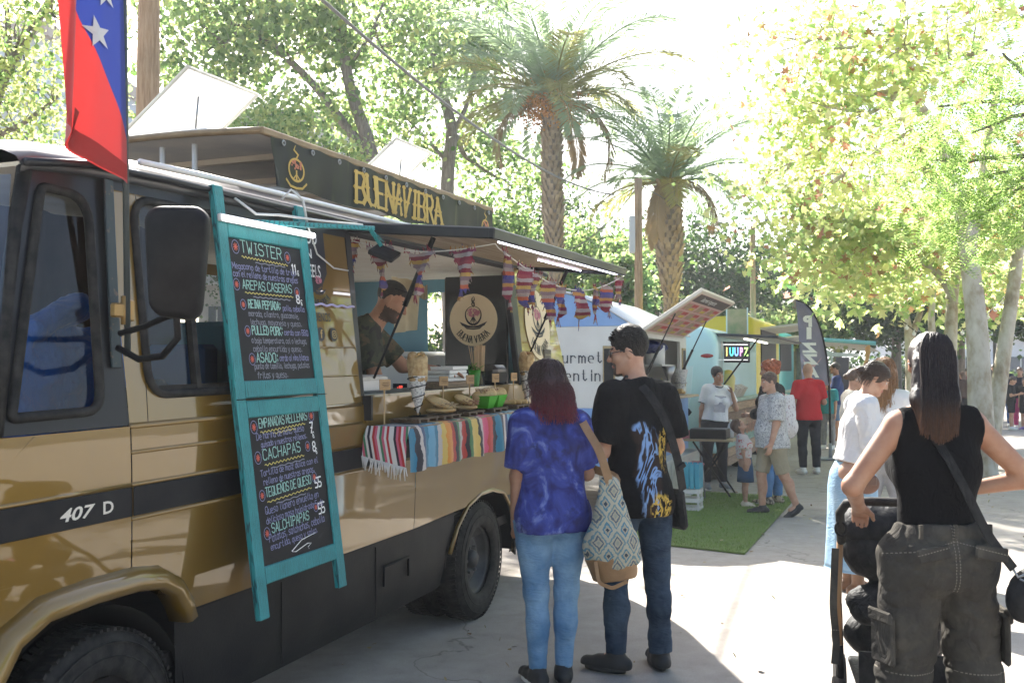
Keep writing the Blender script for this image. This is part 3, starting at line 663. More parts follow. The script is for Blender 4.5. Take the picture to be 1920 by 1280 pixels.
def stroke_arc(mb, txt, c, xd, yd, Rr, h, wf, pen):
    """letters along the lower arc of a circle, reading left to right"""
    W_ = text_width(txt, h, wf); u = h/6; x = 0
    c, xd, yd = (np.array(q, float) for q in (c, xd, yd))
    for ch in txt:
        adv = 2.6*u*wf if ch == ' ' else (max(p[0] for q in GL[ch] for p in q)+1.25)*u*wf
        if ch != ' ':
            a = (x+adv/2-W_/2)/(Rr-h*.5); up = np.array((-math.sin(a), math.cos(a))); rt = np.array((math.cos(a), math.sin(a)))
            o2 = np.array((Rr*math.sin(a), -Rr*math.cos(a)))-rt*(adv/2-.6*u*wf)
            X = xd*rt[0]+yd*rt[1]; Y = xd*up[0]+yd*up[1]
            stroke_text(mb, ch, c+xd*o2[0]+yd*o2[1], X, Y, h, wf, pen, .005, nib=.45, spur=True)
        x += adv
logo(VAN, (-.36, .703, 1.955), (1, 0, 0), (0, 0, 1), .19)
up_ = np.array((-TL, 0, 1.)); up_ /= np.linalg.norm(up_)
logo(VAN, (XU(0, 1.93)+.003, 1.24, 1.93), (0, 1, 0), up_, .27, True, True)
# printed sticker beside the hatch
b = MB(); sx = lambda z: XU(0, z)+.004
yc = -1.87
b.raw([(sx(z)+.001, y, z) for y, z in ((yc-.19, 2.315), (yc+.13, 2.315), (yc+.13, 2.10), (yc+.08, 2.04), (yc-.03, 1.99), (yc-.14, 2.04), (yc-.19, 2.10))], [list(range(7))[::-1]]); b.build('sticker', M('emblem_black', ()), VAN)
b = MB()
for w, z, h, sxx in (('FOOD', 2.235, .058, .8), ('IN', 2.165, .045, 1.2), ('WHEELS', 2.075, .062, .62)): font_text(b, w, (sx(z)+.002, yc-.03, z), (0, 1, 0), up_, h, sxx, .015, .002)
b.build('sticker_lettering', M('letter_white', (.75, .75, .72), .6), VAN)
logo(VAN, (sx(2.02)+.004, yc+.03, 2.03), (0, 1, 0), up_, .11, False, False)
b = MB(); stroke_arc(b, 'BUENA VIBRA', (sx(2.06)+.002, yc+.03, 2.06), (0, 1, 0), up_, .13, .035, .62, .006); b.build('sticker_lettering', M('emblem_black', ()), VAN); b = MB(); font_text(b, 'SIGUENOS', (sx(1.88)+.001, yc+.02, 1.865), (0, 1, 0), up_, .042, .75, .008, .002)
b.build('sticker_lettering', M('emblem_black', ()), VAN)
for dy in (.02, .135): b = MB(); disc(b, (sx(1.80), yc+dy, 1.802), (0, 1, 0), up_, .034, 20, .002); b.build('sticker_disc', M('emblem_black', ()), VAN)
b = MB(); font_text(b, 'f', (sx(1.79)+.002, yc+.022, 1.785), (0, 1, 0), up_, .04, 1, .03, .003)
c_ = (sx(1.8)+.002, yc+.135, 1.802)
for w_ in (.034,): ribbon(b, rrect(-w_/2, w_/2, -w_/2, w_/2, .01)+[rrect(-w_/2, w_/2, -w_/2, w_/2, .01)[0]], .005, c_, (0, 1, 0), up_, .004)
ribbon(b, [(.008*math.cos(k*math.pi/6), .008*math.sin(k*math.pi/6)) for k in range(13)], .004, c_, (0, 1, 0), up_, .004)
b.build('sticker_icon', M('icon_gold', (.4, .27, .08), .5), VAN)
b = MB(); b.tube([(sx(1.935)+.006, -2.05+k*.017, 1.945+.004*math.sin(k*1.1)) for k in range(32)], .006, 6); b.build('light_strip', M('strip_violet', (.5, .45, .7), .4), VAN)
b = MB(); b.box((XU(0, 1.66)+.006, 1.37, 1.66), (.012, .16, .16), bevel=.003); pq = b.build('plaque', M('plaque_brown', (.06, .045, .03), .5), VAN)
b = MB(); font_text(b, 'BUENAVIBRA', (XU(0, 1.66)+.013, 1.37, 1.69), (0, 1, 0), up_, .016, 1, .01, .002); b.raw([(XU(0, 1.6)+.0155, y, z) for y, z in ((1.31, 1.60), (1.43, 1.60), (1.43, 1.66), (1.31, 1.66))], [[0, 1, 2, 3]]); b.build('plaque_print', M('plaque_print', (.35, .3, .2), .6), VAN)
# wheels
def wheel(y, x0, name='wheel', w=.19, r=.377):
    o = bpy.data.objects.new(name, None); COL.objects.link(o); o.parent = VAN; o.location = (x0-w/2, y, r); o.empty_display_size = .1
    R_ = rotm(0, 90, 0)
    b = MB(); b.lathe([(.215, w/2-.03), (.225, w/2-.008), (.26, w/2), (.31, w/2-.004), (.345, w/2-.014), (.368, w/2-.03), (r, w/2-.055), (r, -w/2+.055), (.35, -w/2+.01), (.22, -w/2)], (0, 0, 0), R_, 48)
    for k in range(72):
        a = k*2*math.pi/72; c, s_ = math.cos(a), math.sin(a)
        for sx_ in (-1, 1): b.box((sx_*.045, c*(r-.002), s_*(r-.002)), (.06, .018, .012), rotm(math.degrees(a)-90+0, 0, 0) @ rotm(0, 0, 12*sx_))
    for rr in (.285, .335):
        b.tube([(w/2-.001, rr*math.cos(q), rr*math.sin(q)) for q in np.linspace(0, 2*np.pi, 40, False)], .004, 5, closed=True)
    b.build('tyre', rubber(), o)
    b = MB(); b.lathe([(.0, -.02), (.07, -.02), (.075, .01), (.11, .012), (.15, -.015), (.185, -.02), (.2, .03), (.222, .055), (.228, .045), (.222, -.08)], (0, 0, 0), R_, 40)
    b.build('rim', M('rim_black', (.02, .02, .022), .45, var=(.05, .05, .05), vs=10), o)
    b = MB(); b.lathe([(0, .055), (.045, .05), (.06, .03), (.062, -.02)], (0, 0, 0), R_, 20)
    for k in range(6): a = k*math.pi/3; b.lathe([(0, .03), (.011, .03), (.012, .0)], (.0, .088*math.cos(a), .088*math.sin(a)), R_, 6)
    b.build('hub', M('hub_black', (.03, .03, .032), .5), o)
    return o
wheel(-3.26, -.02); wheel(0, .0); wheel(0, -.26, w=.18); wheel(-3.26, -WID+.22); wheel(0, -WID+.2)
# serving hatch flap, its gas struts and lights
HA, HB = np.array((-.12, 0, 2.362)), np.array((.70, 0, 2.29)); hd = (HB-HA)/np.linalg.norm(HB-HA); hn = np.array((-hd[2], 0, hd[0]))
b = MB(); mid = (HA+HB)/2; R_ = np.stack([hd, (0, 1, 0), hn], 1)
b.box(mid+np.array((0, -.27, .016)), (np.linalg.norm(HB-HA), 2.44, .025), R_, .004); fl = b.build('hatch_flap', M('flap_grey', (.13, .12, .11), .5, var=(.2, .18, .16), vs=4), VAN)
b = MB(); b.box(mid+np.array((0, -.27, 0.0)), (np.linalg.norm(HB-HA)-.08, 2.34, .012), R_); b.build('flap_lining', M('flap_lining', (.42, .33, .22), .6, var=(.25, .17, .10), vs=3, stretch=(8, .5, 8)), VAN)
b = MB()
for a_, c_ in (((-.12, -1.49, 2.362), (.70, -1.49, 2.29)), ((-.12, .95, 2.362), (.70, .95, 2.29)), ((.70, -1.51, 2.29), (.70, .97, 2.29))): b.bar(np.array(a_)-hn*.002, np.array(c_)-hn*.002, .035, .055, hn, .006)
b.build('flap_frame', black_up(), VAN)
for y in (-1.36, .82):
    b = MB(); p0 = np.array((-.03, y, 1.58)); p1 = np.array((.32, y, 2.30)); pm = p0+(p1-p0)*.52
    b.cyl(p0, pm, .007, 8); b.cyl(pm, p1, .014, 10); b.build('gas_strut', black_pl(), VAN)
b = MB(); p0 = HA+hd*.42+np.array((0, 0, -.02))
for k in range(26): b.ball((.40+.002*(k % 2), .0+k*.035, 2.30), (.006, .008, .004), 6, 4)
b.build('led_strip', M('led_violet', (.8, .8, .9), .3, emit=((.75, .72, 1), 6)), VAN)
b = MB(); b.bar((.66, -1.3, 2.268), (.66, .9, 2.268), .022, .008); b.build('led_strip', M('led_cool', (.8, .82, .9), .3, emit=((.85, .87, 1), 2.2)), VAN)
# raised roof plate on posts, with roof vents and banner
ZP = 2.76
b = MB(); rr = []
for y in (-1.96, .876):
    rr.append([(x, y, ZP+.03*math.cos((x+.98)/.68*1.3)+z) for z, xs in ((.022, np.linspace(-.30, -1.66, 11)), (0, np.linspace(-1.66, -.30, 11))) for x in xs])
b.loft(rr, True, True)
b.build('raised_roof', M('raised_roof', (.33, .32, .30), .6, var=(.45, .42, .36), vs=4), VAN)
b = MB()
for y in (-1.965, .88):
    b.tube([(x, y, ZP+.03*math.cos((x+.98)/.68*1.3)+.01) for x in np.linspace(-.29, -1.67, 12)], .022, 8, sq=.8)
b.bar((-.29, -1.98, ZP+.015), (-.29, .9, ZP+.015), .03, .035, bevel=.005); b.bar((-1.67, -1.98, ZP+.015), (-1.67, .9, ZP+.015), .03, .035, bevel=.005)
b.build('roof_edging', M('edging_tan', (.33, .24, .13), .6, var=(.22, .15, .08), vs=9), VAN)
for x, y in ((-.74, -1.9), (-.94, -1.9), (-.4, .8), (-1.5, .8), (-1.5, -1.9), (-.42, -.2)):
    b = MB(); b.cyl((x, y, 2.44), (x, y, ZP), .014, 8); b.build('roof_post', white_p(), VAN)
b = MB(); b.tube([(-.55, -1.95, 2.46), (-.42, -1.75, 2.53), (-.30, -1.7, 2.54), (-.26, -1.66, 2.45)], .016, 8); b.build('roof_bracket', white_p(), VAN)
b = MB()
for y in (-1.5, -.9, -.3, .3): b.bar((-.32, y, ZP-.005), (-1.6, y, ZP-.005), .03, .03)
b.build('roof_batten', M('batten_cream', (.62, .56, .45), .7), VAN)
def roof_vent(x, y, tilt, w=.5, l=.55):
    o = bpy.data.objects.new('roof_vent', None); COL.objects.link(o); o.parent = VAN; o.location = (x, y, ZP+.03)
    b = MB(); b.box((0, 0, .03), (w, l, .06), bevel=.02); b.build('vent_base', white_p(), o)
    R_ = rotm(0, tilt, 0) if True else None; hinge = np.array((-w/2, 0, .06))
    V = []; n = 9
    b = MB(); rows = [[(w*u_, l*(v_-.5)*1.06, .055*(1-(2*u_-1)**4)*(1-(2*v_-1)**4)) for v_ in np.linspace(0, 1, n)] for u_ in np.linspace(0, 1, n)]
    rows = [[hinge+R_ @ np.array(p) for p in r_] for r_ in rows]; b.loft(rows, False, True, False)
    b.tube([hinge+R_ @ np.array(p) for p in ((0, -l*.53, 0), (w, -l*.53, 0), (w, l*.53, 0), (0, l*.53, 0))], .012, 6, closed=True)
    b.build('vent_lid', M('dome_acrylic', (.62, .62, .6), .35, trans=(.8, .8, .76), tw=.4, var=(.45, .43, .38), vs=6, stretch=(1, 5, 1)), o)
    b = MB(); b.cyl((w*.2, -l*.3, .06), (w*.2+.02, -l*.3, .25), .006, 6); b.build('vent_arm', steel(), o)
roof_vent(-.95, -1.6, -36, .52, .55); roof_vent(-.75, .25, -38, .5, .5)
# banner: printed vinyl hung from the edge of the raised roof, rippled
BY0, BY1 = -1.93, .86
def bx(y, t): return -.272+.012*math.sin(y*7+t*2)*t+.006*math.sin(y*19+1)*t
def bz(y, t): return ZP+.0-(.235+.008*math.sin(y*9)-.07*max(0, (y-.2)/.7))*t+.006*math.sin(y*24)*(1-t)
b = MB(); ys = np.linspace(BY0, BY1, 90); b.loft([[(bx(y, t), y+(.06 if y == BY0 else 0)*t, bz(y, t)) for y in ys] for t in np.linspace(0, 1, 7)], False, True, False)
@reg('banner_vinyl')
def banner(x):
    v = x.coord((1, 1, .25)); n = x.noise(v, 6.5, 3, .5, 1.2); c = x.ramp(n, [(.5, (.014, .015, .012)), (.62, (.02, .024, .012)), (.72, (.07, .078, .035))])
    f = x.noise(x.coord((1, 1, .6)), 14, 5); x.base(x.mix(x.ramp(f, [(.55, (0, 0, 0)), (.75, (.4,)*3)]), c, (.02, .02, .03))); x.b.inputs['Roughness'].default_value = .5; x.b.inputs['Specular IOR Level'].default_value = .25
bn = b.build('banner', banner(), VAN)
b = MB()
def bent(mb, fn):
    n0 = len(mb.V); fn()
    for k in range(n0, len(mb.V)):
        q = mb.V[k]; t = min(1, max(0, (ZP-q[2])/.235)); mb.V[k] = (bx(q[1], t)+.004+(q[0]+.3), q[1], q[2])
bent(b, lambda: stroke_text(b, 'BUENAVIBRA', (-.3, -1.12, ZP-.205), (0, 1, 0), (0, 0, 1), .165, .82, .031, 0, nib=.5, spur=True, track=1.0))
for yy, hh in ((-1.72, .1), (.72, .1)):
    z0 = ZP-.135
    for pts, w in (([(hh*.62*math.sin(q), -hh*.55*math.cos(q)) for q in np.linspace(0, 2*np.pi, 25)], .012), ([(0, hh*.55), (.02, hh*.8), (-.015, hh*1.0), (.0, hh*1.25)], [.012, .014, .012, .003]), ([(-.09, -.055), (-.05, -.085), (0, -.09), (.05, -.085), (.09, -.055)], .012), ([(0, -.06), (0, 0)], .012), ([(-.03, -.05), (0, -.02), (.03, -.05)], .008)):
        bent(b, lambda: ribbon(b, pts, w, (-.3, yy, z0), (0, 1, 0), (0, 0, 1), 0))
b.build('banner_lettering', gold_pr(), bn)
b = MB()
for yy in (-1.72, .72):
    R__ = random.Random(2)
    for k in range(26): bent(b, lambda: disc(b, (-.2985, yy+R__.uniform(-.04, .04), ZP-.125+R__.uniform(-.01, .035)), (0, 1, 0), (0, 0, 1), R__.uniform(.004, .009), 6))
b.build('banner_blossom', M('blossom_rust', (.5, .17, .09), .6), bn)
b = MB()
for k in range(11): y = BY0+.1+k*.26; b.tube([(-.262, y+.012*math.cos(q), ZP-.02+.012*math.sin(q)) for q in np.linspace(0, 2*np.pi, 10, False)], .004, 5, closed=True)
b.build('banner_eyelet', steel(), bn); bn.children[-1]['kind'] = 'stuff'
# mirror on its arm, door hinge
b = MB(); b.tube([(.0, -3.22, 1.73), (.10, -3.23, 1.69), (.22, -3.25, 1.70), (.30, -3.27, 1.76), (.31, -3.29, 1.86), (.28, -3.30, 2.0), (.25, -3.33, 2.17)], .012, 8); b.tube([(.01, -3.22, 1.78), (.12, -3.23, 1.80), (.24, -3.26, 1.83), (.31, -3.28, 1.84)], .011, 8); mr = b.build('mirror_arm', black_pl(), VAN)
mo = bpy.data.objects.new('mirror', None); COL.objects.link(mo); mo.parent = VAN; mo.location = (.36, -3.34, 2.0)
b = MB(); prof = rpoly([(-.085, -.17), (.075, -.19), (.105, .15), (.07, .185), (-.07, .185), (-.1, .15)], .05)
b.loft([[(x*k, yy, z*k) for x, z in prof] for k, yy in ((.86, -.05), (.97, -.035), (1, 0), (.97, .02))], True, True); mh = b.build('mirror_housing', black_pl(), mo)
b = MB(); b.raw([(x*.9, .0225, z*.9) for x, z in prof], [list(range(len(prof)))]); b.build('mirror_glass', M('mirror_glass', (.8, .8, .8), .03, 1), mo); mo.rotation_euler = (0, 0, rad(28))
b = MB(); b.box((.012, -3.235, 1.86), (.03, .045, .05), bevel=.006); b.box((.018, -3.185, 1.86), (.03, .03, .075), bevel=.005); b.cyl((.02, -3.21, 1.81), (.02, -3.21, 1.91), .012, 8); b.build('door_hinge', M('hinge_gold', (.32, .2, .07), .35, .5), VAN)
b = MB(); b.bar((XU(0, 1.66)+.012, -3.205, 1.66), (XU(0, 2.33)+.02, -3.175, 2.33), .045, .012, (1, 0, 0), .003); b.build('flag_bracket', M('bracket_green', (.02, .035, .04), .5, var=(.16, .1, .06), vs=30, vlo=.6, vhi=.7), VAN)
# cab furniture seen through the glass
for x in (-.45, -1.5):
    so = bpy.data.objects.new('cab_seat', None); COL.objects.link(so); so.parent = VAN; so.location = (x, -3.0, .62)
    b = MB(); b.box((0, 0, .28), (.5, .5, .16), bevel=.05); b.build('seat', M('seat_fabric', (.03, .03, .04), .9), so)
    b = MB(); b.box((0, .26, .65), (.48, .12, .68), rotm(-8, 0, 0), bevel=.05); b.build('backrest', M('seat_fabric', ()), so)
b = MB(); rows = [[(-.85+.03*math.sin(y*22), y, z) for y in np.linspace(-3.45, -1.95, 40)] for z in (1.3, 2.32)]; b.loft(rows, False, True, False); b.build('cab_curtain', M('curtain_brown', (.03, .017, .012), .9, var=(.05, .026, .018), vs=6), VAN)
b = MB(); b.box((-WID/2, -3.62, 1.32), (WID-.16, .3, .22), bevel=.05); b.build('dashboard', black_pl(), VAN)
b = MB(); b.tube([(-1.45+.2*math.cos(q), -3.42+.05*math.sin(q), 1.45+.19*math.sin(q)) for q in np.linspace(0, 2*np.pi, 24, False)], .014, 6, closed=True); b.build('steering_wheel', black_pl(), VAN)
# ---------------- things on and around the van (built in the van's frame) ----------------
def vthing(name, label, cat, loc=(0,0,0), rz=0, group=None):
    return empty(name, label, cat, group=group, mw=VM @ Matrix.Translation(loc) @ Matrix.Rotation(rad(rz), 4, 'Z'))
def vmesh(b, name, mats, label, cat, group=None, loc=(0,0,0), rz=0):
    o = b.build(name, mats); o.matrix_world = VM @ Matrix.Translation(loc) @ Matrix.Rotation(rad(rz), 4, 'Z'); return tag(o, label, cat, group)
# menu board, hung from the roof rail
BM = Matrix(((0, -.129, .9917, .182), (1, 0, 0, -2.34), (0, .9917, .129, .66), (0, 0, 0, 1)))
BO = empty('menu_board', 'tall double chalk menu board in a teal wooden frame hung on the gold van', 'menu board', mw=VM @ BM)
chalkm = {k: M('chalk_'+k, c, .8) for k, c in dict(mint=(.34, .58, .5), lilac=(.25, .25, .42), white=(.85, .85, .82), yellow=(.6, .5, .14), coral=(.6, .12, .08), grey=(.25, .25, .30)).items()}
for s, y1 in ((-.295, 1.745), (.295, 1.74)):
    b = MB(); b.bar((s, -.0, 0), (s, y1, 0), .062, .03, (0, 0, 1), .004); b.build('stile', tealwood(), BO)
for y, h in ((.165, .07), (.83, .07), (.91, .07), (1.565, .06)):
    b = MB(); b.box((0, y, .001), (.526, h, .028), bevel=.004); b.build('rail', tealwood(), BO)
b = MB(); b.box((0, .87, .018), (.66, .004, .004)); b.build('joint', black_pl(), BO)
for k, (y0, y1) in enumerate(((.93, 1.56), (.19, .815))):
    b = MB(); b.box((0, (y0+y1)/2, .0), (.56, y1-y0+.03, .012)); cb = b.build('chalkboard', chalk(), BO)
    X, Y = np.array((1., 0, 0)), np.array((0, 1., 0)); Z = .0065; H_ = y1-y0; L_ = -.245
    at = lambda x, f: (x, y1-f*H_, Z)
    def line(c, txt, x, f, h, w=None, pen=.0042, jit=.035, drop=0):
        wf = .62
        if w: wf = .62*w/text_width(txt, h, .62)
        T = MB(); stroke_text(T, txt, at(x, f), X, Y, h, wf, pen*.78, .0008, jit, drop=drop); T.build('chalk_writing', chalkm[c], cb)
    def squig(c, x, f, w, amp=.005, n=26, tilt=0):
        T = MB(); ribbon(T, [(x+w*i/60, y1-f*H_+tilt*w*i/60+amp*math.sin(i/60*n*math.pi)) for i in range(61)], .0042, (0, 0, Z), X, Y, .0008); T.build('chalk_underline', chalkm[c], cb)
    def flower(x, f, r=.02):
        p = (x, y1-f*H_); T = MB(); ribbon(T, [(p[0]+r*.85*math.cos(q), p[1]+r*math.sin(q)) for q in np.linspace(0, 2*np.pi, 21)], .0028, (0, 0, Z), X, Y, .0007); T.mat(1)
        for a in range(0, 180, 45): ribbon(T, [(p[0]-r*.55*math.cos(rad(a+8)), p[1]-r*.6*math.sin(rad(a+8))), (p[0]+r*.55*math.cos(rad(a+8)), p[1]+r*.6*math.sin(rad(a+8)))], .0045, (0, 0, Z), X, Y, .0009)
        T.build('chalk_flower', [chalkm['lilac'], chalkm['coral']], cb)
    if k == 0:
        flower(-.215, .095, .028); line('mint', 'TWISTER', -.18, .125, .05, .30, .006, .03, -.03); flower(.155, .115, .025)
        squig('yellow', -.18, .155, .33, .004, 30, -.03); squig('grey', -.09, .185, .22, .002, 8)
        line('lilac', 'Megacono de tortilla de trigo', -.25, .24, .026, .46, .0042, .05); line('white', '11', .175, .225, .042, .04, .009); line('white', '€', .222, .235, .022)
        line('lilac', 'con el relleno de nuestras arepas', -.25, .292, .026, .47, .0042, .05)
        flower(-.235, .345, .024); line('mint', 'AREPAS CASERAS', -.195, .37, .037, .36, .0055, .03); flower(.2, .36, .022)
        squig('yellow', -.185, .395, .35, .003, 28); squig('grey', -.13, .42, .27, .002, 14); line('white', '8', .19, .435, .036, .028, .009); line('white', '€', .222, .45, .024)
        flower(-.205, .475, .021); line('mint', 'REINA PEPIADA:', -.17, .495, .034, .23, .0065, .04); line('lilac', 'pollo, cebolla', .075, .498, .024, .17)
        line('grey', 'morada, cilantro, guacamole,', -.175, .55, .024, .37, .0038, .05); line('grey', 'lechuga, mayonesa y queso.', -.17, .605, .024, .38, .0038, .05)
        flower(-.195, .65, .022); line('mint', 'PULLED PORK:', -.165, .67, .035, .22, .0065, .04); line('lilac', 'cerdo con BBQ', .065, .67, .025, .19)
        line('grey', 'a baja temperatura, col o lechuga,', -.175, .728, .024, .41, .004, .05); line('grey', 'cebolla encurtida y queso.', -.17, .785, .025, .36, .004, .05)
        flower(-.185, .835, .024); line('mint', 'ASADO:', -.155, .855, .038, .155, .0065, .04); line('lilac', 'cerdo al vino blanco', .01, .847, .027, .225, .004, .05)
        line('grey', 'punto de tomillo, lechuga, patatas', -.175, .90, .025, .41, .004, .06); line('grey', 'fritas y queso.', -.16, .962, .027, .22, .004, .06)
    else:
        flower(-.225, .095, .026); line('mint', 'EMPANADAS RELLENAS', -.19, .105, .037, .36, .005, .03, .04); flower(.2, .06, .024)
        squig('yellow', -.185, .135, .33, .004, 26, .05); squig('yellow', -.1, .15, .17, .003, 10, .05)
        line('lilac', 'De harina de maiz, queso', -.215, .18, .028, .35, .004, .05, .04); line('lilac', 'guisado y nuestros rellenos.', -.19, .232, .024, .34, .0038, .05, .04); line('white', '7', .18, .18, .045, .03, .008); line('white', '€', .195, .215, .026)
        flower(-.22, .295, .025); line('mint', 'CACHAPAS', -.185, .315, .042, .28, .0055, .03, .04); flower(.145, .27, .021); line('white', '8', .185, .31, .04, .026, .009); line('white', '€', .205, .33, .024)
        squig('yellow', -.18, .35, .29, .004, 22, .05); squig('grey', -.14, .375, .25, .002, 9, .05)
        line('lilac', 'Tortilla de maiz dulce con el', -.215, .42, .026, .43, .004, .05, .04); line('lilac', 'relleno de nuestras arepas.', -.2, .475, .026, .38, .004, .05, .04)
        flower(-.22, .54, .022); line('mint', 'TEQUEÑOS DE QUESO', -.195, .555, .037, .34, .0052, .03, .05); flower(.17, .49, .022); line('white', '55', .17, .565, .042, .055, .0085)
        squig('yellow', -.19, .59, .33, .003, 22, .06); squig('grey', -.13, .61, .22, .002, 8, .06)
        line('lilac', 'Queso llanero envuelto en', -.21, .665, .03, .4, .004, .05, .05); line('lilac', 'deliciosa masa hojaldrada 5uds', -.21, .725, .026, .43, .0038, .05, .05)
        flower(-.215, .785, .024); line('mint', 'SALCHIPAPAS', -.18, .79, .037, .28, .0055, .03, .05); flower(.155, .7, .019); line('white', '55', .175, .75, .045, .055, .0085)
        line('lilac', 'Patatas, salchichas, cebolla', -.205, .845, .031, .42, .0042, .05, .05); line('lilac', 'encurtida, queso y salsa.', -.2, .90, .026, .35, .0038, .05, .05)
        T = MB(); ribbon(T, [(.13, y1-.87*H_), (.02, y1-.89*H_), (-.06, y1-.945*H_), (-.03, y1-.955*H_), (.06, y1-.925*H_), (.09, y1-.93*H_), (.06, y1-.95*H_), (.07, y1-.965*H_)], [.002, .004, .005, .004, .004, .004, .003, .002], (0, 0, Z), X, Y, .001); T.build('chalk_flourish', chalkm['white'], cb)
# tube lamp over the board
b = MB(); b.tube([(-.32, 1.60, .045), (.33, 1.60, .045)], .013, 10); o = b.build('lamp_tube', M('lamp_tube', (.9, .9, .9), .3, emit=((.93, .96, 1), 1.1)))
LB = vthing('board_lamp', 'white tube lamp glowing above the chalk menu board', 'lamp'); LB.matrix_world = VM @ BM; o.parent = LB
b = MB(); b.box((0, 1.606, .028), (.66, .03, .02), bevel=.004); b.build('lamp_housing', white_p(), LB)
# spotlight on a teal arm
SP = vthing('spotlight', 'flat black spotlight on a teal wooden arm beside the hatch', 'lamp', (0, 0, 0))
b = MB(); b.bar((-.03, -2.4, 2.27), (.12, -1.63, 2.325), .03, .022, bevel=.003); b.build('arm', tealwood(), SP)
b = MB(); b.bar((.12, -1.66, 2.32), (.15, -1.6, 2.24), .02, .006, (0, 1, 0)); b.bar((.12, -1.66, 2.32), (.10, -1.5, 2.28), .02, .006, (0, 1, 0)); b.build('bracket', tealwood(), SP)
b = MB(); b.box((.14, -1.55, 2.21), (.13, .17, .025), rotm(18, 22, 20), .005); b.build('lamp_head', black_pl(), SP)
cb = MB(); cb.tube([(-.05, -2.5, 2.36), (.0, -2.42, 2.30), (.03, -2.3, 2.31), (.06, -2.0, 2.32), (.1, -1.7, 2.335)], .006, 6); cb.tube([(-.06, -2.15, 2.40), (-.02, -2.13, 2.45), (.01, -2.08, 2.41), (.02, -2.06, 2.3)], .006, 6); cb.tube([(.02, -2.06, 2.3), (-.03, -1.9, 2.18), (-.06, -1.7, 2.13), (-.07, -1.55, 2.13)], .004, 6)
vmesh(cb, 'power_cable', M('cable_white', (.6, .6, .57), .5), 'thin white cables looping over the teal spotlight arm', 'cable')
# flag
FL = vthing('flag', 'red and blue striped flag with white stars hanging from the cab roof', 'flag')
FP = MB(); FP.cyl((.03, -3.205, 1.7), (-.0, -3.20, 3.6), .011, 10); FP.build('flag_pole', M('pole_dark', (.03, .04, .04), .5), FL)
@reg('flag_cloth')
def flagm(x):
    u = x.sep(x.coord(kind='UV')); t = x.math('SUBTRACT', u[1], x.math('MULTIPLY', u[0], -.0)); 
    d = x.math('SUBTRACT', u[1], x.math('MULTIPLY', u[0], .5))
    c = x.mix(x.math('GREATER_THAN', d, .10), (.42, .03, .028), (.018, .035, .20)); c = x.mix(x.math('GREATER_THAN', d, .72), c, (.7, .5, .02))
    n = x.noise(x.coord((1, 1, 1)), 300, 2); x.base(c); x.b.inputs['Roughness'].default_value = .75; x.b.inputs['Sheen Weight'].default_value = .2; x.bump(n, .15, .002)
    tr = x.add('BsdfTranslucent'); x.link(c, tr.inputs[0]); mx = x.add('MixShader'); mx.inputs[0].default_value = .3
    x.link(x.b.outputs[0], mx.inputs[1]); x.link(tr.outputs[0], mx.inputs[2]); x.link(mx.outputs[0], x.n['Material Output'].inputs[0])
def flag_pt(u, t):   # u 0 at the pole .. 1 free edge; t 0 bottom .. 1 top
    y = -3.20-.34*u*(1-.10*t)+.03*math.sin(u*9)*(1-t)*.4; z = 2.30+1.32*t+.14*u*(1-t)+.05*math.sin(u*3.1)*(1-t)*-.4
    x = .03+u*(.05*math.sin(u*7.5+t*2)*(.4+.6*(1-t))+.02*math.sin(u*15+t*5))-.03*t
    return (x, y, z)
nu, ntt = 24, 40; V = [flag_pt(i/nu, j/ntt) for j in range(ntt+1) for i in range(nu+1)]; F = [[j*(nu+1)+i, j*(nu+1)+i+1, (j+1)*(nu+1)+i+1, (j+1)*(nu+1)+i] for j in range(ntt) for i in range(nu)]
fo = mesh_obj('flag_cloth', V, F, flagm(), FL); uv = fo.data.uv_layers.new(name='UVMap')
for lp in fo.data.loops: k = lp.vertex_index; uv.data[lp.index].uv = ((k % (nu+1))/nu, (k//(nu+1))/ntt)
for (u0, t0, r) in ((.40, .355, .058), (.32, .475, .058), (.28, .60, .058)):
    b = MB(); c = [flag_pt(u0, t0)]
    for k in range(10):
        a = math.pi/2+.25+k*math.pi/5; q = r*(1 if k % 2 == 0 else .4); c.append(flag_pt(u0-q*math.cos(a)/.42, t0+q*math.sin(a)/1.28))
    for sgn in (.004, -.004): b.raw([(p[0]+sgn, p[1], p[2]) for p in c], [[0, 1+k, 1+(k+1) % 10] for k in range(10)])
    b.build('flag_star', M('star_white', (.8, .78, .74), .8, trans=(.7, .68, .6), tw=.3), FL)
b = MB(); uu_ = np.linspace(.12, .93, 12); b.loft([[tuple(np.array(flag_pt(u, 0))+(.012, 0, 0)) for u in uu_], [tuple(np.array(flag_pt(u+.06, .02+.035*math.sin(u*2.6)))+(.03, 0, 0)) for u in uu_]], False, True, False); b.build('flag_fold', M('flag_red_dark', (.3, .02, .018), .8), FL)
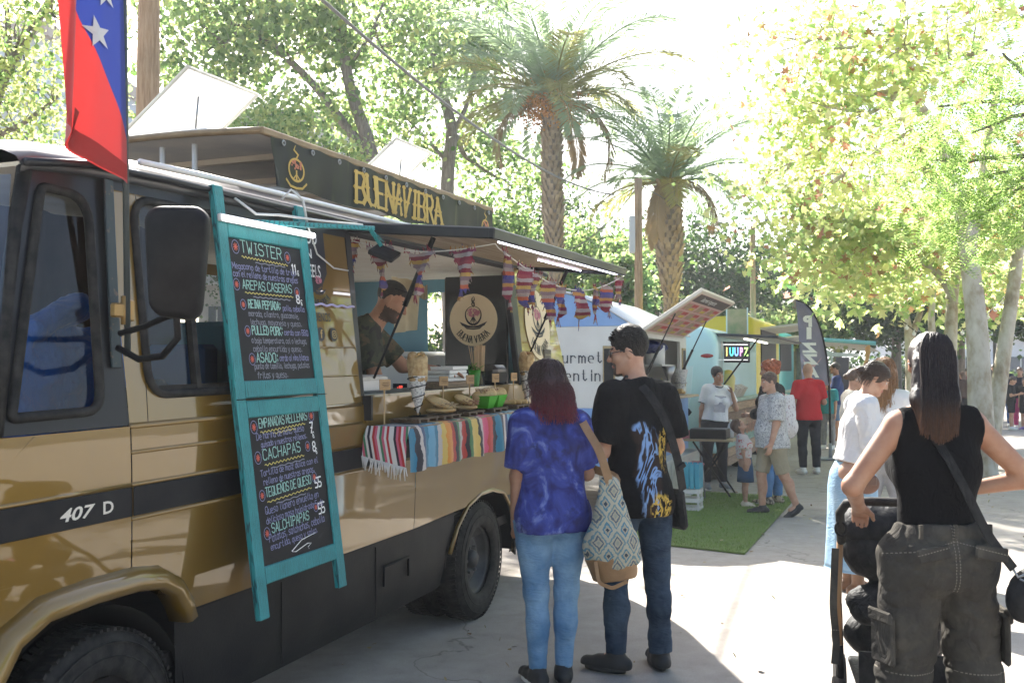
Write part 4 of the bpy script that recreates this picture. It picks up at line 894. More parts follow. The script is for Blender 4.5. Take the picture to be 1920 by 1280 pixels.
# shelf with striped cloth
SH = vthing('serving_shelf', 'narrow wooden serving shelf bracketed under the hatch of the gold van', 'shelf')
b = MB(); b.box((.115, -.34, 1.325), (.235, 2.3, .022), bevel=.004); b.build('shelf_board', plank(), SH)
for y in (-1.4, -.35, .7): b = MB(); b.bar((.01, y, 1.16), (.18, y, 1.31), .02, .02); b.bar((.008, y, 1.12), (.008, y, 1.32), .02, .015, (0, 1, 0)); b.build('bracket', black_pl(), SH)
b = MB(); b.bar((.012, -1.5, 1.37), (.012, -1.5, 1.495), .05, .02, (0, 1, 0)); b.build('end_post', black_up(), SH)
b = MB(); b.box((.008, -.34, 1.42), (.012, 2.32, .13)); b.build('splash_panel', gold(), SH)
ys = np.linspace(-1.50, .85, 120); rows = []
for x_, z_, k_ in ((.03, 1.341, 0), (.10, 1.341, 0), (.17, 1.341, 0), (.222, 1.340, .1), (.238, 1.325, .3), (.246, 1.28, .6), (.25, 1.22, .9), (.252, 1.16, 1.1), (.252, 1.115, 1.2)):
    rows.append([(x_+k_*(.010*math.sin(y*17)+.006*math.sin(y*41+1)), y, z_+.004*math.sin(y*23)*k_) for y in ys])
b = MB(); b.loft(rows, False, True, False); o = vmesh(b, 'striped_cloth', serape(), 'striped woven cloth with a fringe draped over the serving shelf', 'cloth')
b = MB(); rows = []
for k in range(10):
    t = k/9; rows.append([(.245*s_+.012, -1.505-.035*min(1, t*3)-.02*t, 1.344-.15*t-.05*t*s_) for s_ in np.linspace(0, 1, 14)])
b.loft(rows, False, True, False); e = b.build('cloth_end', serape_e(), o)
b = MB(); R = random.Random(5)
for k in range(34):
    s_ = k/33; p = np.array((.245*s_+.012, -1.56, 1.196-.05*s_)); L = R.uniform(.04, .075); dx, dy = R.uniform(-.01, .015), R.uniform(-.025, .005)
    b.tube([p, p+(dx*.5, dy*.6, -L*.5), p+(dx, dy, -L)], [.004, .003, .002], 5)
fr = b.build('fringe', M('fringe_white', (.72, .66, .6), .9), o); fr['kind'] = 'stuff'
# food displays: small pallet boards with the dish and a name tag on a stick
PAL = []
def pallet(y, x=.135):
    o = vthing('pallet_tray', ['pallet tray holding the tall tortilla cone', 'pallet tray under the open stuffed arepa', 'pallet tray under the meat filled bun', 'pallet tray under the green taco bowls', 'pallet tray with the row of fried cheese sticks'][len(PAL)], 'tray', (x, y, 1.345), group='little wooden pallet trays on the shelf'); PAL.append(o)
    for k in range(5): b = MB(); b.box((-.07+k*.035, 0, .022), (.03, .25, .006)); b.build('slat', M('tray_wood', (.06, .038, .022), .6, var=(.11, .07, .04), vs=20), o)
    for yy in (-.1, 0, .1): b = MB(); b.box((0, yy, .010), (.165, .022, .018)); b.build('runner', M('tray_wood', ()), o)
ty = (-1.22, -.92, -.58, -.2, .2)
for y in ty: pallet(y)
def sign(y, z, k, lab):
    o = vthing('name_tag', lab, 'tag', (.075, y, 1.345), 0, 'wooden name tags on sticks along the shelf')
    b = MB(); b.box((0, 0, .1), (.006, .007, .2)); b.build('stick', M('stick_wood', (.5, .33, .16), .6), o)
    b = MB(); b.box((.004, 0, .205), (.006, .062, .055), rotm(0, 0, -35+k*3), .001); t = b.build('tag_board', M('tag_wood', (.46, .29, .13), .6, var=(.36, .22, .1), vs=30), o)
    b = MB(); Rz = rotm(0, 0, -35+k*3)
    for q, w in ((.215, .04), (.205, .045), (.197, .03)): b.raw([np.array((.0085*.6+.004, 0, 0))+Rz@np.array((.0036, yy, 0))+np.array((0, 0, zz)) for yy, zz in ((-w/2, q-.0015), (w/2, q-.0015), (w/2, q+.0015), (-w/2, q+.0015))], [[0, 1, 2, 3]])
    b.build('tag_writing', M('burnt_brown', (.08, .04, .02), .8), t)
for k, (y, l) in enumerate(((-1.44, 'name tag on a stick left of the tall tortilla cone'), (-1.06, 'name tag on a stick right of the tall tortilla cone'), (-.74, 'name tag on a stick behind the open stuffed arepa'), (-.36, 'name tag on a stick between meat bun and green bowls'), (.05, 'name tag on a stick right of the green bowls'), (.38, 'name tag on a stick behind the fried cheese sticks'))): sign(y, 0, k, l)
wrapm = M('tortilla', (.55, .4, .2), .7, var=(.3, .17, .06), vs=30, bump=.5, bs=60); paper = M('newsprint', (.62, .6, .56), .8, var=(.3, .3, .3), vs=70, vlo=.5, vhi=.6)
meat = M('shredded_meat', (.2, .08, .03), .5, var=(.42, .22, .09), vs=50, bump=1, bs=60); bun = M('arepa_bun', (.62, .46, .22), .65, var=(.48, .3, .12), vs=18, bump=.3, bs=50)
def cone_food(loc, lab, filling, h=.30):
    o = vthing('tortilla_cone', lab, 'food', loc)
    b = MB(); b.lathe([(.004, .02), (.03, .10), (.052, h*.66)], (0, 0, 0), None, 20); b.build('paper_cone', paper, o)
    s_ = Solid(.006)
    for k in range(7): a = k*.9; s_.cone((.02*math.cos(a), .02*math.sin(a), h*.62), (.03*math.cos(a+.5), .03*math.sin(a+.5), h*.92+.02*math.sin(k*2)), .03, .026, .012)
    s_.folds(.006, (50, 50, 25)); solid_obj('wrap', s_, wrapm, o)
    b = MB(); R = random.Random(int(h*1000))
    for k in range(60): a = R.uniform(0, 6.28); q = R.uniform(0, .04); b.ball((q*math.cos(a), q*math.sin(a), h*.97+R.uniform(-.01, .015)), R.uniform(.004, .009), 6, 4)
    f = b.build('filling', filling, o); f['kind'] = 'stuff'
    b = MB(); b.tube([((.012+.045*t)*math.cos(t*24), (.012+.045*t)*math.sin(t*24), .01+h*.62*t) for t in np.linspace(0, 1, 80)], .003, 6); b.lathe([(.05, 0), (.055, .003), (.05, .006)], seg=20); b.build('wire_stand', black_pl(), o); return o
cone_food((.14, -1.19, 1.372), 'tall stuffed tortilla cone in a black coil stand on the shelf', M('crumb_topping', (.5, .33, .12), .7, var=(.35, .2, .07), vs=60), .33)
cone_food((.10, .58, 1.35), 'tortilla cone with shredded meat at the far end of the shelf', meat, .36)
def arepa(loc, lab, top, r=.075, open_=.035):
    o = vthing('arepa', lab, 'food', loc)
    s_ = Solid(.005); s_.ell((0, 0, .02), (r, r, .018), .01); s_.folds(.004, (40, 40, 40)); solid_obj('bottom_half', s_, bun, o)
    s_ = Solid(.005); s_.ell((-.01, 0, .05+open_*.4), (r*.95, r, .02), .01, rotm(0, 22, 0)); s_.folds(.004, (40, 40, 40), 3); solid_obj('top_half', s_, bun, o)
    b = MB(); R = random.Random(3)
    for k in range(120):
        a = R.uniform(-1.9, 1.9); q = R.uniform(.2, 1)*r*1.02; p = np.array((q*math.cos(a), q*math.sin(a), .035+R.uniform(0, .025)))
        d_ = np.array((R.uniform(-1, 1), R.uniform(-1, 1), R.uniform(-.6, .3))); d_ *= .015/np.linalg.norm(d_); b.tube([p-d_, p+d_], [.003, .002], 4)
    f = b.build('filling', top, o); f['kind'] = 'stuff'
arepa((.14, -.90, 1.372), 'open arepa heaped with shredded meat and pale sauce', M('pulled_pork', (.3, .17, .08), .6, var=(.6, .5, .3), vs=40), .085)
arepa((.14, -.56, 1.372), 'small arepa bun with dark meat filling', meat, .07)
for k, (dy, lab) in enumerate(((-.285, 'left green plastic bowl holding a stuffed roll'), (-.13, 'right green plastic bowl holding a stuffed roll'))):
    o = vthing('green_bowl', lab, 'bowl', (.14, dy, 1.372), 0, 'green bowls on the shelf')
    b = MB(); b.loft([[(sx_*w, sy_*w*1.05, z) for sx_, sy_ in ((-1, -1), (1, -1), (1, 1), (-1, 1))] for w, z in ((.042, 0), (.066, .075), (.070, .077), (.062, .074), (.04, .006))], True, False); b.build('bowl', M('lime_plastic', (.08, .5, .02), .3, trans=(.15, .7, .05), tw=.35), o)
    s_ = Solid(.006); s_.cone((-.03, -.05, .07), (.03, .045, .085), .032, .034, .01); s_.folds(.006, (50, 50, 50), k); solid_obj('roll', s_, bun, o)
    b = MB(); R = random.Random(k)
    for q in range(60): b.ball((R.uniform(-.04, .04), R.uniform(-.05, .05), .11+R.uniform(-.012, .008)), R.uniform(.004, .009), 5, 4)
    f = b.build('topping', M('topping_cream', (.62, .48, .3), .7, var=(.4, .2, .1), vs=60), o); f['kind'] = 'stuff'
for k, (dx, dy, rz) in enumerate(((-.04, .13, 8), (0, .2, -4), (.03, .26, 6), (-.01, .31, 3))):
    s_ = Solid(.005); s_.cone((-.055, 0, .014), (.055, 0, .014), .014, .014, .005); s_.folds(.003, (60, 60, 60), k); o = solid_obj('cheese_stick', s_, bun, None); o.matrix_world = VM @ Matrix.Translation((.14+dx*.5, dy, 1.372)) @ Matrix.Rotation(rad(rz), 4, 'Z')
    tag(o, ['fried cheese stick nearest the green bowls', 'second fried cheese stick from the green bowls', 'third fried cheese stick from the green bowls', 'fried cheese stick farthest from the green bowls'][k], 'food', 'fried cheese sticks on a tray')
# things on the work top inside
o = vthing('napkin_box', 'wooden tray heaped with white paper napkins behind the shelf', 'napkins', (-.19, -.1, 1.49), 0)
b = MB(); b.box((0, 0, .02), (.2, .46, .04), bevel=.004); b.build('tray', plank(), o)
for k in range(4): b = MB(); b.box((.005*k, .02*(k % 2)-.05, .055+k*.024), (.17, .28, .022), rotm(0, 0, k*2.5-3), .003); b.build('napkin_pile', M('napkin_white', (.8, .79, .76), .9, bump=.3, bs=30), o)
o = vthing('green_cup', 'green glass of leaves and cocktail sticks on the counter', 'cup', (-.10, .12, 1.49))
b = MB(); b.lathe([(.03, 0), (.042, .11), (.039, .11), (.028, .005)], seg=20); b.build('glass', M('green_glass', (.05, .3, .03), .2, trans=(.1, .5, .05), tw=.3), o)
b = MB(); R = random.Random(9)
for k in range(40): a = R.uniform(0, 6.28); q = R.uniform(0, .05); p = np.array((q*math.cos(a), q*math.sin(a), .10+R.uniform(0, .05))); d_ = np.array((R.uniform(-1, 1), R.uniform(-1, 1), R.uniform(0, 1)))*.02; e_ = np.cross(d_, (0, 0, 1))*.5; b.raw([p-d_, p+e_, p+d_, p-e_], [[0, 1, 2, 3]])
f = b.build('leaves', M('herb_leaf', (.05, .22, .02), .5, trans=(.1, .35, .03)), o); f['kind'] = 'stuff'
b = MB()
for k in range(3): b.tube([(0, 0, .05), (-.03+k*.02, -.03, .28-k*.02)], .0018, 5)
b.build('cocktail_stick', M('stick_wood', ()), o)
o = vthing('stirrer_jar', 'bundle of pale wooden stirrers standing in a jar', 'jar', (-.14, .30, 1.49))
b = MB(); b.lathe([(.0, 0), (.035, 0), (.037, .1), (.034, .1), (.032, .01)], seg=18); b.build('jar', glass('jar_glass', (.85, .85, .85)), o)
b = MB(); R = random.Random(2)
for k in range(46):
    a = R.uniform(0, 6.28); q = math.sqrt(R.random())*.026; b.bar((q*math.cos(a), q*math.sin(a), .01), (q*1.5*math.cos(a), q*1.5*math.sin(a), .27+R.uniform(-.01, .01)), .006, .0018)
f = b.build('stirrers', M('stirrer_wood', (.66, .48, .3), .7), o); f['kind'] = 'stuff'
o = vthing('counter_warmer', 'low black counter box between stirrers and hatch jamb', 'box', (-.16, .52, 1.49)); b = MB(); b.box((0, 0, .07), (.2, .22, .14), bevel=.03); b.build('case', M('smoked_plastic', (.015, .015, .016), .2, coat=.4), o); b = MB(); b.box((.102, 0, .06), (.004, .16, .06)); b.build('front_plate', black_pl(), o)
o = vthing('chest_freezer', 'white chest freezer with a digital display inside the van', 'freezer', (-1.25, 1.15, .58)); b = MB(); b.box((0, 0, .55), (.62, .56, 1.1), bevel=.02); b.build('cabinet', white_p(), o); b = MB(); b.box((0, 0, 1.125), (.64, .58, .05), bevel=.015); b.build('lid', white_p(), o); b = MB(); b.box((.2, -.282, .88), (.12, .008, .05)); b.build('display', M('display_dark', (.03, .03, .035), .2), o); b = MB(); font_text(b, '-18', (.2, -.287, .865), (1, 0, 0), (0, 0, 1), .025, 1, 0, .001); b.build('digits', M('digit_red', (.4, .02, .02), .4, emit=((.9, .05, .03), 1.0)), o)
o = vthing('white_fridge', 'small white fridge with its door open at the back of the van', 'fridge', (-.80, 1.18, .58)); b = MB(); b.box((0, .1, .56), (.34, .4, 1.12), bevel=.015); b.build('cabinet', white_p(), o); b = MB(); b.box((-.02, -.14, .62), (.36, .05, 1.0), bevel=.02); dr = b.build('door', white_p(), o); b = MB(); b.box((-.02, -.17, .8), (.22, .02, .3), bevel=.015); b.build('door_shelf', M('liner_grey', (.5, .5, .49), .4), dr)
o = vthing('grill_top', 'steel grill box below the vendor\'s hand behind the counter', 'grill', (-.36, -1.15, 1.49)); b = MB(); b.box((0, 0, .05), (.3, .55, .1), bevel=.015); b.build('body', M('brushed_white', (.6, .6, .6), .3, .3), o); b = MB(); b.bar((.155, -.25, .08), (.155, .25, .08), .01, .02); b.build('rim', steel(), o)
b = MB(); rows = [[(-.95+.02*math.sin(u*14+t*2), .55+.42*u, 2.28-.42*t+.04*u*t) for u in np.linspace(0, 1, 16)] for t in np.linspace(0, 1, 8)]; b.loft(rows, False, True, False); vmesh(b, 'hanging_cloth', M('cream_cloth', (.62, .55, .4), .9, var=(.5, .42, .28), vs=9, trans=(.7, .62, .42), tw=.4), 'cream cotton cloth hanging behind the vendor', 'cloth')
b = MB(); rows = [[(-1.0, .75+.5*u, 2.26-.11*t+.01*math.sin(u*20)) for u in np.linspace(0, 1, 10)] for t in (0, .5, 1)]; b.loft(rows, False, True, False); vmesh(b, 'bark_valance', M('valance', (.4, .33, .22), .9, var=(.2, .15, .08), vs=12, stretch=(1, 4, 1)), 'mottled cream valance strip hung below the van ceiling', 'cloth')
# the blue padded jacket in the cab and clutter
s_ = Solid(.012)
for a in range(4): s_.cone((-.38-.02*a, -3.42+.0*a, 1.36+.11*a), (-.34, -3.0+.01*a, 1.37+.11*a), .115, .125, .03)
s_.cone((-.3, -3.3, 1.8), (-.3, -3.1, 1.88), .05, .05, .03); s_.folds(.02, (14, 14, 22), 2)
o = solid_obj('padded_jacket', s_, M('jacket_blue', (.008, .11, .5), .6, sheen=.3, bump=.3, bs=40), None); o.matrix_world = VM; tag(o, 'bright blue padded jacket heaped behind the cab window', 'jacket')
o = vthing('storage_crate', 'blue plastic crate behind the middle side window', 'crate', (-.32, -2.5, 1.25)); b = MB(); b.box((0, 0, .25), (.3, .12, .5), bevel=.02); b.build('crate_body', M('crate_blue', (.01, .09, .3), .4), o); b = MB(); b.box((0, .16, .3), (.28, .1, .6), bevel=.02); b.build('crate_lid', M('crate_blue_light', (.12, .3, .42), .5), o)
b = MB(); R = random.Random(8); s_ = Solid(.014)
for k in range(7): s_.ell((-.32+R.uniform(-.08, .08), -2.95+.1*k, 1.42+R.uniform(-.03, .05)), (.1, .09, .08), .03)
s_.folds(.02, (20, 20, 20), 5); o = solid_obj('cloth_bundle', s_, M('bundle_cloth', (.05, .07, .09), .8, var=(.18, .15, .08), vs=7), None); o.matrix_world = VM; tag(o, 'heap of dark clothes and bags behind the side window', 'bundle')
# crochet bunting along the edge of the flap
BU = vthing('crochet_bunting', 'string of multicoloured crochet pennants along the hatch flap', 'bunting')
near = lambda t: (-.13+.83*t, -1.46, 2.30-.05*math.sin(t*math.pi)-.06*t)
far = lambda t: (.69, -1.44+2.46*t, 2.235-.16*math.sin(t*math.pi)+.03*t)
b = MB(); b.tube([near(t) for t in np.linspace(0, 1, 20)]+[far(t) for t in np.linspace(.02, 1, 40)], .003, 5); b.build('string', M('twine', (.6, .56, .48), .9), BU)
def pennant(p, tdir, w, h, seed):
    R = random.Random(seed); p0 = np.array(p); zz = R.uniform(0, .25); p = np.array((0, 0, zz)); td = np.array(tdir)/np.linalg.norm(tdir); out = np.cross(td, (0, 0, 1)); b = MB(); n = 8; rows = []
    tw_ = R.uniform(-.5, .5); sw = R.uniform(-.15, .15)
    for j in range(n+1):
        t = j/n; ww = w*(1-t*.92)*(1+.12*math.sin(t*19+seed)); rows.append([p+td*(ww*(u-.5)+sw*t*h)*1.0+out*(.02*math.sin(u*5+j*.4+seed)+tw_*(u-.5)*w*t)+np.array((0, 0, -h*t+.012*math.sin(u*9+seed))) for u in np.linspace(0, 1, 9)])
    b.loft(rows, False, True, False)
    for r_ in rows[:-1:1]:
        for e in (r_[0], r_[-1]):
            for q in range(2): b.tube([e, e+np.array((R.uniform(-.012, .012), R.uniform(-.012, .012), R.uniform(-.03, -.008)))], [.004, .0015], 4)
    for k in range(9): b.tube([rows[0][k], rows[0][k]+np.array((R.uniform(-.01, .01), R.uniform(-.01, .01), R.uniform(.005, .03)))], [.004, .002], 4)
    for k in range(6): b.tube([rows[-1][4], rows[-1][4]+np.array((R.uniform(-.015, .015), R.uniform(-.015, .015), -R.uniform(.03, .07)))], [.004, .0015], 4)
    b.build('pennant', crochet(), BU).location = p0-np.array((0, 0, zz))
for k, t in enumerate((.03, .24, .52, .80)): pennant(near(t), (1, -.3 if k else .5, 0), (.08, .15, .18, .17)[k], .21, k)
for k, t in enumerate((.06, .16, .22, .33, .42, .56, .70, .79, .93)): pennant(far(t), (.15, 1, 0), (.1, .15, .13, .15, .14, .2, .11, .2, .08)[k], (.22, .2, .18, .2, .17, .17, .16, .17, .14)[k], 20+k)
# ---------------- place finder: point on the sight line of the camera at depth Y ----------------
_F, _CX, _CY, _PT = 1867., 960., 640., math.atan(54/1867)
def at(px, py, Y):
    x, y, z = (px-_CX)/_F, 1., -(py-_CY)/_F; c, s = math.cos(_PT), math.sin(_PT)
    r = np.array((x, y*c-z*s, y*s+z*c)); return np.array((0, 0, 1.6))+r*(Y/r[1])
def onground(px, py):
    q = at(px, py, 1.)-np.array((0, 0, 1.6)); return np.array((0, 0, 1.6))+q*(1.6/-q[2])
def fast_mesh(name, V, F, mats, parent=None, mi=None, smooth=False):
    me = bpy.data.meshes.new(name); n, k = F.shape
    me.vertices.add(len(V)); me.vertices.foreach_set('co', V.astype(np.float32).ravel()); me.loops.add(n*k); me.loops.foreach_set('vertex_index', F.astype(np.int32).ravel())
    me.polygons.add(n); me.polygons.foreach_set('loop_start', np.arange(n, dtype=np.int32)*k)
    for m in mats: me.materials.append(m)
    if mi is not None: me.polygons.foreach_set('material_index', mi.astype(np.int32))
    if smooth: me.polygons.foreach_set('use_smooth', np.ones(n, bool))
    me.update(calc_edges=True); me.validate(); return link(bpy.data.objects.new(name, me), parent)
LEAF = {'oval': (np.array([(0, 0, 0), (.36, .35, .05), (.3, .75, .03), (0, 1, -.05), (-.3, .75, .03), (-.36, .35, .05)]), [[0, 1, 2, 3, 4, 5]]),
        'dia': (np.array([(0, 0, 0), (.42, .45, .06), (0, 1, -.04), (-.42, .45, .06)]), [[0, 1, 2, 3]]),
        'star': (np.array([(0, 0, 0), (.28, .02, 0), (.6, .12, .05), (.34, .34, .02), (.56, .72, .06), (.2, .62, 0), (0, 1.05, -.06), (-.2, .62, 0), (-.56, .72, .06), (-.34, .34, .02), (-.6, .12, .05), (-.28, .02, 0)]), [list(range(12))])}
def leaves(name, C, size, kind, mats, wts, parent, droop=.35, flat=.5, r=None):
    r = r or rng; n = len(C); T, F = LEAF[kind]
    d = r.normal(size=(n, 3)); d[:, 2] -= droop*1.5; d /= np.linalg.norm(d, axis=1)[:, None]
    nn = r.normal(size=(n, 3)); nn[:, 2] += flat*2; nn -= d*(nn*d).sum(1)[:, None]; nn /= np.linalg.norm(nn, axis=1)[:, None]
    x = np.cross(d, nn); s = (size*r.uniform(.55, 1.25, n))[:, None, None]
    V = C[:, None]+s*(T[None, :, :1]*x[:, None]+T[None, :, 1:2]*d[:, None]+T[None, :, 2:]*nn[:, None])
    k = len(T); F = np.array(F[0])[None]+np.arange(n)[:, None]*k
    mi = r.choice(len(mats), n, p=np.array(wts)/sum(wts))
    o = fast_mesh(name, V.reshape(-1, 3), F, mats, parent, mi); o['kind'] = 'stuff'; return o
def limb(b, a, c, r0, r1, bend=.15, seg=6, n=6, rr=None):
    rr = rr or random; a = np.array(a, float); c = np.array(c, float); L = np.linalg.norm(c-a); off = np.array((rr.uniform(-1, 1), rr.uniform(-1, 1), rr.uniform(-.2, .8)))*bend*L; P = []
    for i in range(n+1):
        t = i/n; P.append(a*(1-t)+c*t+off*4*t*(1-t)*.5+np.array((rr.uniform(-1, 1), rr.uniform(-1, 1), rr.uniform(-1, 1)))*L*.02*(0 < i < n))
    b.tube(P, np.linspace(r0, r1, n+1), seg, False); return P
def broadleaf(label, stems, blobs, leafm, wts, size, kind, seed, bark, group, name='tree', sig=.32, per=150, twig=.5):
    """stems: list of (points, r0, r1); blobs: (centre, radii, clumps). Every clump hangs on a branch from the nearest stem point."""
    R = random.Random(seed); r = np.random.default_rng(seed); o = empty(name, label, 'tree', tuple(np.array(stems[0][0][0])*(1, 1, 0)), group=group); base = np.array(stems[0][0][0])*(1, 1, 0)
    b = MB(); nodes = []
    for P, r0, r1 in stems:
        P = np.array(P, float); t = np.linspace(0, 1, len(P)); tt = np.linspace(0, 1, len(P)*4); Q = np.stack([np.interp(tt, t, P[:, k]) for k in range(3)], 1)
        for _ in range(3): Q[1:-1] = (Q[:-2]+2*Q[1:-1]+Q[2:])/4
        rr = r0+(r1-r0)*tt**.8; b.tube(Q-base, rr, 12, False); nodes += [(q, w) for q, w in zip(Q[len(Q)//3:], rr[len(Q)//3:])]
    N = np.array([q for q, _ in nodes]); C = []
    for c, rad_, n in blobs:
        c = np.array(c, float); rad_ = np.array(rad_, float); hub = None
        k = np.argmin(((N-c)**2).sum(1)+.5*np.maximum(0, N[:, 2]-c[2])**2); w = nodes[k][1]; P = limb(b, N[k]-base, c-base-rad_*(0, 0, .3), min(w*.7, .09), .022, .2, 7, 8, R); P = np.array(P)+base
        for i in range(n):
            v = r.normal(size=3); v /= np.linalg.norm(v); q = c+v*rad_*r.uniform(.25, 1)**.6
            j = np.argmin(((P-q)**2).sum(1)); limb(b, P[max(1, j-1)]-base, q-base, .014*twig+.006, .004, .25, 4, 4, R)
            m = int(per*R.uniform(.5, 1.4)); s = sig*R.uniform(.6, 1.3); C.append(q+r.normal(size=(m, 3))*(s, s, s*.6))
    b.build('trunk', bark, o)
    C = np.concatenate(C)-base; leaves('crown', C, size, kind, leafm, wts, o, r=r); return o
lf = lambda n, c, t, tw=.5: M(n, c, .5, trans=t, tw=tw, spec=.3)
GREEN = [lf('leaf_green_a', (.05, .10, .03), (.34, .52, .17), .55), lf('leaf_green_b', (.07, .13, .04), (.48, .64, .24), .55), lf('leaf_green_c', (.035, .07, .025), (.17, .31, .07)), lf('leaf_lime', (.12, .16, .04), (.7, .76, .3), .6)]
PLANE = [lf('leaf_plane_a', (.12, .16, .04), (.72, .82, .32), .74), lf('leaf_plane_b', (.15, .17, .05), (.82, .84, .40), .74), lf('leaf_plane_c', (.07, .11, .03), (.48, .68, .24), .7), lf('leaf_plane_red', (.2, .06, .04), (.7, .34, .26), .6), lf('leaf_plane_brown', (.16, .08, .03), (.55, .33, .14), .6)]
DARK = [lf('leaf_dark_a', (.022, .05, .024), (.05, .11, .03), .35), lf('leaf_dark_b', (.035, .07, .03), (.09, .17, .04), .35), lf('leaf_dark_c', (.05, .09, .035), (.14, .22, .05), .4)]
FEATH = [lf('leaf_feather_a', (.07, .15, .035), (.5, .7, .22), .6), lf('leaf_feather_b', (.10, .17, .04), (.62, .78, .28), .6), lf('leaf_feather_c', (.05, .11, .03), (.3, .48, .1))]
DK = 1.55
S_ = lambda Y, *pts: [at(px, py, (Y+(dy[0] if dy else 0))*DK) for px, py, *dy in pts]
BL = lambda px, py, Y, rx, ry, rz, n: (at(px, py, Y*DK), (rx*DK, ry*DK, rz*DK), n)
gr = 'broadleaved trees behind the gold van'
x0 = at(715, 694, 14*DK)*(1, 1, 0)
broadleaf('tall green tree with forked stems rising behind the black banner', [([x0, *S_(14, (705, 330), (690, 260), (655, 170), (640, 60), (640, 0), (645, -40))], .2, .07), ([*S_(14, (700, 300), (650, 240), (600, 170), (520, 90), (430, 40), (330, -20))], .13, .045), ([*S_(14, (645, 140), (700, 60), (740, -60))], .05, .02)],
    [BL(420, 60, 13.6, 1.0, 1.0, .7, 16), BL(360, 120, 13.8, .7, .8, .5, 9), BL(560, 70, 14, 1.0, 1.1, .8, 16), BL(640, 10, 14, 1.2, 1.2, .6, 14), BL(720, 60, 14.2, .9, 1.1, .9, 16), BL(480, -20, 13.6, 1.4, 1.3, .6, 14), BL(620, 180, 14.3, .6, .7, .5, 8), BL(330, -20, 13.5, .6, .8, .5, 8)],
    GREEN, [4, 4, 2, 2], .155, 'oval', 11, barkgrey(), gr, per=112, sig=.46)
broadleaf('green tree with a dark leaning trunk left of the tall palm', [([at(850, 694, 17*DK)*(1, 1, 0), *S_(17, (835, 330), (850, 250), (835, 190), (815, 120), (800, 0), (795, -50))], .22, .07), ([*S_(17, (845, 260), (880, 190), (900, 90), (930, -60))], .08, .03), ([*S_(17, (835, 300), (790, 250), (740, 200))], .06, .02)],
    [BL(760, 160, 16.5, .8, 1, .6, 12), BL(830, 60, 17, 1.1, 1.2, .9, 18), BL(880, 150, 17.5, .8, 1, .8, 14), BL(740, 260, 17, .9, 1.0, .5, 12), BL(900, -20, 17, .9, 1, .7, 9), BL(850, -40, 17, 1.4, 1.4, .6, 14), BL(900, 270, 18, .8, .8, .6, 12), BL(960, 330, 19, .8, .9, .7, 12)],
    GREEN, [4, 3, 3, 2], .155, 'oval', 12, barkgrey(), gr, per=112, sig=.46)
DK = 1
broadleaf('pale yellow green tree at the left edge behind the flag', [([at(-60, 694, 14)*(1, 1, 0), *S_(14, (-40, 300), (0, 150), (70, 40), (130, -60))], .13, .04), ([*S_(14, (-20, 220), (20, 110), (10, -20))], .07, .03), ([*S_(14, (-20, 260), (50, 230), (110, 180))], .05, .02)],
    [BL(30, 60, 13.5, .8, .9, .7, 10), BL(90, 180, 14, .5, .6, .5, 7), BL(20, 230, 14, .7, .8, .4, 9), BL(-20, 120, 14, .7, .8, .6, 7), BL(100, 10, 13.5, .6, .8, .5, 7), BL(60, -120, 13, 1.3, 1.3, .9, 12), BL(220, -160, 12.5, 1.3, 1.4, .9, 10), BL(60, 285, 15, .8, .6, .3, 8)],
    GREEN, [1, 4, 1, 6], .085, 'oval', 13, barkgrey(), gr, per=90)
broadleaf('low yellow green shrubby tree showing over the raised roof', [([at(520, 694, 19)*(1, 1, 0), *S_(19, (520, 330), (540, 280))], .1, .05)],
    [BL(470, 250, 18.5, 1.0, .9, .5, 12), BL(580, 260, 19, 1.0, .9, .6, 13), BL(660, 300, 19, .9, .9, .5, 11), BL(530, 200, 19.5, .8, .8, .4, 8), BL(380, 260, 19, .9, .9, .5, 9), BL(250, 270, 20, 1.0, .9, .6, 10)], GREEN, [2, 4, 1, 4], .1, 'oval', 14, barkgrey(), gr, per=120)
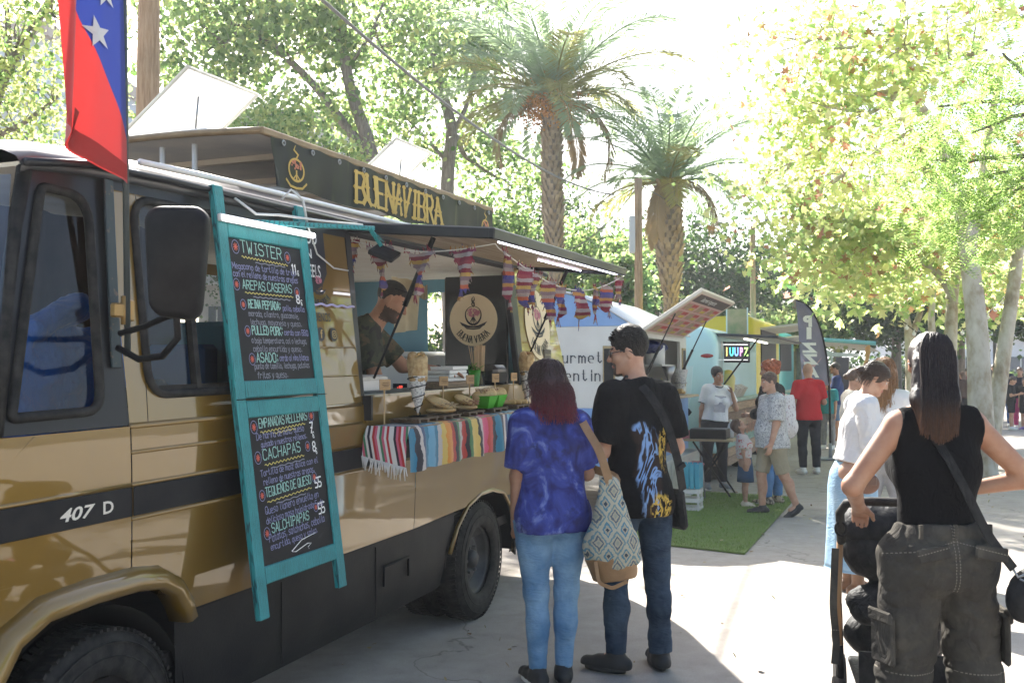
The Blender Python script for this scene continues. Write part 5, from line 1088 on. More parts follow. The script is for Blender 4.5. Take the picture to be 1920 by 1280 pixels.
# background trees
gb = 'background trees at the far end of the park'
def far_tree(px, Y, top, w, lab, pal, wts, seed, bot=560, n=38):
    c = at(px, (top+bot)/2, Y); h = (bot-top)/1867*Y/2; ww = w/1867*Y/2; tr = at(px, 694, Y)*(1, 1, 0)
    bl = [(c+np.array((ww*dx, ww*.5*dy, h*dz)), (ww*.5, ww*.5, h*.45), n//6) for dx, dy, dz in ((-.5, 0, -.1), (.5, .1, -.1), (0, -.2, .5), (-.3, .2, .25), (.35, -.2, .3), (0, -.4, -.35))]
    return broadleaf(lab, [([tr, c-np.array((0, 0, h*.6)), c], .2, .08)], bl, pal, wts, .17, 'dia', seed, barkgrey(), gb, sig=.6*ww/2.2, per=170, twig=1.2)
for i, (px, Y, top, w, lab, pal, wts) in enumerate((
    (1345, 34, 395, 330, 'large dark bluish evergreen tree behind the second palm', DARK, [4, 3, 1]), (1450, 40, 470, 260, 'dark evergreen tree right of the second palm', DARK, [4, 3, 1]), (1230, 36, 420, 260, 'green tree directly behind the second palm trunk', DARK, [2, 3, 3]), (1110, 30, 400, 230, 'bright green tree between the two palms', GREEN, [3, 4, 2, 2]),
    (1020, 34, 330, 260, 'dark green tree behind the tall palm trunk', DARK, [2, 4, 3]), (900, 30, 350, 240, 'green tree above the far end of the banner', GREEN, [4, 3, 3, 1]), (1570, 34, 520, 260, 'clipped dark tree behind the dark feather flag', DARK, [3, 3, 2]), (1680, 30, 530, 240, 'dark green tree behind the plane trunks', DARK, [3, 3, 2]), (1800, 34, 480, 260, 'leafy green tree behind the big plane trunk', GREEN, [4, 3, 3, 1]), (1930, 30, 500, 260, 'dark tree at the right edge of the park', DARK, [3, 4, 2]),
    (780, 36, 330, 260, 'green tree hidden partly by the hatch flap', GREEN, [3, 3, 3, 1]), (1500, 30, 590, 150, 'small yellowish shrub behind the yellow truck', GREEN, [1, 3, 1, 4]), (1160, 26, 470, 120, 'small leaning tree beside the utility pole', GREEN, [3, 3, 2, 2]), (640, 40, 330, 300, 'far green tree behind the gold van', GREEN, [3, 3, 3, 1]), (450, 44, 320, 300, 'far dark tree behind the raised roof', DARK, [3, 3, 3]))):
    far_tree(px, Y, top, w, lab, pal, wts, 40+i, 650 if px > 1000 else 600)
for i, (X_, Y_) in enumerate(((-9, -7), (-2, -11), (6, -9), (13, -3), (15, 5))):  # unseen trees, added to darken window reflections and sky fill
    q = np.array((X_, Y_, 0.)); broadleaf(['unseen added tree far left behind the viewer', 'unseen added tree straight behind the viewer', 'unseen added tree behind the viewer to the right', 'unseen added tree right of the path beside the viewer', 'unseen added tree right of the path level with the gold van'][i], [([q, q+(0, 0, 2), q+(.2, .1, 4)], .2, .1)], [(q+np.array((dx, dy, 5+dz)), (2.0, 2.0, 1.6), 9) for dx, dy, dz in ((-1.6, 0, 0), (1.6, .5, .4), (0, -1, 1.8), (.3, 1.2, -.4))], GREEN, [3, 3, 3, 1], .24, 'dia', 90+i, barkgrey(), 'unseen trees added behind the viewer', sig=.6, per=60, twig=1.2)
# plane trees on the right
gp = 'plane trees along the path'
BP = barkplane()
broadleaf('thick pale plane trunk rising behind the woman in black', [([at(1842, 694, 13.7)*(1, 1, 0), *S_(13.7, (1838, 760), (1832, 600), (1815, 470), (1798, 370), (1760, 250, -.5), (1700, 170, -1))], .19, .07), ([*S_(13.7, (1815, 470), (1840, 380), (1850, 260), (1880, 120))], .1, .04), ([*S_(13.7, (1800, 380), (1740, 330), (1690, 210, -.5), (1690, 60, -1), (1700, -120, -1))], .08, .03)],
    [BL(1700, 60, 12, 1.2, 1.2, .8, 14), BL(1560, 60, 12.5, 1.1, 1.1, .7, 12), BL(1620, 190, 12.5, 1.0, 1.1, .7, 13), BL(1500, 200, 13, .8, 1.0, .6, 9), BL(1850, 60, 11.5, 1.0, 1.0, .7, 9), BL(1700, -140, 12, 1.7, 1.6, 1, 14), BL(1900, -180, 11, 1.5, 1.5, 1, 10), BL(1560, 320, 13.5, 1.0, 1.1, .6, 12), BL(1700, 330, 14, 1.0, 1.1, .6, 12), BL(1490, 60, 13, .7, .9, .6, 6), BL(1470, 300, 13.5, .5, .8, .5, 6)],
    PLANE, [5, 5, 4, .5, .3], .105, 'star', 21, BP, gp, sig=.38, per=54)
broadleaf('leaning plane trunk at the right edge beside the strolling crowd', [([at(1850, 694, 15.4)*(1, 1, 0), *S_(15.4, (1852, 880), (1868, 760), (1885, 640), (1903, 520), (1912, 440), (1930, 330))], .16, .07), ([*S_(15.4, (1908, 470), (1880, 420), (1850, 380))], .06, .02)],
    [BL(1880, 420, 15, .9, 1, .5, 9), BL(1960, 300, 15, 1.3, 1.2, .8, 12), BL(1800, 450, 16, .9, 1, .5, 10), BL(1900, 530, 16.5, .9, 1.2, .4, 9)], PLANE, [4, 3, 4, .5, .5], .11, 'star', 22, BP, gp, sig=.37, per=80)
broadleaf('pale plane trunk with a long limb reaching left over the path', [([at(1778, 694, 17)*(1, 1, 0), *S_(17, (1778, 720), (1783, 620), (1786, 545), (1800, 480), (1815, 400))], .15, .06), ([*S_(17, (1785, 550), (1760, 510), (1715, 478), (1640, 450), (1560, 425), (1500, 405))], .09, .03), ([*S_(17, (1780, 560), (1790, 510), (1775, 440))], .07, .03)],
    [BL(1560, 410, 16.5, 1.1, 1.1, .6, 15), BL(1650, 420, 16.5, 1.1, 1.1, .6, 14), BL(1500, 440, 17, .8, 1.0, .6, 10), BL(1720, 440, 17, 1.0, 1.0, .6, 12), BL(1600, 500, 17.5, 1.0, 1.1, .4, 11), BL(1530, 330, 16.5, .9, 1, .5, 10), BL(1690, 520, 18, .9, 1.0, .35, 9)], PLANE, [5, 4, 4, .5, .4], .12, 'star', 23, BP, gp, sig=.4, per=75)
broadleaf('slender forked plane trees in the middle distance', [([at(1708, 694, 23)*(1, 1, 0), *S_(23, (1706, 660), (1702, 600), (1685, 560), (1690, 500))], .13, .05), ([*S_(23, (1704, 640), (1725, 590), (1740, 520))], .1, .04)], [BL(1640, 530, 23, 1.2, 1, .6, 10), BL(1730, 500, 23, 1.4, 1.2, .7, 12), BL(1560, 500, 24, 1.2, 1.2, .6, 10)], PLANE, [4, 3, 5, .3, .4], .2, 'star', 24, BP, gp, sig=.45, per=70)
broadleaf('thin plane trunk between the forked trees and the thick trunk', [([at(1752, 694, 21)*(1, 1, 0), *S_(21, (1752, 660), (1745, 600), (1752, 540))], .12, .05)], [BL(1760, 520, 21, 1.1, 1, .5, 10), BL(1820, 540, 22, 1.3, 1.1, .6, 10)], PLANE, [4, 3, 5, .3, .4], .2, 'star', 25, BP, gp, sig=.45, per=70)
# feathery branch hanging in from the right
FT = empty('feathery_tree', 'tree with fine feathery green leaves reaching in at the right edge', 'tree', (5.6, 8.2, 0)); fb = np.array((5.6, 8.2, 0)); R_ = random.Random(31); r_ = np.random.default_rng(31)
b = MB(); tp = at(1980, 120, 8.0)-fb; P = limb(b, (0, 0, 0), tp, .12, .07, .06, 10, 10, R_); tips = []
for (px, py, Y) in ((1740, 300, 8.2), (1760, 200, 8), (1820, 250, 7.8), (1850, 380, 8.2), (1890, 200, 7.6), (1800, 420, 8.5), (1900, 330, 8.0), (1880, 100, 7.8), (1930, 420, 8), (1780, 350, 8.4)):
    q = at(px, py, Y)-fb; limb(b, P[-2] if py < 300 else P[-3], q, .03, .008, .12, 6, 8, R_); tips.append(q)
b.build('trunk', barkgrey(), FT)
Vs, Fs = [], []; nl = 10; k0 = 0
for q in tips:
    for i in range(85):
        c = q+r_.normal(size=3)*(.24, .3, .17); d = r_.normal(size=3); d[2] = -abs(d[2])*.5-.1; d /= np.linalg.norm(d); L = R_.uniform(.16, .30); x = np.cross(d, r_.normal(size=3)*.5+(0, 0, 1)); x /= np.linalg.norm(x); nn = np.cross(x, d)
        for j in range(nl):
            t = (j+.5)/nl; m = c+d*L*t-nn*.0+np.array((0, 0, -.12*L*t*t)); w = .045*math.sin(math.pi*(t*.85+.12))+.012
            for sg in (-1, 1): Vs += [m, m+x*sg*w*.5+d*.012, m+x*sg*w+d*.012, m+x*sg*w*.5-d*.004]
V = np.array(Vs); F = np.arange(len(V)).reshape(-1, 4); o = fast_mesh('crown', V, F, FEATH, FT, r_.integers(0, 3, len(F))); o['kind'] = 'stuff'
# ---------------- palms ----------------
frondm = [lf('frond_green', (.17, .25, .17), (.45, .57, .34), .52), lf('frond_yellow', (.2, .2, .08), (.5, .48, .16), .45), M('frond_dead', (.32, .24, .13), .8, trans=(.3, .2, .1), tw=.2)]
def palm(base, H, r0, r1, nf, L, lab, seed, dates, boots):
    R = random.Random(seed); o = empty('palm_tree', lab, 'palm', tuple(base), group='date palms behind the stalls')
    b = MB(); lean = R.uniform(-.03, .03); cx_ = lambda z: np.array((lean*z+.04*math.sin(z*.8), 0, z)); zs = np.linspace(0, H, 26)
    rr = np.interp(zs/H, [0, .08, .4, boots, boots+.18, 1], [r0*1.25, r0, r0*.95, r0*.95, r1, r1*.9]); b.tube([cx_(z) for z in zs], rr, 14); b.build('trunk', barkgrey(), o)
    b = MB(); n = 0; z = H*boots if boots < 1 else 0; z = 0.4
    while z < H:
        w = np.interp(z/H, [0, boots, boots+.04, 1], [.35, .5, 1, 1]); q = np.interp(z, zs, rr); m = 11
        for k in range(m):
            a = 2*math.pi*(k+.5*(n % 2)+R.uniform(-.22, .22))/m; dr = np.array((math.cos(a), math.sin(a), 0)); tn = np.array((-math.sin(a), math.cos(a), 0)); c = cx_(z)+dr*q*.96
            hw = math.pi*q/m*.85; hh = .085*R.uniform(.75, 1.2); out = .022+.055*w*R.uniform(.3, 1.3)
            b.raw([c-tn*hw-(0, 0, hh), c+tn*hw-(0, 0, hh), c+tn*hw*.7+dr*out+(0, 0, hh), c-tn*hw*.7+dr*out+(0, 0, hh), c-tn*hw*.7+(0, 0, hh*.9), c+tn*hw*.7+(0, 0, hh*.9)], [[0, 1, 2, 3], [3, 2, 5, 4], [0, 3, 4], [1, 5, 2]])
        z += .13; n += 1
    s = b.build('leaf_bases', M('boot_brown', (.2, .15, .1), .9, var=(.34, .28, .2), vs=5, bump=.5, bs=30), o); s['kind'] = 'stuff'
    top = cx_(H); r = np.random.default_rng(seed)
    for i in range(nf):
        u = (i+.5)/nf; el = rad(86-88*u)+R.uniform(-.1, .1); az = i*2.39996+R.uniform(-.2, .2); dead = u > .93; LL = L*R.uniform(.85, 1.1)*(.75+.4*math.sin(math.pi*min(1, u*1.1+.15)))
        dh = np.array((math.cos(az), math.sin(az), 0)); P = [top+dh*r1*.4]; e = el; n = 14
        for k in range(n): P.append(P[-1]+(dh*math.cos(e)+np.array((0, 0, math.sin(e))))*LL/n); e -= rad(3.2+2.2*R.random())*(1+.7*(k > 7)) if not dead else rad(9)
        P = np.array(P); b = MB(); b.tube(P, np.linspace(.03, .006, n+1), 5, False); sd = np.cross(dh, (0, 0, 1)); V, F = [], []
        for k in range(74):
            t = .12+.88*k/74; p = np.array([np.interp(t*n, range(n+1), P[:, j]) for j in range(3)]); tg = P[min(n, int(t*n)+1)]-P[max(0, int(t*n)-0)]; tg = tg/(np.linalg.norm(tg)+1e-9); up = np.cross(sd, tg)
            ll = .5*math.sin(math.pi*(.12+.8*t))**.7*L/2.6
            for sg in (-1, 1):
                d = sd*sg*.75+tg*(.62+.2*R.random())+up*R.uniform(.0, .35)+np.array((0, 0, -.12 if not dead else -.8)); d /= np.linalg.norm(d); w = np.cross(d, up); w /= np.linalg.norm(w)+1e-9; w = w*.0135*L/2.4
                o_ = len(V); V += [p, p+d*ll*.5+w, p+d*ll+np.array((0, 0, -.07*ll)), p+d*ll*.5-w]; F.append([o_, o_+1, o_+2, o_+3])
        b.raw(V, F); b.build('frond', frondm[2 if dead else (1 if (u > .45 and R.random() < .45) or boots > .7 and R.random() < .3 else 0)], o)
    for k in range(dates):
        a = k*2.4+2.2; q = top+np.array((math.cos(a)*.5, math.sin(a)*.5, -.15+.35*R.random())); b = MB(); b.tube([top, (top+q)/2+(0, 0, .25), q], [.02, .015, .01], 5)
        for j in range(170): p = q+r.normal(size=3)*(.17, .17, .24)-(0, 0, .15); b.ball(p, R.uniform(.018, .03), 4, 3)
        d = b.build('date_cluster', M('date_orange', (.42, .17, .035), .6, var=(.5, .26, .07), vs=5), o); d['kind'] = 'stuff'
palm((1.02, 22, 0), 7.55, .15, .215, 48, 3.1, 'tall date palm with orange fruit clusters behind the hatch flap', 51, 7, .5)
palm((3.47, 22, 0), 5.75, .15, .29, 42, 2.6, 'shorter thick trunked palm between the utility poles', 53, 0, .55)
# ---------------- poles and wires ----------------
def pole(px, top, Y, w, lab):
    p = at(px, 694, Y); z = at(px, top, Y)[2]; r = w/1867*Y/2; b = MB(); n = 14; R = random.Random(px)
    b.tube([(0, 0, z*k/n) for k in range(n+1)], [r*(1.15-.2*k/n)*R.uniform(.96, 1.04) for k in range(n+1)], 14)
    o = b.build('utility_pole', polewood()); o.location = (p[0], p[1], 0); return tag(o, lab, 'pole', 'wooden utility poles'), np.array((p[0], p[1], z))
pole(272, -260, 10.5, 40, 'thick wooden pole rising behind the flag'); _, pt1 = pole(1198, 335, 20, 15, 'wooden pole with a grey box between the palms'); pole(1413, 424, 26, 10, 'slim wooden pole above the yellow truck'); pole(1490, 508, 30, 8, 'farthest wooden pole beside the dark feather flag')
q = at(1185, 440, 19.8); b = MB(); b.box((0, 0, 0), (.12, .1, .75), bevel=.02); b.box((0, .09, 0), (.04, .1, .3)); o = b.build('meter_box', M('box_grey', (.5, .5, .5), .5)); o.location = q; tag(o, 'slim grey metal box strapped to the wooden pole', 'box')
def wire(a, c, sag, r, lab, name='cable', mat=None):
    P = [np.array(a)*(1-t)+np.array(c)*t-np.array((0, 0, sag*4*t*(1-t))) for t in np.linspace(0, 1, 24)]; b = MB(); b.tube(P, r, 5, False)
    return tag(b.build(name, mat or M('cable_grey', (.12, .12, .12), .6)), lab, 'cable')
wire(at(560, -40, 7.5), at(1150, 365, 19.8), .35, .016, 'twisted overhead cable crossing the sky from left to right'); wire(at(1198, 345, 20), at(1413, 432, 26), .15, .012, 'thin overhead wire between the two middle poles'); wire(at(1195, 350, 20), at(1000, 470, 24), .5, .012, 'dark wire sagging left from the pole with the box')
# string lights on the right
SL = empty('string_lights', 'string of round white bulbs hung between the plane trunks', 'lights', tuple(at(1700, 610, 17))); q0 = at(1700, 610, 17); pts = [at(x, y, 17)-q0 for x, y in ((1690, 600), (1730, 632), (1790, 625), (1840, 600), (1880, 560), (1915, 520))]
b = MB(); Q = np.array(pts); tt = np.linspace(0, 5, 60); Q = np.stack([np.interp(tt, range(6), Q[:, k]) for k in range(3)], 1); b.tube(Q, .008, 4, False); b.build('cord', black_pl(), SL)
for k in range(3, 60, 4): b = MB(); b.ball(Q[k]-(0, 0, .06), .035, 8, 6); b.cyl(Q[k], Q[k]-(0, 0, .03), .012, 6); b.build('bulb', M('bulb_white', (.8, .8, .75), .2, coat=.5), SL)
# ---------------- far buildings ----------------
def block(lab, x0, x1, y, h, fl, wn, col, cat='building'):
    o = empty('apartment_block', lab, cat, ((x0+x1)/2, y, 0)); w = x1-x0; b = MB(); b.box((0, 6, h/2), (w, 12, h)); b.build('wall', M('render_'+lab[:6], col, .8, var=tuple(c*.85 for c in col), vs=.6), o)
    for i in range(fl):
        z = h*(i+.5)/fl
        for k in range(wn):
            x = -w/2+w*(k+.5)/wn; b = MB(); b.box((x, -.02, z), (w/wn*.45, .12, h/fl*.5)); b.build('window', glassw, o); b = MB(); b.box((x, -.09, z), (.06, .04, h/fl*.5)); b.build('window_frame', white_p(), o)
        b = MB(); b.box((0, -.55, z-h/fl*.34), (w*.96, 1.1, .14)); b.box((0, -1.05, z-h/fl*.2), (w*.96, .06, .5)); b.build('balcony', M('balcony_pale', (.6, .6, .6), .7), o)
    b = MB(); b.box((0, 5.9, h+.25), (w+.4, 12.6, .5)); b.build('roof', M('roof_tone', (.4, .33, .28), .8), o)
glassw = M('far_window', (.06, .08, .1), .15)
block('pale blue grey apartment block behind the left trees', -26, -16, 34, 13, 5, 6, (.55, .6, .66)); block('cream apartment block far behind the raised roof', -14.5, -7.5, 46, 13, 5, 4, (.62, .56, .5)); block('low white building beyond the plane trees', 22, 44, 62, 6.5, 2, 8, (.7, .72, .74)); block('pale low building glimpsed past the feather flag', 9, 18, 70, 6, 2, 5, (.68, .64, .6))
# fallen leaves
n = 700; r2 = np.random.default_rng(5); C = np.stack([r2.uniform(-3, 9, n), r2.uniform(3, 18, n), np.full(n, .006)], 1)
o = leaves('fallen_leaves', C, .042, 'oval', [M('litter_a', (.3, .22, .1), .8), M('litter_b', (.42, .36, .2), .8), M('litter_c', (.2, .12, .06), .8)], [3, 2, 2], None, droop=0, flat=30, r=r2); tag(o, 'dry fallen leaves scattered over the pale ground', 'leaves', kind='stuff')
# ---------------- the row of stalls beyond the van ----------------
RZ = -21.355                                  # same heading as the row
def rowm(o): return Matrix.Translation(o) @ Matrix.Rotation(rad(RZ), 4, 'Z')
# blue and white trailer: x outwards, y along the row, origin at its near right corner
TRL = empty('food_trailer', 'blue and white food trailer with a raised menu flap and serif lettering', 'trailer', mw=rowm((1.384, 10.9, 0)))
wp = M('trailer_white', (.66, .64, .59), .45, var=(.58, .55, .5), vs=2); bp = M('trailer_blue', (.22, .36, .62), .45, var=(.18, .31, .56), vs=2)
TW = 2.0; gab = [(0, 2.03), (-.12, 2.12), (-.4, 2.30), (-.7, 2.43), (-1.0, 2.49), (-1.3, 2.43), (-1.6, 2.30), (-1.88, 2.12), (-TW, 2.03)]
def slab(poly, y0, y1, mat, name, par): b = MB(); b.prism([(x, y0, z) for x, z in poly], (0, y1-y0, 0)); return b.build(name, mat, par)
slab([(0, 1.18), (0, 2.03), (-.06, 2.088), (-TW+.06, 2.088), (-TW, 2.03), (-TW, 1.18)], 0, .04, wp, 'front_wall', TRL)
slab([(0, .5), (0, 1.177), (-TW, 1.177), (-TW, .5)], -.002, .04, bp, 'front_wall', TRL)
slab([(-.066, 2.091)]+gab[2:-2]+[(-TW+.066, 2.091)], -.003, .04, bp, 'front_wall', TRL)
slab([(0, .5), (0, 2.03)]+gab[1:-1]+[(-TW, 2.03), (-TW, .5)], 2.56, 2.6, wp, 'rear_wall', TRL)
b = MB(); b.loft([[(x+sx, y, z+.012) for (x, z), sx in zip(gab, (.04, .01, 0, 0, 0, 0, 0, -.01, -.04))] for y in (-.05, 1.3, 2.65)], False, True, False); ro = b.build('roof', M('roof_sheet', (.75, .76, .76), .45, var=(.68, .68, .68), vs=2), TRL); sm = ro.modifiers.new('s', 'SOLIDIFY'); sm.thickness = .02
b = MB(); b.box((-.02, .09, 1.62), (.04, .1, .84)); b.build('corner_post', wp, TRL); b = MB(); b.box((-.02, 2.4, 1.62), (.04, .38, .84)); b.build('corner_post', wp, TRL)
b = MB(); b.box((-.02, 1.29, 2.0), (.045, 2.5, .06)); b.build('hatch_head', wp, TRL)
b = MB(); b.box((.002, 1.3, .88), (.04, 2.6, .76)); b.build('side_panel', bp, TRL)
b = MB(); b.box((.08, 1.26, 1.275), (.26, 2.24, .03), bevel=.006); b.build('counter', M('counter_wood', (.45, .33, .2), .5), TRL)
b = MB(); b.box((-TW+.03, 1.3, 1.25), (.04, 2.56, 1.5)); b.box((-TW/2, 1.3, .55), (TW-.1, 2.5, .08)); b.build('lining', M('inner_cream', (.55, .5, .42), .7), TRL)
for x, y, z, h in ((-.33, 1.96, 1.66, 'shelf'), (-.33, 1.96, 2.0, 'shelf')): b = MB(); b.box((x, y, z), (.5, .9, .03)); b.build('shelf', wp, TRL)
b = MB(); b.box((-.58, 1.96, 1.62), (.03, .9, .75)); b.build('shelf_back', wp, TRL)
# lettering
b = MB(); X, Y = (1, 0, 0), (0, 0, 1)
tw_ = lambda s_: text_width(s_, .115, .95, 2.2)
stroke_text(b, 'Gourmet', (-.87-tw_('Go'), -.001, 1.685), X, Y, .115, .95, .016, .004, nib=.3, track=2.2); b.build('front_lettering', M('letter_dark', (.05, .05, .06), .6), TRL); b = MB(); stroke_text(b, 'Argentino', (-.74-tw_('Arge'), -.001, 1.485), X, Y, .115, .95, .016, .004, nib=.3, track=2.2)
b.build('front_lettering', M('letter_dark', (.05, .05, .06), .6), TRL)
b = MB(); stroke_text(b, 'Argentino', (.024, .9, .80), (0, 1, 0), (0, 0, 1), .2, .72, .03, .003, nib=.3, track=2.0); b.build('side_lettering', M('letter_dark', ()), TRL)
# menu flap
h0, h1 = np.array((.02, 0, 2.03)), np.array((.70, 0, 2.47)); fd = (h1-h0)/np.linalg.norm(h1-h0); fn = np.array((-fd[2], 0, fd[0])); Lf = np.linalg.norm(h1-h0); Rf = np.stack([fd, (0, 1, 0), fn], 1)
b = MB(); b.box((h0+h1)/2+np.array((0, 1.12, 0)), (Lf, 2.2, .04), Rf, .004); mf = b.build('menu_flap', M('flap_cream', (.66, .6, .5), .6), TRL)
def fl(u, v, off=-.0225): return h0+fd*u*Lf+np.array((0, v*2.2+.02, 0))+fn*off
b = MB(); b.raw([fl(.05, .04), fl(.05, .96), fl(.95, .96), fl(.95, .04)], [[0, 1, 2, 3]]); b.build('menu_sheet', M('menu_pink', (.62, .42, .36), .7), mf)
b = MB(); b.raw([fl(.78, .05, -.0245), fl(.78, .95, -.0245), fl(.94, .95, -.0245), fl(.94, .05, -.0245)], [[0, 1, 2, 3]]); b.build('menu_heading', M('menu_brown', (.07, .045, .04), .6), mf)
b = MB(); stroke_text(b, 'Gourmet Argentino', fl(.83, .2, -.0255), (0, 1, 0), fd, .055, 1.35, .011, .001, jit=.03); b.build('heading_lettering', M('letter_white', ()), mf)
for i in range(3):
    for j in range(4):
        v0, u0 = .06+.3*i, .07+.175*j
        for (a0, a1, b0, b1, c, k) in ((0, .27, 0, .15, (.66, .30, .26), .0245), (.01, .12, .02, .13, (.5, .35, .2), .026), (.13, .26, .085, .14, (.6, .06, .05), .026), (.14, .25, .02, .07, (.75, .55, .06), .026)):
            mb = MB(); mb.raw([fl(u0+b0, v0+a0, -k), fl(u0+b0, v0+a1, -k), fl(u0+b1, v0+a1, -k), fl(u0+b1, v0+a0, -k)], [[0, 1, 2, 3]]); mb.build('menu_picture', M('menu_print_%d' % int(c[0]*100+c[1]*10), c, .6, var=tuple(q*.5 for q in c), vs=30), mf)
for y in (.14, 2.0): b = MB(); p0, p1 = np.array((.03, y, 1.5)), fl(.5, y/2.2, -.03); pm = p0+(p1-p0)*.5; b.cyl(p0, pm, .016, 8); b.cyl(pm, p1, .008, 8); b.build('gas_strut', black_pl(), TRL)
# trailer's kit
def row_thing(name, lab, cat, off, o=(1.384, 10.9, 0), rz=0, group=None): return empty(name, lab, cat, group=group, mw=rowm(o) @ Matrix.Translation(off) @ Matrix.Rotation(rad(rz), 4, 'Z'))
o = row_thing('paper_roll', 'fat white paper roll on the shelf of the blue trailer', 'paper roll', (-.22, 1.75, 1.675)); b = MB(); b.lathe([(.03, 0), (.12, 0), (.12, .24), (.03, .24), (.03, 0)], seg=24); b.build('roll', M('napkin_white', ()), o)
o = row_thing('navy_bag', 'dark navy bag hanging in the top of the trailer hatch', 'bag', (-.3, 1.7, 1.9)); s_ = Solid(.02); s_.ell((0, 0, .0), (.2, .6, .09), .03); s_.folds(.03, (9, 9, 9)); solid_obj('bag_body', s_, M('navy_cloth', (.008, .02, .11), .7), o)
o = row_thing('trophy_cup', 'tall silver cup on the trailer counter', 'cup', (.06, 1.25, 1.29)); b = MB(); b.lathe([(0, 0), (.06, 0), (.05, .02), (.02, .06), (.02, .2), (.04, .24), (.09, .36), (.085, .36), (.03, .24)], seg=20); b.build('cup_body', steel(), o)
o = row_thing('sauce_bottle', 'yellow sauce bottle on the trailer counter', 'bottle', (.04, .95, 1.29)); b = MB(); b.lathe([(0, 0), (.04, 0), (.042, .13), (.03, .16), (.012, .17), (.004, .22)], seg=16); b.build('bottle_body', M('mustard_plastic', (.62, .47, .16), .4), o)
o = row_thing('paper_cone', 'newsprint food cone in a ring stand on the trailer counter', 'cone', (.08, 1.85, 1.29)); b = MB(); b.lathe([(.03, .02), (.07, .2), (.095, .32)], seg=18); b.build('cone_paper', paper, o); b = MB(); b.lathe([(.075, .14), (.085, .15), (.075, .16)], seg=18); b.lathe([(.06, 0), (.065, .01), (.06, .02)], seg=18); b.build('ring_stand', steel(), o)
o = row_thing('snack_plate', 'plate of fried snacks on the trailer counter', 'food', (.08, 1.55, 1.29)); b = MB(); b.lathe([(0, 0), (.12, .005), (.14, .02)], seg=20); b.build('plate', white_p(), o); b = MB(); R = random.Random(6)
for k in range(30): b.ball((R.uniform(-.1, .1), R.uniform(-.2, .2), .03+R.uniform(0, .03)), R.uniform(.015, .03), 6, 4)
f = b.build('snacks', bun, o); f['kind'] = 'stuff'
for off, lab in (((.006, 2.4, 1.64), 'slim chalk price board on the far post of the trailer'), ((-.33, -.012, 1.62), 'slim chalk price board on the front wall of the trailer')):
    o = row_thing('price_board', lab, 'sign', off); v = off[0] < 0; b = MB(); b.box((0, 0, 0), (.14 if v else .02, .02 if v else .2, .5), bevel=.003); b.build('frame', M('frame_oak', (.36, .27, .13), .6), o); b = MB(); b.box((0 if v else .011, -.011 if v else 0, 0), (.11 if v else .004, .004 if v else .15, .44)); b.build('slate', chalk(), o)
o = row_thing('storage_box', 'scuffed white wooden box skirt under the trailer counter', 'box', (-.28, 1.38, 0)); b = MB(); b.box((.11, 0, .28), (.72, 2.26, .55), bevel=.006); b.build('box_body', M('scuffed_white', (.6, .58, .53), .7, var=(.4, .36, .3), vs=6, vlo=.5, vhi=.75, bump=.2, bs=20), o); b = MB(); b.box((.11, 0, .558), (.76, 2.3, .02)); b.build('box_lid', wp, o); b = MB(); b.box((.475, -.6, .28), (.012, .02, .5)); b.build('batten', wp, o)
g0 = onground(1296, 957)
o = empty('white_crate', 'white slatted crate on the artificial grass', 'crate', tuple(g0), RZ)
for z in (.03, .13, .23):
    for s in (-1, 1): b = MB(); b.box((s*.11, 0, z), (.015, .24, .045)); b.build('slat', white_p(), o); b = MB(); b.box((0, s*.11, z), (.2, .015, .045)); b.build('slat', white_p(), o)
for sx, sy in ((-1, -1), (1, -1), (1, 1), (-1, 1)): b = MB(); b.box((sx*.1, sy*.1, .13), (.025, .025, .26)); b.build('corner_post', white_p(), o)
o = empty('blue_crate', 'turquoise slatted crate standing on the white crate', 'crate', (g0[0], g0[1], .262), RZ)
for k in range(4):
    for s in (-1, 1): b = MB(); b.box((s*.105, -.09+.06*k, .14), (.012, .05, .28)); b.build('slat', M('crate_turq', (.05, .32, .45), .6, var=(.08, .4, .5), vs=9), o); b = MB(); b.box((-.09+.06*k, s*.105, .14), (.05, .012, .28)); b.build('slat', M('crate_turq', ()), o)
# artificial grass
pts = [onground(*q) for q in ((1150, 1012), (1396, 1040), (1492, 934), (1290, 922))]; b = MB(); b.prism([(p[0], p[1], .004) for p in pts], (0, 0, .014))
@reg('turf')
def turf(x):
    v = x.coord(); n = x.noise(v, 220, 3, .7); m = x.noise(v, 3, 4); c = x.ramp(n, [(.25, (.10, .16, .035)), (.6, (.23, .31, .08)), (.85, (.34, .41, .14))]); x.base(x.mix(x.ramp(m, [(.4, (0, 0, 0)), (.7, (.45,)*3)]), c, (.13, .16, .06))); x.b.inputs['Roughness'].default_value = .9; x.bump(n, 1, .02)
CP = tag(b.build('artificial_grass', turf()), 'green artificial grass mat laid in front of the blue trailer', 'mat')
r2 = np.random.default_rng(8); n = 16000; uu, vv = r2.random((2, n)); A, B, C_, D = [np.array((p[0], p[1], .018)) for p in pts]; Q = (A*(1-uu)[:, None]+B*uu[:, None])*(1-vv)[:, None]+(D*(1-uu)[:, None]+C_*uu[:, None])*vv[:, None]
dv = r2.normal(size=(n, 3))*(.006, .006, 0)+np.stack([np.zeros(n), np.zeros(n), r2.uniform(.012, .024, n)], 1); sw = r2.normal(size=(n, 3))*(.003, .003, 0); V = np.stack([Q-sw, Q+sw, Q+dv], 1).reshape(-1, 3); o = fast_mesh('turf_blades', V, np.arange(3*n).reshape(-1, 3), [M('blade_a', (.2, .3, .065), .7), M('blade_b', (.24, .32, .1), .7)], CP, r2.integers(0, 2, n)); o['kind'] = 'stuff'
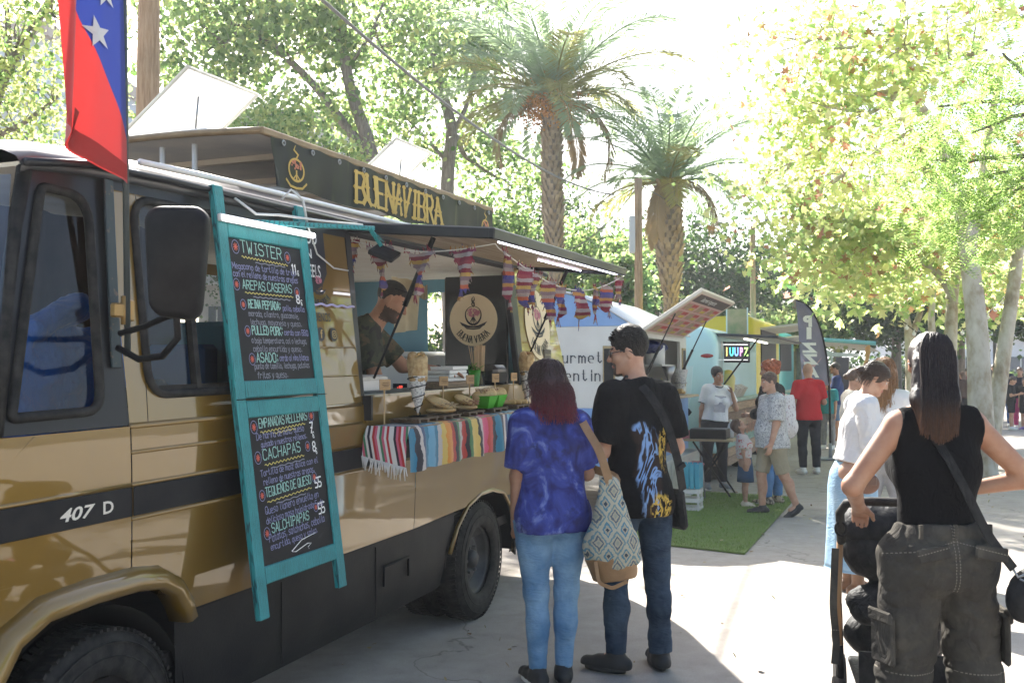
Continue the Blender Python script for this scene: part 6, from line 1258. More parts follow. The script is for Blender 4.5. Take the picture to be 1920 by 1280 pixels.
# folding table with black box and bottle, pink chair
tb = np.array((2.55, 12.75, 0)); o = empty('folding_table', 'folding table on crossed black legs beside the counter girl', 'table', tuple(tb), RZ)
b = MB(); b.box((0, 0, .72), (.62, .5, .025), bevel=.004); b.build('table_top', M('table_tan', (.42, .32, .2), .6), o)
for y in (-.2, .2):
    for s in (-1, 1): b = MB(); b.cyl((s*.28, y, 0), (-s*.2, y, .7), .012, 8); b.build('leg', black_pl(), o)
b = MB(); b.cyl((-.05, -.2, .34), (-.05, .2, .34), .01, 8); b.build('brace', black_pl(), o)
o = empty('black_case', 'flat black case on the folding table', 'case', (tb[0]-.02, tb[1], .733), RZ); b = MB(); b.box((0, 0, .06), (.46, .34, .12), bevel=.008); b.build('case_body', black_pl(), o); b = MB(); b.box((0, 0, .124), (.44, .32, .008)); b.build('case_lid', M('case_lid', (.03, .035, .06), .4), o)
o = empty('water_bottle', 'clear plastic water bottle behind the black case', 'bottle', (tb[0]+.27, tb[1]+.12, .733)); b = MB(); b.lathe([(0, 0), (.04, 0), (.04, .13), (.03, .17), (.014, .19), (.014, .21)], seg=16); b.build('bottle_body', M('bottle_clear', (.7, .72, .75), .15, trans=(.8, .82, .85), tw=.5), o); b = MB(); b.lathe([(0, .235), (.017, .235), (.017, .205)], seg=12); b.build('cap', white_p(), o)
o = empty('folding_chair', 'pink seated folding chair left of the folding table', 'chair', (2.22, 12.55, 0), RZ+200)
b = MB(); b.box((0, 0, .44), (.34, .34, .02), bevel=.005); b.build('seat', M('chair_pink', (.62, .2, .22), .5), o); b = MB(); b.box((0, -.2, .78), (.34, .02, .12), rotm(-10, 0, 0), .005); b.build('backrest', M('chair_pink', ()), o)
for s in (-1, 1): b = MB(); b.cyl((s*.17, .2, 0), (s*.17, -.22, .85), .011, 8); b.build('leg', steel(), o); b = MB(); b.cyl((s*.155, -.2, 0), (s*.155, .14, .44), .011, 8); b.build('leg', steel(), o)
# turquoise caravan with plank counter
CO = (2.85, 13.8, 0); CV = empty('turquoise_caravan', 'pale turquoise caravan bar with plank counter and black awning', 'caravan', mw=rowm(CO))
tq = M('turq_paint', (.5, .75, .76), .35, coat=.4, var=(.46, .7, .71), vs=2); CW = 1.9
sec = rpoly([(0, .45), (0, 2.22), (-CW, 2.22), (-CW, .45)], [.05, .32, .32, .05], 8)
ywall_c = lambda y, nm, ins: slab([(x*1, z) for x, z in sec], y, y+.05, tq, nm, CV)
b = MB(); b.loft([[(-CW/2+(x+CW/2)*k, y, 1.3+(z-1.3)*k) for x, z in sec] for k, y in ((.93, -.10), (.975, -.07), (1, 0), (1, .32))], True, True); b.build('end_wall', tq, CV)
b = MB(); b.loft([[(x, y, z) for x, z in sec[9:20]] for y in (.32, 3.9)], False, True, False); b.build('roof', tq, CV)
b = MB(); b.loft([[(x, y, z) for x, z in sec[6:10]] for y in (.32, 3.9)], False, True, False); b.build('roof_edge', tq, CV)
b = MB(); b.box((-CW/2, 3.9, 1.3), (CW, .06, 1.8)); b.build('end_wall', tq, CV); b = MB(); b.box((-CW+.03, 2.1, 1.25), (.05, 3.6, 1.6)); b.build('back_wall', M('inner_grey', (.33, .30, .28), .7), CV)
b = MB(); b.box((-.04, .37, 1.6), (.08, .1, .8)); b.build('hatch_jamb', wp, CV); b = MB(); b.box((-.04, 3.4, 1.5), (.06, .9, 1.1)); b.build('side_panel', tq, CV)
b = MB(); b.box((-.05, 2.1, 1.16), (.3, 3.6, .05), bevel=.006); b.build('counter', M('mint_wood', (.33, .45, .36), .7, var=(.25, .33, .25), vs=6), CV)
cols = [(.42, .28, .17), (.2, .12, .08), (.5, .36, .24), (.24, .16, .12), (.26, .42, .37), (.45, .3, .2), (.33, .22, .16)]
for k in range(7):
    z = 1.07-k*.125
    for (c, sz) in (((.09, 2.05, z), (.03, 3.7, .118)), ((-.46, .165, z), (1.05, .03, .118))): b = MB(); b.box(c, sz, bevel=.004); b.build('plank', M('plank_%d' % k, cols[k], .75, var=tuple(q*.6 for q in cols[k]), vs=5, stretch=(9, .8, 9), bump=.3, bs=12), CV)
b = MB(); font_text(b, 'GARDEN', (.107, 2.45, .62), (0, 1, 0), (0, 0, 1), .26, .78, .01, .003); b.build('counter_lettering', M('letter_rust', (.42, .2, .13), .7), CV);
b = MB(); b.box((.36, 1.95, 2.085), (.86, 3.5, .035), rotm(0, 3, 0), .006); b.build('awning', M('awning_dark', (.05, .05, .055), .6), CV); b = MB(); b.box((.36, 1.95, 2.06), (.78, 3.4, .008), rotm(0, 3, 0)); b.build('awning_lining', M('lining_pale', (.5, .47, .43), .7), CV)
b = MB(); b.bar((.3, .5, 2.045), (.3, 3.0, 2.045), .03, .012); b.build('light_bar', M('led_warm', (.9, .88, .8), .4, emit=((1, .95, .85), 1.6)), CV)
b = MB(); b.cyl((-.02, .42, 1.35), (.5, .42, 2.05), .012, 8); b.build('gas_strut', black_pl(), CV)
b = MB(); b.ball((-.13, -.1, 1.8), (.09, .015, .03), 12, 6); b.build('tail_light', M('lamp_red', (.3, .02, .02), .25, coat=.6), CV)
b = MB(); b.prism([(-.9, -.115, 1.66), (-.32, -.115, 1.66), (-.36, -.115, 1.2), (-.42, -.13, 1.05), (-.55, -.14, 1.0), (-.9, -.14, 1.0)], (0, .03, 0)); b.build('end_flap', M('flap_ice', (.6, .78, .8), .4), CV); b = MB(); b.ball((-.6, -.06, 1.02), (.36, .06, .12), 14, 8); b.build('flap_recess', black_pl(), CV)
b = MB(); font_text(b, 'FOOD', (-.75, -.105, 1.84), (1, 0, 0), (0, 0, 1), .1, 1.2, .02, .004); b.build('end_lettering', M('letter_pale', (.75, .74, .74), .5), CV)
for y in (.9, 3.0): b = MB(); b.lathe([(0, 0), (.26, 0), (.3, .03), (.3, .17), (.26, .2), (0, .2)], (-.3, y, .3), rotm(0, 90, 0), 24); b.build('wheel', rubber(), CV)
o = row_thing('menu_screen', 'screen with rainbow coloured lettering hung in the caravan hatch', 'screen', (.12, .62, 1.86), CO, -58); b = MB(); b.box((0, 0, 0), (.03, .5, .3), bevel=.006); b.build('casing', black_pl(), o); b = MB(); b.box((.017, 0, 0), (.004, .47, .27)); b.build('display', M('screen_dark', (.03, .03, .04), .2), o)
for k, (c, ch) in enumerate(zip(((.9, .35, .1), (.95, .75, .2), (.1, .7, .7), (.2, .45, 1), (.85, .3, .8), (.4, .85, .2)), 'IIUUPZ')): b = MB(); font_text(b, ch, (.02, -.185+k*.074, -.05), (0, 1, 0), (0, 0, 1), .12, .55, .03, .002); b.build('screen_letter', M('screen_%d' % k, c, .4, emit=(c, .6)), o)
for z in (.11, -.11): b = MB(); b.box((.0195, 0, z), (.001, .42, .008)); b.build('screen_line', M('screen_white', (.8, .8, .8), .4, emit=((.9, .9, .9), .5)), o)
for k in range(4):
    o = row_thing('wine_rack', ['nearest', 'second', 'third', 'farthest'][k]+' slanted cream crate of bottles on the caravan counter', 'crate', (-.12, .75+k*.42, 1.19), CO, 0, 'slanted crates on the caravan counter'); b = MB(); b.box((-.05, 0, .16), (.5, .36, .2), rotm(0, 28, 0), .015); b.build('crate_body', M('crate_cream', (.5, .44, .38), .7, var=(.4, .34, .28), vs=5), o); b = MB(); b.box((.02, 0, .235), (.46, .3, .02), rotm(0, 28, 0)); b.build('crate_cover', M('cover_grey', (.42, .38, .34), .6), o)
o = row_thing('juice_jar', 'yellow drink dispenser on the caravan counter', 'dispenser', (.05, .6, 1.19), CO); b = MB(); b.lathe([(0, 0), (.08, 0), (.06, .06), (.085, .12), (.1, .3), (.07, .36), (0, .37)], seg=18); b.build('jar_body', M('jar_yellow', (.6, .5, .15), .3), o); b = MB(); b.lathe([(0, .42), (.05, .41), (.07, .36)], seg=16); b.build('jar_lid', M('lid_yellow', (.7, .5, .08), .4), o)
q = at(1382, 605, 15.2); o = empty('picture_board', 'clear framed picture board standing on the caravan roof', 'sign', tuple(q), RZ+10); b = MB(); b.box((0, 0, 0), (.3, .02, .42), rotm(0, 0, 0), .004); b.build('panel', M('picture_tan', (.45, .36, .22), .5, var=(.2, .28, .12), vs=5), o)
for s in (-1, 1): b = MB(); b.box((s*.155, 0, -.03), (.02, .03, .52)); b.build('upright', M('frame_ice', (.6, .72, .7), .4), o)
# yellow truck and turquoise van
def boxtruck(name, lab, o_, L, H0, H1, body, cat='truck', W_=2.0, win=True, open_=True):
    T = empty(name, lab, cat, mw=rowm(o_)); m = body
    b = MB(); s = rpoly([(0, H0), (0, H1), (-W_, H1), (-W_, H0)], [.04, .16, .16, .04], 5); b.loft([[(-W_/2+(x+W_/2)*k, y, z) for x, z in s] for k, y in ((.95, -.06), (1, 0), (1, L), (.95, L+.06))], True, True); b.build('body', m, T)
    b = MB(); b.box((.01, L*.5, H1-.62), (.03, L*.62, .8)); b.build('hatch_shade_slab', M('hatch_dark', (.03, .03, .035), .6), T)  # dark slab: shade of the open hatch put into its colour
    b = MB(); b.box((.35, L*.5, H1-.18), (.75, L*.66, .04), rotm(0, -6, 0)); b.build('hatch_flap', wp, T)
    b = MB(); b.box((.12, L*.5, H0+.68), (.25, L*.64, .04)); b.build('counter', wp, T)
    for y in (.5, L-.5): b = MB(); b.lathe([(0, 0), (.28, 0), (.34, .03), (.34, .18), (0, .2)], (-.18, y, .34), rotm(0, 90, 0), 24); b.build('wheel', rubber(), T)
    if win: b = MB(); b.prism([(-1.7, -.07, H1-.85), (-.3, -.07, H1-.85), (-.36, -.065, H1-.3), (-1.64, -.065, H1-.3)], (0, .03, 0)); b.build('window_pane', M('far_window', ()), T)
    return T
boxtruck('yellow_truck', 'yellow food truck behind the caravan awning', (4.55, 18.6, 0), 3.8, .4, 2.62, M('truck_yellow', (.66, .52, .03), .4, coat=.3))
boxtruck('turquoise_van', 'bright turquoise van beyond the yellow truck', (6.25, 23.6, 0), 4.2, .4, 2.6, M('van_turq', (.08, .5, .5), .35, coat=.4), 'van')
# stall far right of the flag: teal awning, orange panel, dark fridge
q = onground(1605, 800); FS = empty('market_stall', 'distant stall with a teal folded awning and orange banner', 'stall', tuple(q), RZ); K = q[1]/1867.
p3 = lambda px, py, dy=0: at(px, py, q[1]+dy)-q
b = MB(); b.tube([p3(1520, 634), p3(1640, 644)], 4*K, 8); b.build('awning_roll', M('awning_teal', (.12, .4, .38), .5), FS); b = MB(); b.raw([p3(1520, 638), p3(1620, 644), p3(1600, 660, 2), p3(1520, 655, 2)], [[0, 1, 2, 3]]); b.build('awning_sheet', M('awning_pale', (.6, .62, .55), .6), FS)
b = MB(); rows = [[p3(1612-30*t+8*math.sin(t*3), 644+70*t, .2*math.sin(t*3)+v*1.0)+np.array(((v-.5)*-36*K*(1-.3*t), 0, 0)) for v in (0, .33, .66, 1)] for t in np.linspace(0, 1, 8)]; b.loft(rows, False, True, False); b.build('orange_banner', M('banner_orange', (.72, .42, .06), .6, var=(.6, .2, .04), vs=3, stretch=(1, 1, .3), trans=(.7, .4, .1)), FS)
b = MB(); b.box(p3(1582, 735), (22*K, .6, 130*K)); b.build('fridge', M('fridge_dark', (.04, .035, .06), .4), FS)
for px in (1549, 1562): b = MB(); b.box(p3(px, 730), (4*K, .08, 140*K)); b.build('post', wp, FS)
b = MB(); b.raw([p3(1520, 652), p3(1535, 646), p3(1563, 660), p3(1610, 663), p3(1610, 668), p3(1520, 668)], [[0, 1, 2, 3, 4, 5]]); b.build('gable', wp, FS)
# feather flag
g0 = onground(1557, 862); FF = empty('feather_flag', 'tall dark blue feather flag with white block letters', 'flag', tuple(g0)); Y0 = g0[1]
fa = lambda px, py, dy=0: at(px, py, Y0+dy)-g0
edge = [(1557, 855), (1556, 760), (1553, 690), (1547, 650), (1537, 610), (1522, 580), (1505, 566), (1492, 562)]; left = [(1506, 722), (1505, 722), (1503, 700), (1500, 665), (1497, 620), (1495, 595), (1493, 575), (1491.5, 563)]
b = MB(); P = np.array([fa(*e) for e in edge]); tt = np.linspace(0, 7, 40); P = np.stack([np.interp(tt, range(8), P[:, k]) for k in range(3)], 1)
for _ in range(4): P[1:-1] = (P[:-2]+2*P[1:-1]+P[2:])/4
b.tube(P, np.linspace(.022, .012, 40), 8); b.build('flag_pole', black_pl(), FF)
E2 = [(1556, 722), (1555.5, 722), (1554, 700), (1549, 660), (1540, 618), (1528, 588), (1508, 569), (1493, 563.5)]
b = MB(); rows = [[fa(l[0]+(e[0]-l[0])*u, l[1]+(e[1]-l[1])*u, .05*math.sin(u*6+k*.8)) for u in np.linspace(0, 1, 9)] for k, (l, e) in enumerate(zip(left[1:], E2[1:]))]; b.loft(rows, False, True, False); fc = b.build('flag_cloth', M('flag_slate', (.09, .10, .16), .6, var=(.2, .18, .24), vs=2.5, trans=(.2, .21, .3), tw=.4), FF)
b = MB()
for ch, px, py, h, sx in (('P', 1515, 611, 19, 1.15), ('I', 1517, 634, 20, 1.5), ('Z', 1518, 660, 17, 1.5), ('Z', 1520, 682, 18, 1.4), ('A', 1523, 706, 18, 1.2)): c = fa(px, py, -.08); font_text(b, ch, c, (-1, 0, 0), (0, 0, 1), h*Y0/1867, sx, .06, 0)
b.build('flag_lettering', M('letter_white', ()), fc)
b = MB(); b.raw([fa(x, y, -.07) for x, y in ((1505, 672), (1512, 682), (1532, 680), (1542, 668), (1537, 676), (1525, 690), (1510, 722), (1507, 722), (1512, 690))], [list(range(9))]); b.build('flag_glass_print', M('print_rose', (.5, .3, .3), .6), fc)
b = MB(); b.box((0, 0, .03), (.5, .4, .03), bevel=.006); b.cyl((0, 0, .03), (0, 0, .3), .03, 10); b.build('flag_base', M('base_grey', (.2, .22, .25), .5), FF)
# bins, lamp and hedges at the back right
g0 = onground(1890, 800)+np.array((-1.0, 3, 0)); o = empty('waste_bin', 'grey waste container behind the leaning plane trunk', 'bin', tuple(g0)); b = MB(); b.loft([[(sx*w, sy*w*.8, z) for sx, sy in ((-1, -1), (1, -1), (1, 1), (-1, 1))] for w, z in ((.45, 0), (.55, 1.0))], True, False); b.build('bin_body', M('bin_grey', (.16, .17, .18), .5), o); b = MB(); b.box((0, 0, 1.04), (1.15, .95, .08), bevel=.02); b.build('bin_lid', M('bin_lid', (.12, .13, .13), .5), o)
q = at(1866, 694, 32)*(1, 1, 0); b = MB(); b.tube([(0, 0, 0), (0, 0, 4.5)], .06, 8); b.ball((0, 0, 4.6), .2, 12, 8); o = b.build('lamp_post', M('post_grey', (.2, .2, .2), .5)); o.location = q; tag(o, 'slim grey lamp post behind the plane trunks', 'lamp post')
def hedge(px, Y, w, h, lab, seed):
    r = np.random.default_rng(seed); c = at(px, 694, Y)*(1, 1, 0); W2 = w/1867*Y/2; n = int(2600*W2); C = np.stack([r.uniform(-W2, W2, n), r.uniform(-.6, .6, n), r.uniform(0, 1, n)**.8*h*(1+.15*np.sin(np.arange(n)))], 1); o = empty('hedge', lab, 'hedge', tuple(c), group='hedges along the far edge of the park'); leaves('foliage', C, .17, 'dia', DARK, [3, 3, 2], o, r=r)
    b = MB(); [limb(b, (x, 0, 0), (x+.2, 0, h*.8), .03, .01) for x in np.linspace(-W2, W2, 6)]; b.build('stem', barkgrey(), o)
for i, a in enumerate(((1340, 40, 340, 2.3, 'long dark hedge behind the caravans'), (1640, 42, 300, 2.0, 'dark hedge behind the feather flag and market stall'), (1100, 30, 260, 2.6, 'green hedge behind the blue trailer'), (820, 28, 400, 2.6, 'hedge behind the gold van'), (1880, 46, 220, 1.4, 'low hedge behind the strolling crowd'))): hedge(*a, 70+i)
# ---------------- people ----------------
SKIN = {}
def skin(k, c):
    return M('skin_'+k, c, .52, var=(c[0]*.84, c[1]*.72, c[2]*.68), vs=14, bump=.16, bs=220, bd=.004, spec=.3)
nrmz = lambda v: np.array(v, float)/np.linalg.norm(v)
@reg('hair_mat')
def _hm(x): pass
def hairm(name, root, tip, z0, z1):
    """pigment runs from root to tip colour down the length"""
    if name in MATS: return MATS[name]
    x = NT(name); s = x.sep(x.coord()); t = x.add('MapRange'); t.inputs[1].default_value = z0; t.inputs[2].default_value = z1; x.link(s[2], t.inputs[0])
    n = x.noise(x.coord((60, 60, 4)), 3, 4); c = x.mix(t.outputs[0], tip, root); x.base(x.mix(x.ramp(n, [(.4, (0, 0, 0)), (.62, (.7,)*3)]), c, tuple(min(1, q*2.6+.012) for q in root)))
    x.b.inputs['Roughness'].default_value = .42; x.b.inputs['Specular IOR Level'].default_value = .4; x.bump(x.noise(x.coord((120, 120, 5)), 4, 3), .5, .006); MATS[name] = x.m; return x.m
class Body:
    """skeleton of one figure in its own frame: faces +Y, right hand is +X, feet on z = 0"""
    def __init__(s, H, g=1, fem=False, lean=0, side=0, twist=0, head=(0, 0, 0), arm_r=((.12, .02, -1), (.05, .15, -1)), arm_l=((-.12, .02, -1), (-.05, .15, -1)), leg_r=((.06, 0, -1), (.02, -.02, -1), -8), leg_l=((-.06, 0, -1), (-.02, -.02, -1), 8), kid=1):
        s.s = H/1.75; s.g = g; s.fem = fem; k = s.s; s.kid = kid
        s.piv = np.array((0, 0, .93*k)); s.Rt = np.array(Matrix.Rotation(rad(twist), 3, 'Z') @ Matrix.Rotation(rad(side), 3, 'Y') @ Matrix.Rotation(rad(-lean), 3, 'X'))
        s.hr = s.piv+(.088*k*min(g, 1.15), 0, -.01*k); s.hl = s.piv+(-.088*k*min(g, 1.15), 0, -.01*k)
        kn = lambda h, d: h+nrmz(d)*.425*k; s.kr = kn(s.hr, leg_r[0]); s.kl = kn(s.hl, leg_l[0]); s.ar = s.kr+nrmz(leg_r[1])*.415*k; s.al = s.kl+nrmz(leg_l[1])*.415*k
        dz = .085*k-min(s.ar[2], s.al[2])
        for n in ('piv', 'hr', 'hl', 'kr', 'kl', 'ar', 'al'): setattr(s, n, getattr(s, n)+(0, 0, dz))
        s.dz = dz; s.fy = (leg_r[2], leg_l[2]); s.tip = (leg_r[3] if len(leg_r) > 3 else 0, leg_l[3] if len(leg_l) > 3 else 0)
        sw = (.168 if not fem else .148)*k*(1+.35*(g-1)); s.sr = s.T((sw/k, -.01, 1.415)); s.sl = s.T((-sw/k, -.01, 1.415)); s.sw = sw
        s.er = s.sr+nrmz(arm_r[0])*.285*k; s.el = s.sl+nrmz(arm_l[0])*.285*k; s.wr = s.er+nrmz(arm_r[1])*.25*k; s.wl = s.el+nrmz(arm_l[1])*.25*k
        s.dr = nrmz(arm_r[1]) if len(arm_r) < 3 else nrmz(arm_r[2]); s.dl = nrmz(arm_l[1]) if len(arm_l) < 3 else nrmz(arm_l[2])
        s.Rh = np.array(Matrix.Rotation(rad(head[0]), 3, 'Z') @ Matrix.Rotation(rad(-head[1]), 3, 'X') @ Matrix.Rotation(rad(head[2]), 3, 'Y'))
        s.nb = s.T((0, -.012, 1.455)); nd = s.Rt@np.array((0, .16, 1.))*.5+s.Rh@np.array((0, .12, 1))*.5; s.hs = k/kid; s.hc = s.nb+nrmz(nd)*.178*k*(.85+.15/kid)+s.Rh@np.array((0, .012, .02))*s.hs
    def T(s, p): return s.piv+s.Rt@(np.array(p, float)*s.s-np.array((0, 0, .93*s.s)))
    def h(s, p): return s.hc+s.Rh@(np.array(p, float)*s.hs)
    def torso(s, S, gr=0, hips=True, k=.04, glut=1):
        q, g = s.s, s.g; w = 1 if not s.fem else .93; R = s.Rt
        if hips:
            S.ell(s.T((0, -.008, .935)), np.array((.162*(1.05 if s.fem else 1)*g, .112*g, .12))*q, k, R, gr)
            for x in (-1, 1): S.ell(s.T((x*.072*g, -.062*g*glut, .885)), np.array((.085*g, .075*g, .095))*q, k, R, gr)
        S.ell(s.T((0, .005*g, 1.07)), np.array((.138*w*g, .102*g, .15))*q, k, R, gr); S.ell(s.T((0, -.005, 1.26)), np.array((.165*w*g, .113*g, .17))*q, k, R, gr)
        if s.fem and s.kid <= 1.05:
            for x in (-1, 1): S.ell(s.T((x*.072, .09, 1.265)), np.array((.068, .06, .068))*q*min(g, 1.15), k, R, gr)
        if g > 1.15: S.ell(s.T((0, .07*g, 1.04)), np.array((.12*g, .085*g, .13))*q, k, R, gr)
        S.cone(s.T((s.sw/q-.02, -.008, 1.405)), s.T((-s.sw/q+.02, -.008, 1.405)), .056*q, .056*q, k, grow=gr)
        for x in (-1, 1): S.cone(s.T((x*.035, -.02, 1.475)), s.T((x*(s.sw/q-.015), -.015, 1.425)), .043*q, .045*q, k, grow=gr)
    def arm(s, S, side, gr=0, upto=2.0, k=.02, r=1):
        q = s.s; g = 1+.5*(s.g-1); a, e, w = (s.sr, s.er, s.wr) if side > 0 else (s.sl, s.el, s.wl); f = .88 if s.fem else 1
        cut = None if upto >= 1 else (-.4, upto); S.cone(a, e, .054*q*g*f*r, .041*q*g*f*r, k, cut=cut, grow=gr)
        if upto > 1: S.cone(e, w, .041*q*g*f*r, .027*q*g*f*r, k, cut=None if upto >= 2 else (-.4, upto-1), grow=gr)
    def leg(s, S, side, gr0=0, gr1=None, lo=1.0, k=.025, bell=0):
        gr1 = gr0 if gr1 is None else gr1; q = s.s; g = 1+.6*(s.g-1); hp, kn, an = (s.hr, s.kr, s.ar) if side > 0 else (s.hl, s.kl, s.al); f = 1.13 if s.fem else 1
        t1 = min(1, lo*2); S.cone(hp, kn, .097*q*g*f+gr0, .054*q*g+(gr0+gr1)/2, k, cut=None if lo > .5 else (-.5, t1))
        if lo > .5: S.cone(kn, an, .054*q*g+(gr0+gr1)/2, (.035*q*g+gr1)*(1+bell), k, cut=None if lo >= 1.05 else (-.4, (lo-.5)*2)); S.ell(kn*.62+an*.38-(0, .018*q, 0), np.array((.044, .047, .10))*q*g, k, None, (gr0+gr1)/2)
    def hand(s, S, side, curl=22, palm=None, spread=1):
        q = s.s*(.9 if s.fem else 1); w, d = (s.wr, s.dr) if side > 0 else (s.wl, s.dl); pn = np.array((-side, .25, 0.) if palm is None else palm, float); pn -= d*(pn@d); pn = nrmz(pn); ac = np.cross(d, pn)*side
        S.cone(w-d*.01*q, w+d*.075*q, .026*q, .037*q, .012, (pn, .5))
        for i, (o, L) in enumerate(((.028, .068), (.0095, .077), (-.0095, .072), (-.027, .056))):
            p = w+d*.085*q+ac*o*q*spread; v = d+ac*o*4*(spread-.8); v = nrmz(v); a = 0
            for j in range(3):
                a += rad(curl)*(.6 if j == 0 else 1); vv = v*math.cos(a)+pn*math.sin(a); e = p+vv*L*q*(.42, .33, .25)[j]; S.cone(p, e, (.0095-.001*j)*q, (.0088-.001*j)*q, .006); p = e
        p = w+d*.02*q+ac*.026*q; e = p+nrmz(d*.62+ac*.62+pn*.3)*.042*q; S.cone(p, e, .0145*q, .0115*q, .012); S.cone(e, e+nrmz(d*.85+ac*.2+pn*.35)*.034*q, .011*q, .0085*q, .006)
    def headshape(s, S, fem=False, nose=1):
        E = lambda c, r, k=.02, R=None: S.ell(s.h(c), np.array(r)*s.hs, k*s.hs, s.Rh if R is None else s.Rh@R); Cn = lambda a, b, ra, rb, k=.015: S.cone(s.h(a), s.h(b), ra*s.hs, rb*s.hs, k*s.hs)
        f = .94 if fem else 1
        E((0, -.014, .032), (.073, .092, .083), .02); E((0, .022, -.025), (.058*f, .068, .085), .03); Cn((.05*f, .0, -.055), (.018, .068, -.098), .018, .016, .03); Cn((-.05*f, .0, -.055), (-.018, .068, -.098), .018, .016, .03); E((0, .07, -.1), (.024, .018, .016), .02)
        E((.036, .058, -.022), (.022, .022, .022), .02); E((-.036, .058, -.022), (.022, .022, .022), .02); Cn((.038, .068, .026), (.012, .083, .022), .009, .009, .012); Cn((-.038, .068, .026), (-.012, .083, .022), .009, .009, .012)
        for x in (-1, 1): S.ell(s.h((x*.031, .096, .004)), np.array((.016, .016, .0125))*s.hs, .012*s.hs, s.Rh, sub=True)
        for x in (-1, 1): E((x*.030, .072, .003), (.0165, .0125, .0125), .004)
        Cn((0, .084, .016), (0, .106*(.99 if fem else 1), -.03), .0065, .0115*(.9 if fem else 1), .012); E((.011, .094, -.034), (.0085, .009, .007), .008); E((-.011, .094, -.034), (.0085, .009, .007), .008)
        E((0, .086, -.061), (.022, .009, .006), .006); E((0, .0845, -.071), (.018, .009, .0065), .006)
        for x in (-1, 1): E((x*.075, -.008, -.005), (.009, .02, .031), .008, rotm(-12, 0, x*-22)); S.ell(s.h((x*.088, .0, -.004)), np.array((.008, .01, .016))*s.hs, .006, s.Rh, sub=True)
        S.cone(s.nb-(0, 0, .03*s.s), s.h((0, -.018, -.05)), .060*s.s*(.88 if fem else 1)*(1+.3*(s.g-1)), .052*s.hs*(.88 if fem else 1), .03)
def person(label, loc, yaw, body, skinc, res=.007, sk='a', hair=None, hairc=(.02, .012, .008), group=None, beard=None, bare_legs=True, hands=((22, None), (22, None)), eyes=True, tattoo=None):
    """root Empty + continuous body; clothing and hair are added by the caller"""
    o = empty('person', label, 'person', tuple(loc), yaw, group); S = Solid(res); B = body; k = B.s
    B.torso(S); B.arm(S, 1); B.arm(S, -1); B.hand(S, 1, *hands[0]); B.hand(S, -1, *hands[1])
    for sd in (1, -1):
        if bare_legs: B.leg(S, sd)
        else: B.leg(S, sd, -.016)
        a = B.ar if sd > 0 else B.al; fy = B.fy[0 if sd > 0 else 1]
        S.cone(a, a+np.array((math.sin(rad(-fy))*.09, math.cos(rad(fy))*.09, -.04))*k, .035*k, .028*k, .02)
    B.headshape(S, B.fem)
    sm = skin(sk, skinc); lip = M('lip_'+sk, (skinc[0]*.8, skinc[1]*.5, skinc[2]*.5), .4); brow = M('brow_'+sk+str(int(hairc[0]*1000)), tuple(q*.7+skinc[i]*.1 for i, q in enumerate(hairc)), .7); bd = M('beard_'+sk+str(int(hairc[0]*1000)), tuple(q*.8+skinc[i]*.12 for i, q in enumerate(hairc)), .8, bump=.6, bs=220, bd=.004); tt = M('tattoo_ink', (.1, .08, .08), .5, var=(.3, .18, .13), vs=26, vlo=.45, vhi=.6)
    def pick(C):
        L = (C-B.hc)@B.Rh/B.hs; x, y, z = np.abs(L[:, 0]), L[:, 1], L[:, 2]; m = np.zeros(len(C), int)
        m[(x < .023) & (y > .074) & (z > -.078) & (z < -.055)] = 1; m[(x > .011) & (x < .047) & (y > .058) & (z > .022) & (z < .032)] = 2
        if beard == 'goatee': m[(y > .045) & (z < -.046) & (z > -.13) & (x < .034) & ~((x < .02) & (z > -.074) & (z < -.058))] = 3
        if beard == 'full': m[(y > -.01) & (z < -.042) & (z > -.13) & ~((x < .022) & (z > -.076) & (z < -.056)) & ~((x < .014) & (z > -.05))] = 3
        if tattoo is not None:
            e, w = tattoo; d = w-e; t = ((C-e)@d)/(d@d); dist = np.linalg.norm(C-e-t[:, None]*d, axis=1); m[(t > .25) & (t < .92) & (dist < .06)] = 4
        return m
    b = solid_obj('body', S, [sm, lip, brow, bd, tt], o, pick)
    if eyes:
        for x in (-1, 1):
            mb = MB(); mb.ball(B.h((x*.0305, .0775, .003)), .0098*B.hs, 10, 8); mb.mat(1); mb.ball(B.h((x*.0305, .0832, .002)), np.array((.0052, .0052, .0052))*B.hs, 8, 6); mb.build('eye', [M('eye_white', (.6, .58, .55), .2), M('eye_dark', (.02, .012, .008), .1)], o)
    return o
def shoes(o, B, mat, sole, res=.008, boot=0):
    for sd in (1, -1):
        a = B.ar if sd > 0 else B.al; fy = B.fy[0 if sd > 0 else 1]; tp = B.tip[0 if sd > 0 else 1]; k = B.s; f = np.array((math.sin(rad(-fy)), math.cos(rad(fy)), -math.tan(rad(tp)))); f = nrmz(f); up = np.array((0, 0, 1.)); z0 = a[2]-.085*k; A = np.array((a[0], a[1], z0))
        S = Solid(res); hl = A-f*.045*k; toe = A+f*.165*k
        S.cone(hl+up*.045*k, toe+up*.032*k, .043*k, .036*k, .02, cut=None); S.cone(A+up*.05*k, A+f*.09*k+up*.045*k, .047*k, .04*k, .02); S.cone(A+up*.05*k, a+up*(.01+boot)*k, .045*k, .047*k, .02)
        S.plane(A+up*.022*k, -nrmz(up-f*(f@up))); sh = solid_obj('shoe', S, mat, o)
        b = MB(); R = frame(f); n = 14; P = []
        for i in range(n): t = 2*math.pi*i/n; P.append(((.04+.007*math.cos(t))*math.sin(t)*k*1.02, (.062+.117*math.cos(t))*k, 0))
        P = np.array(P)@R.T; un = R[:, 2]*.03*k; b.loft([A+P*.96+un*.1, A+P*1.0+un*.3, A+P*1.0+un*.8, A+P*.97+un*1.05], True, True); b.build('sole', sole, sh)
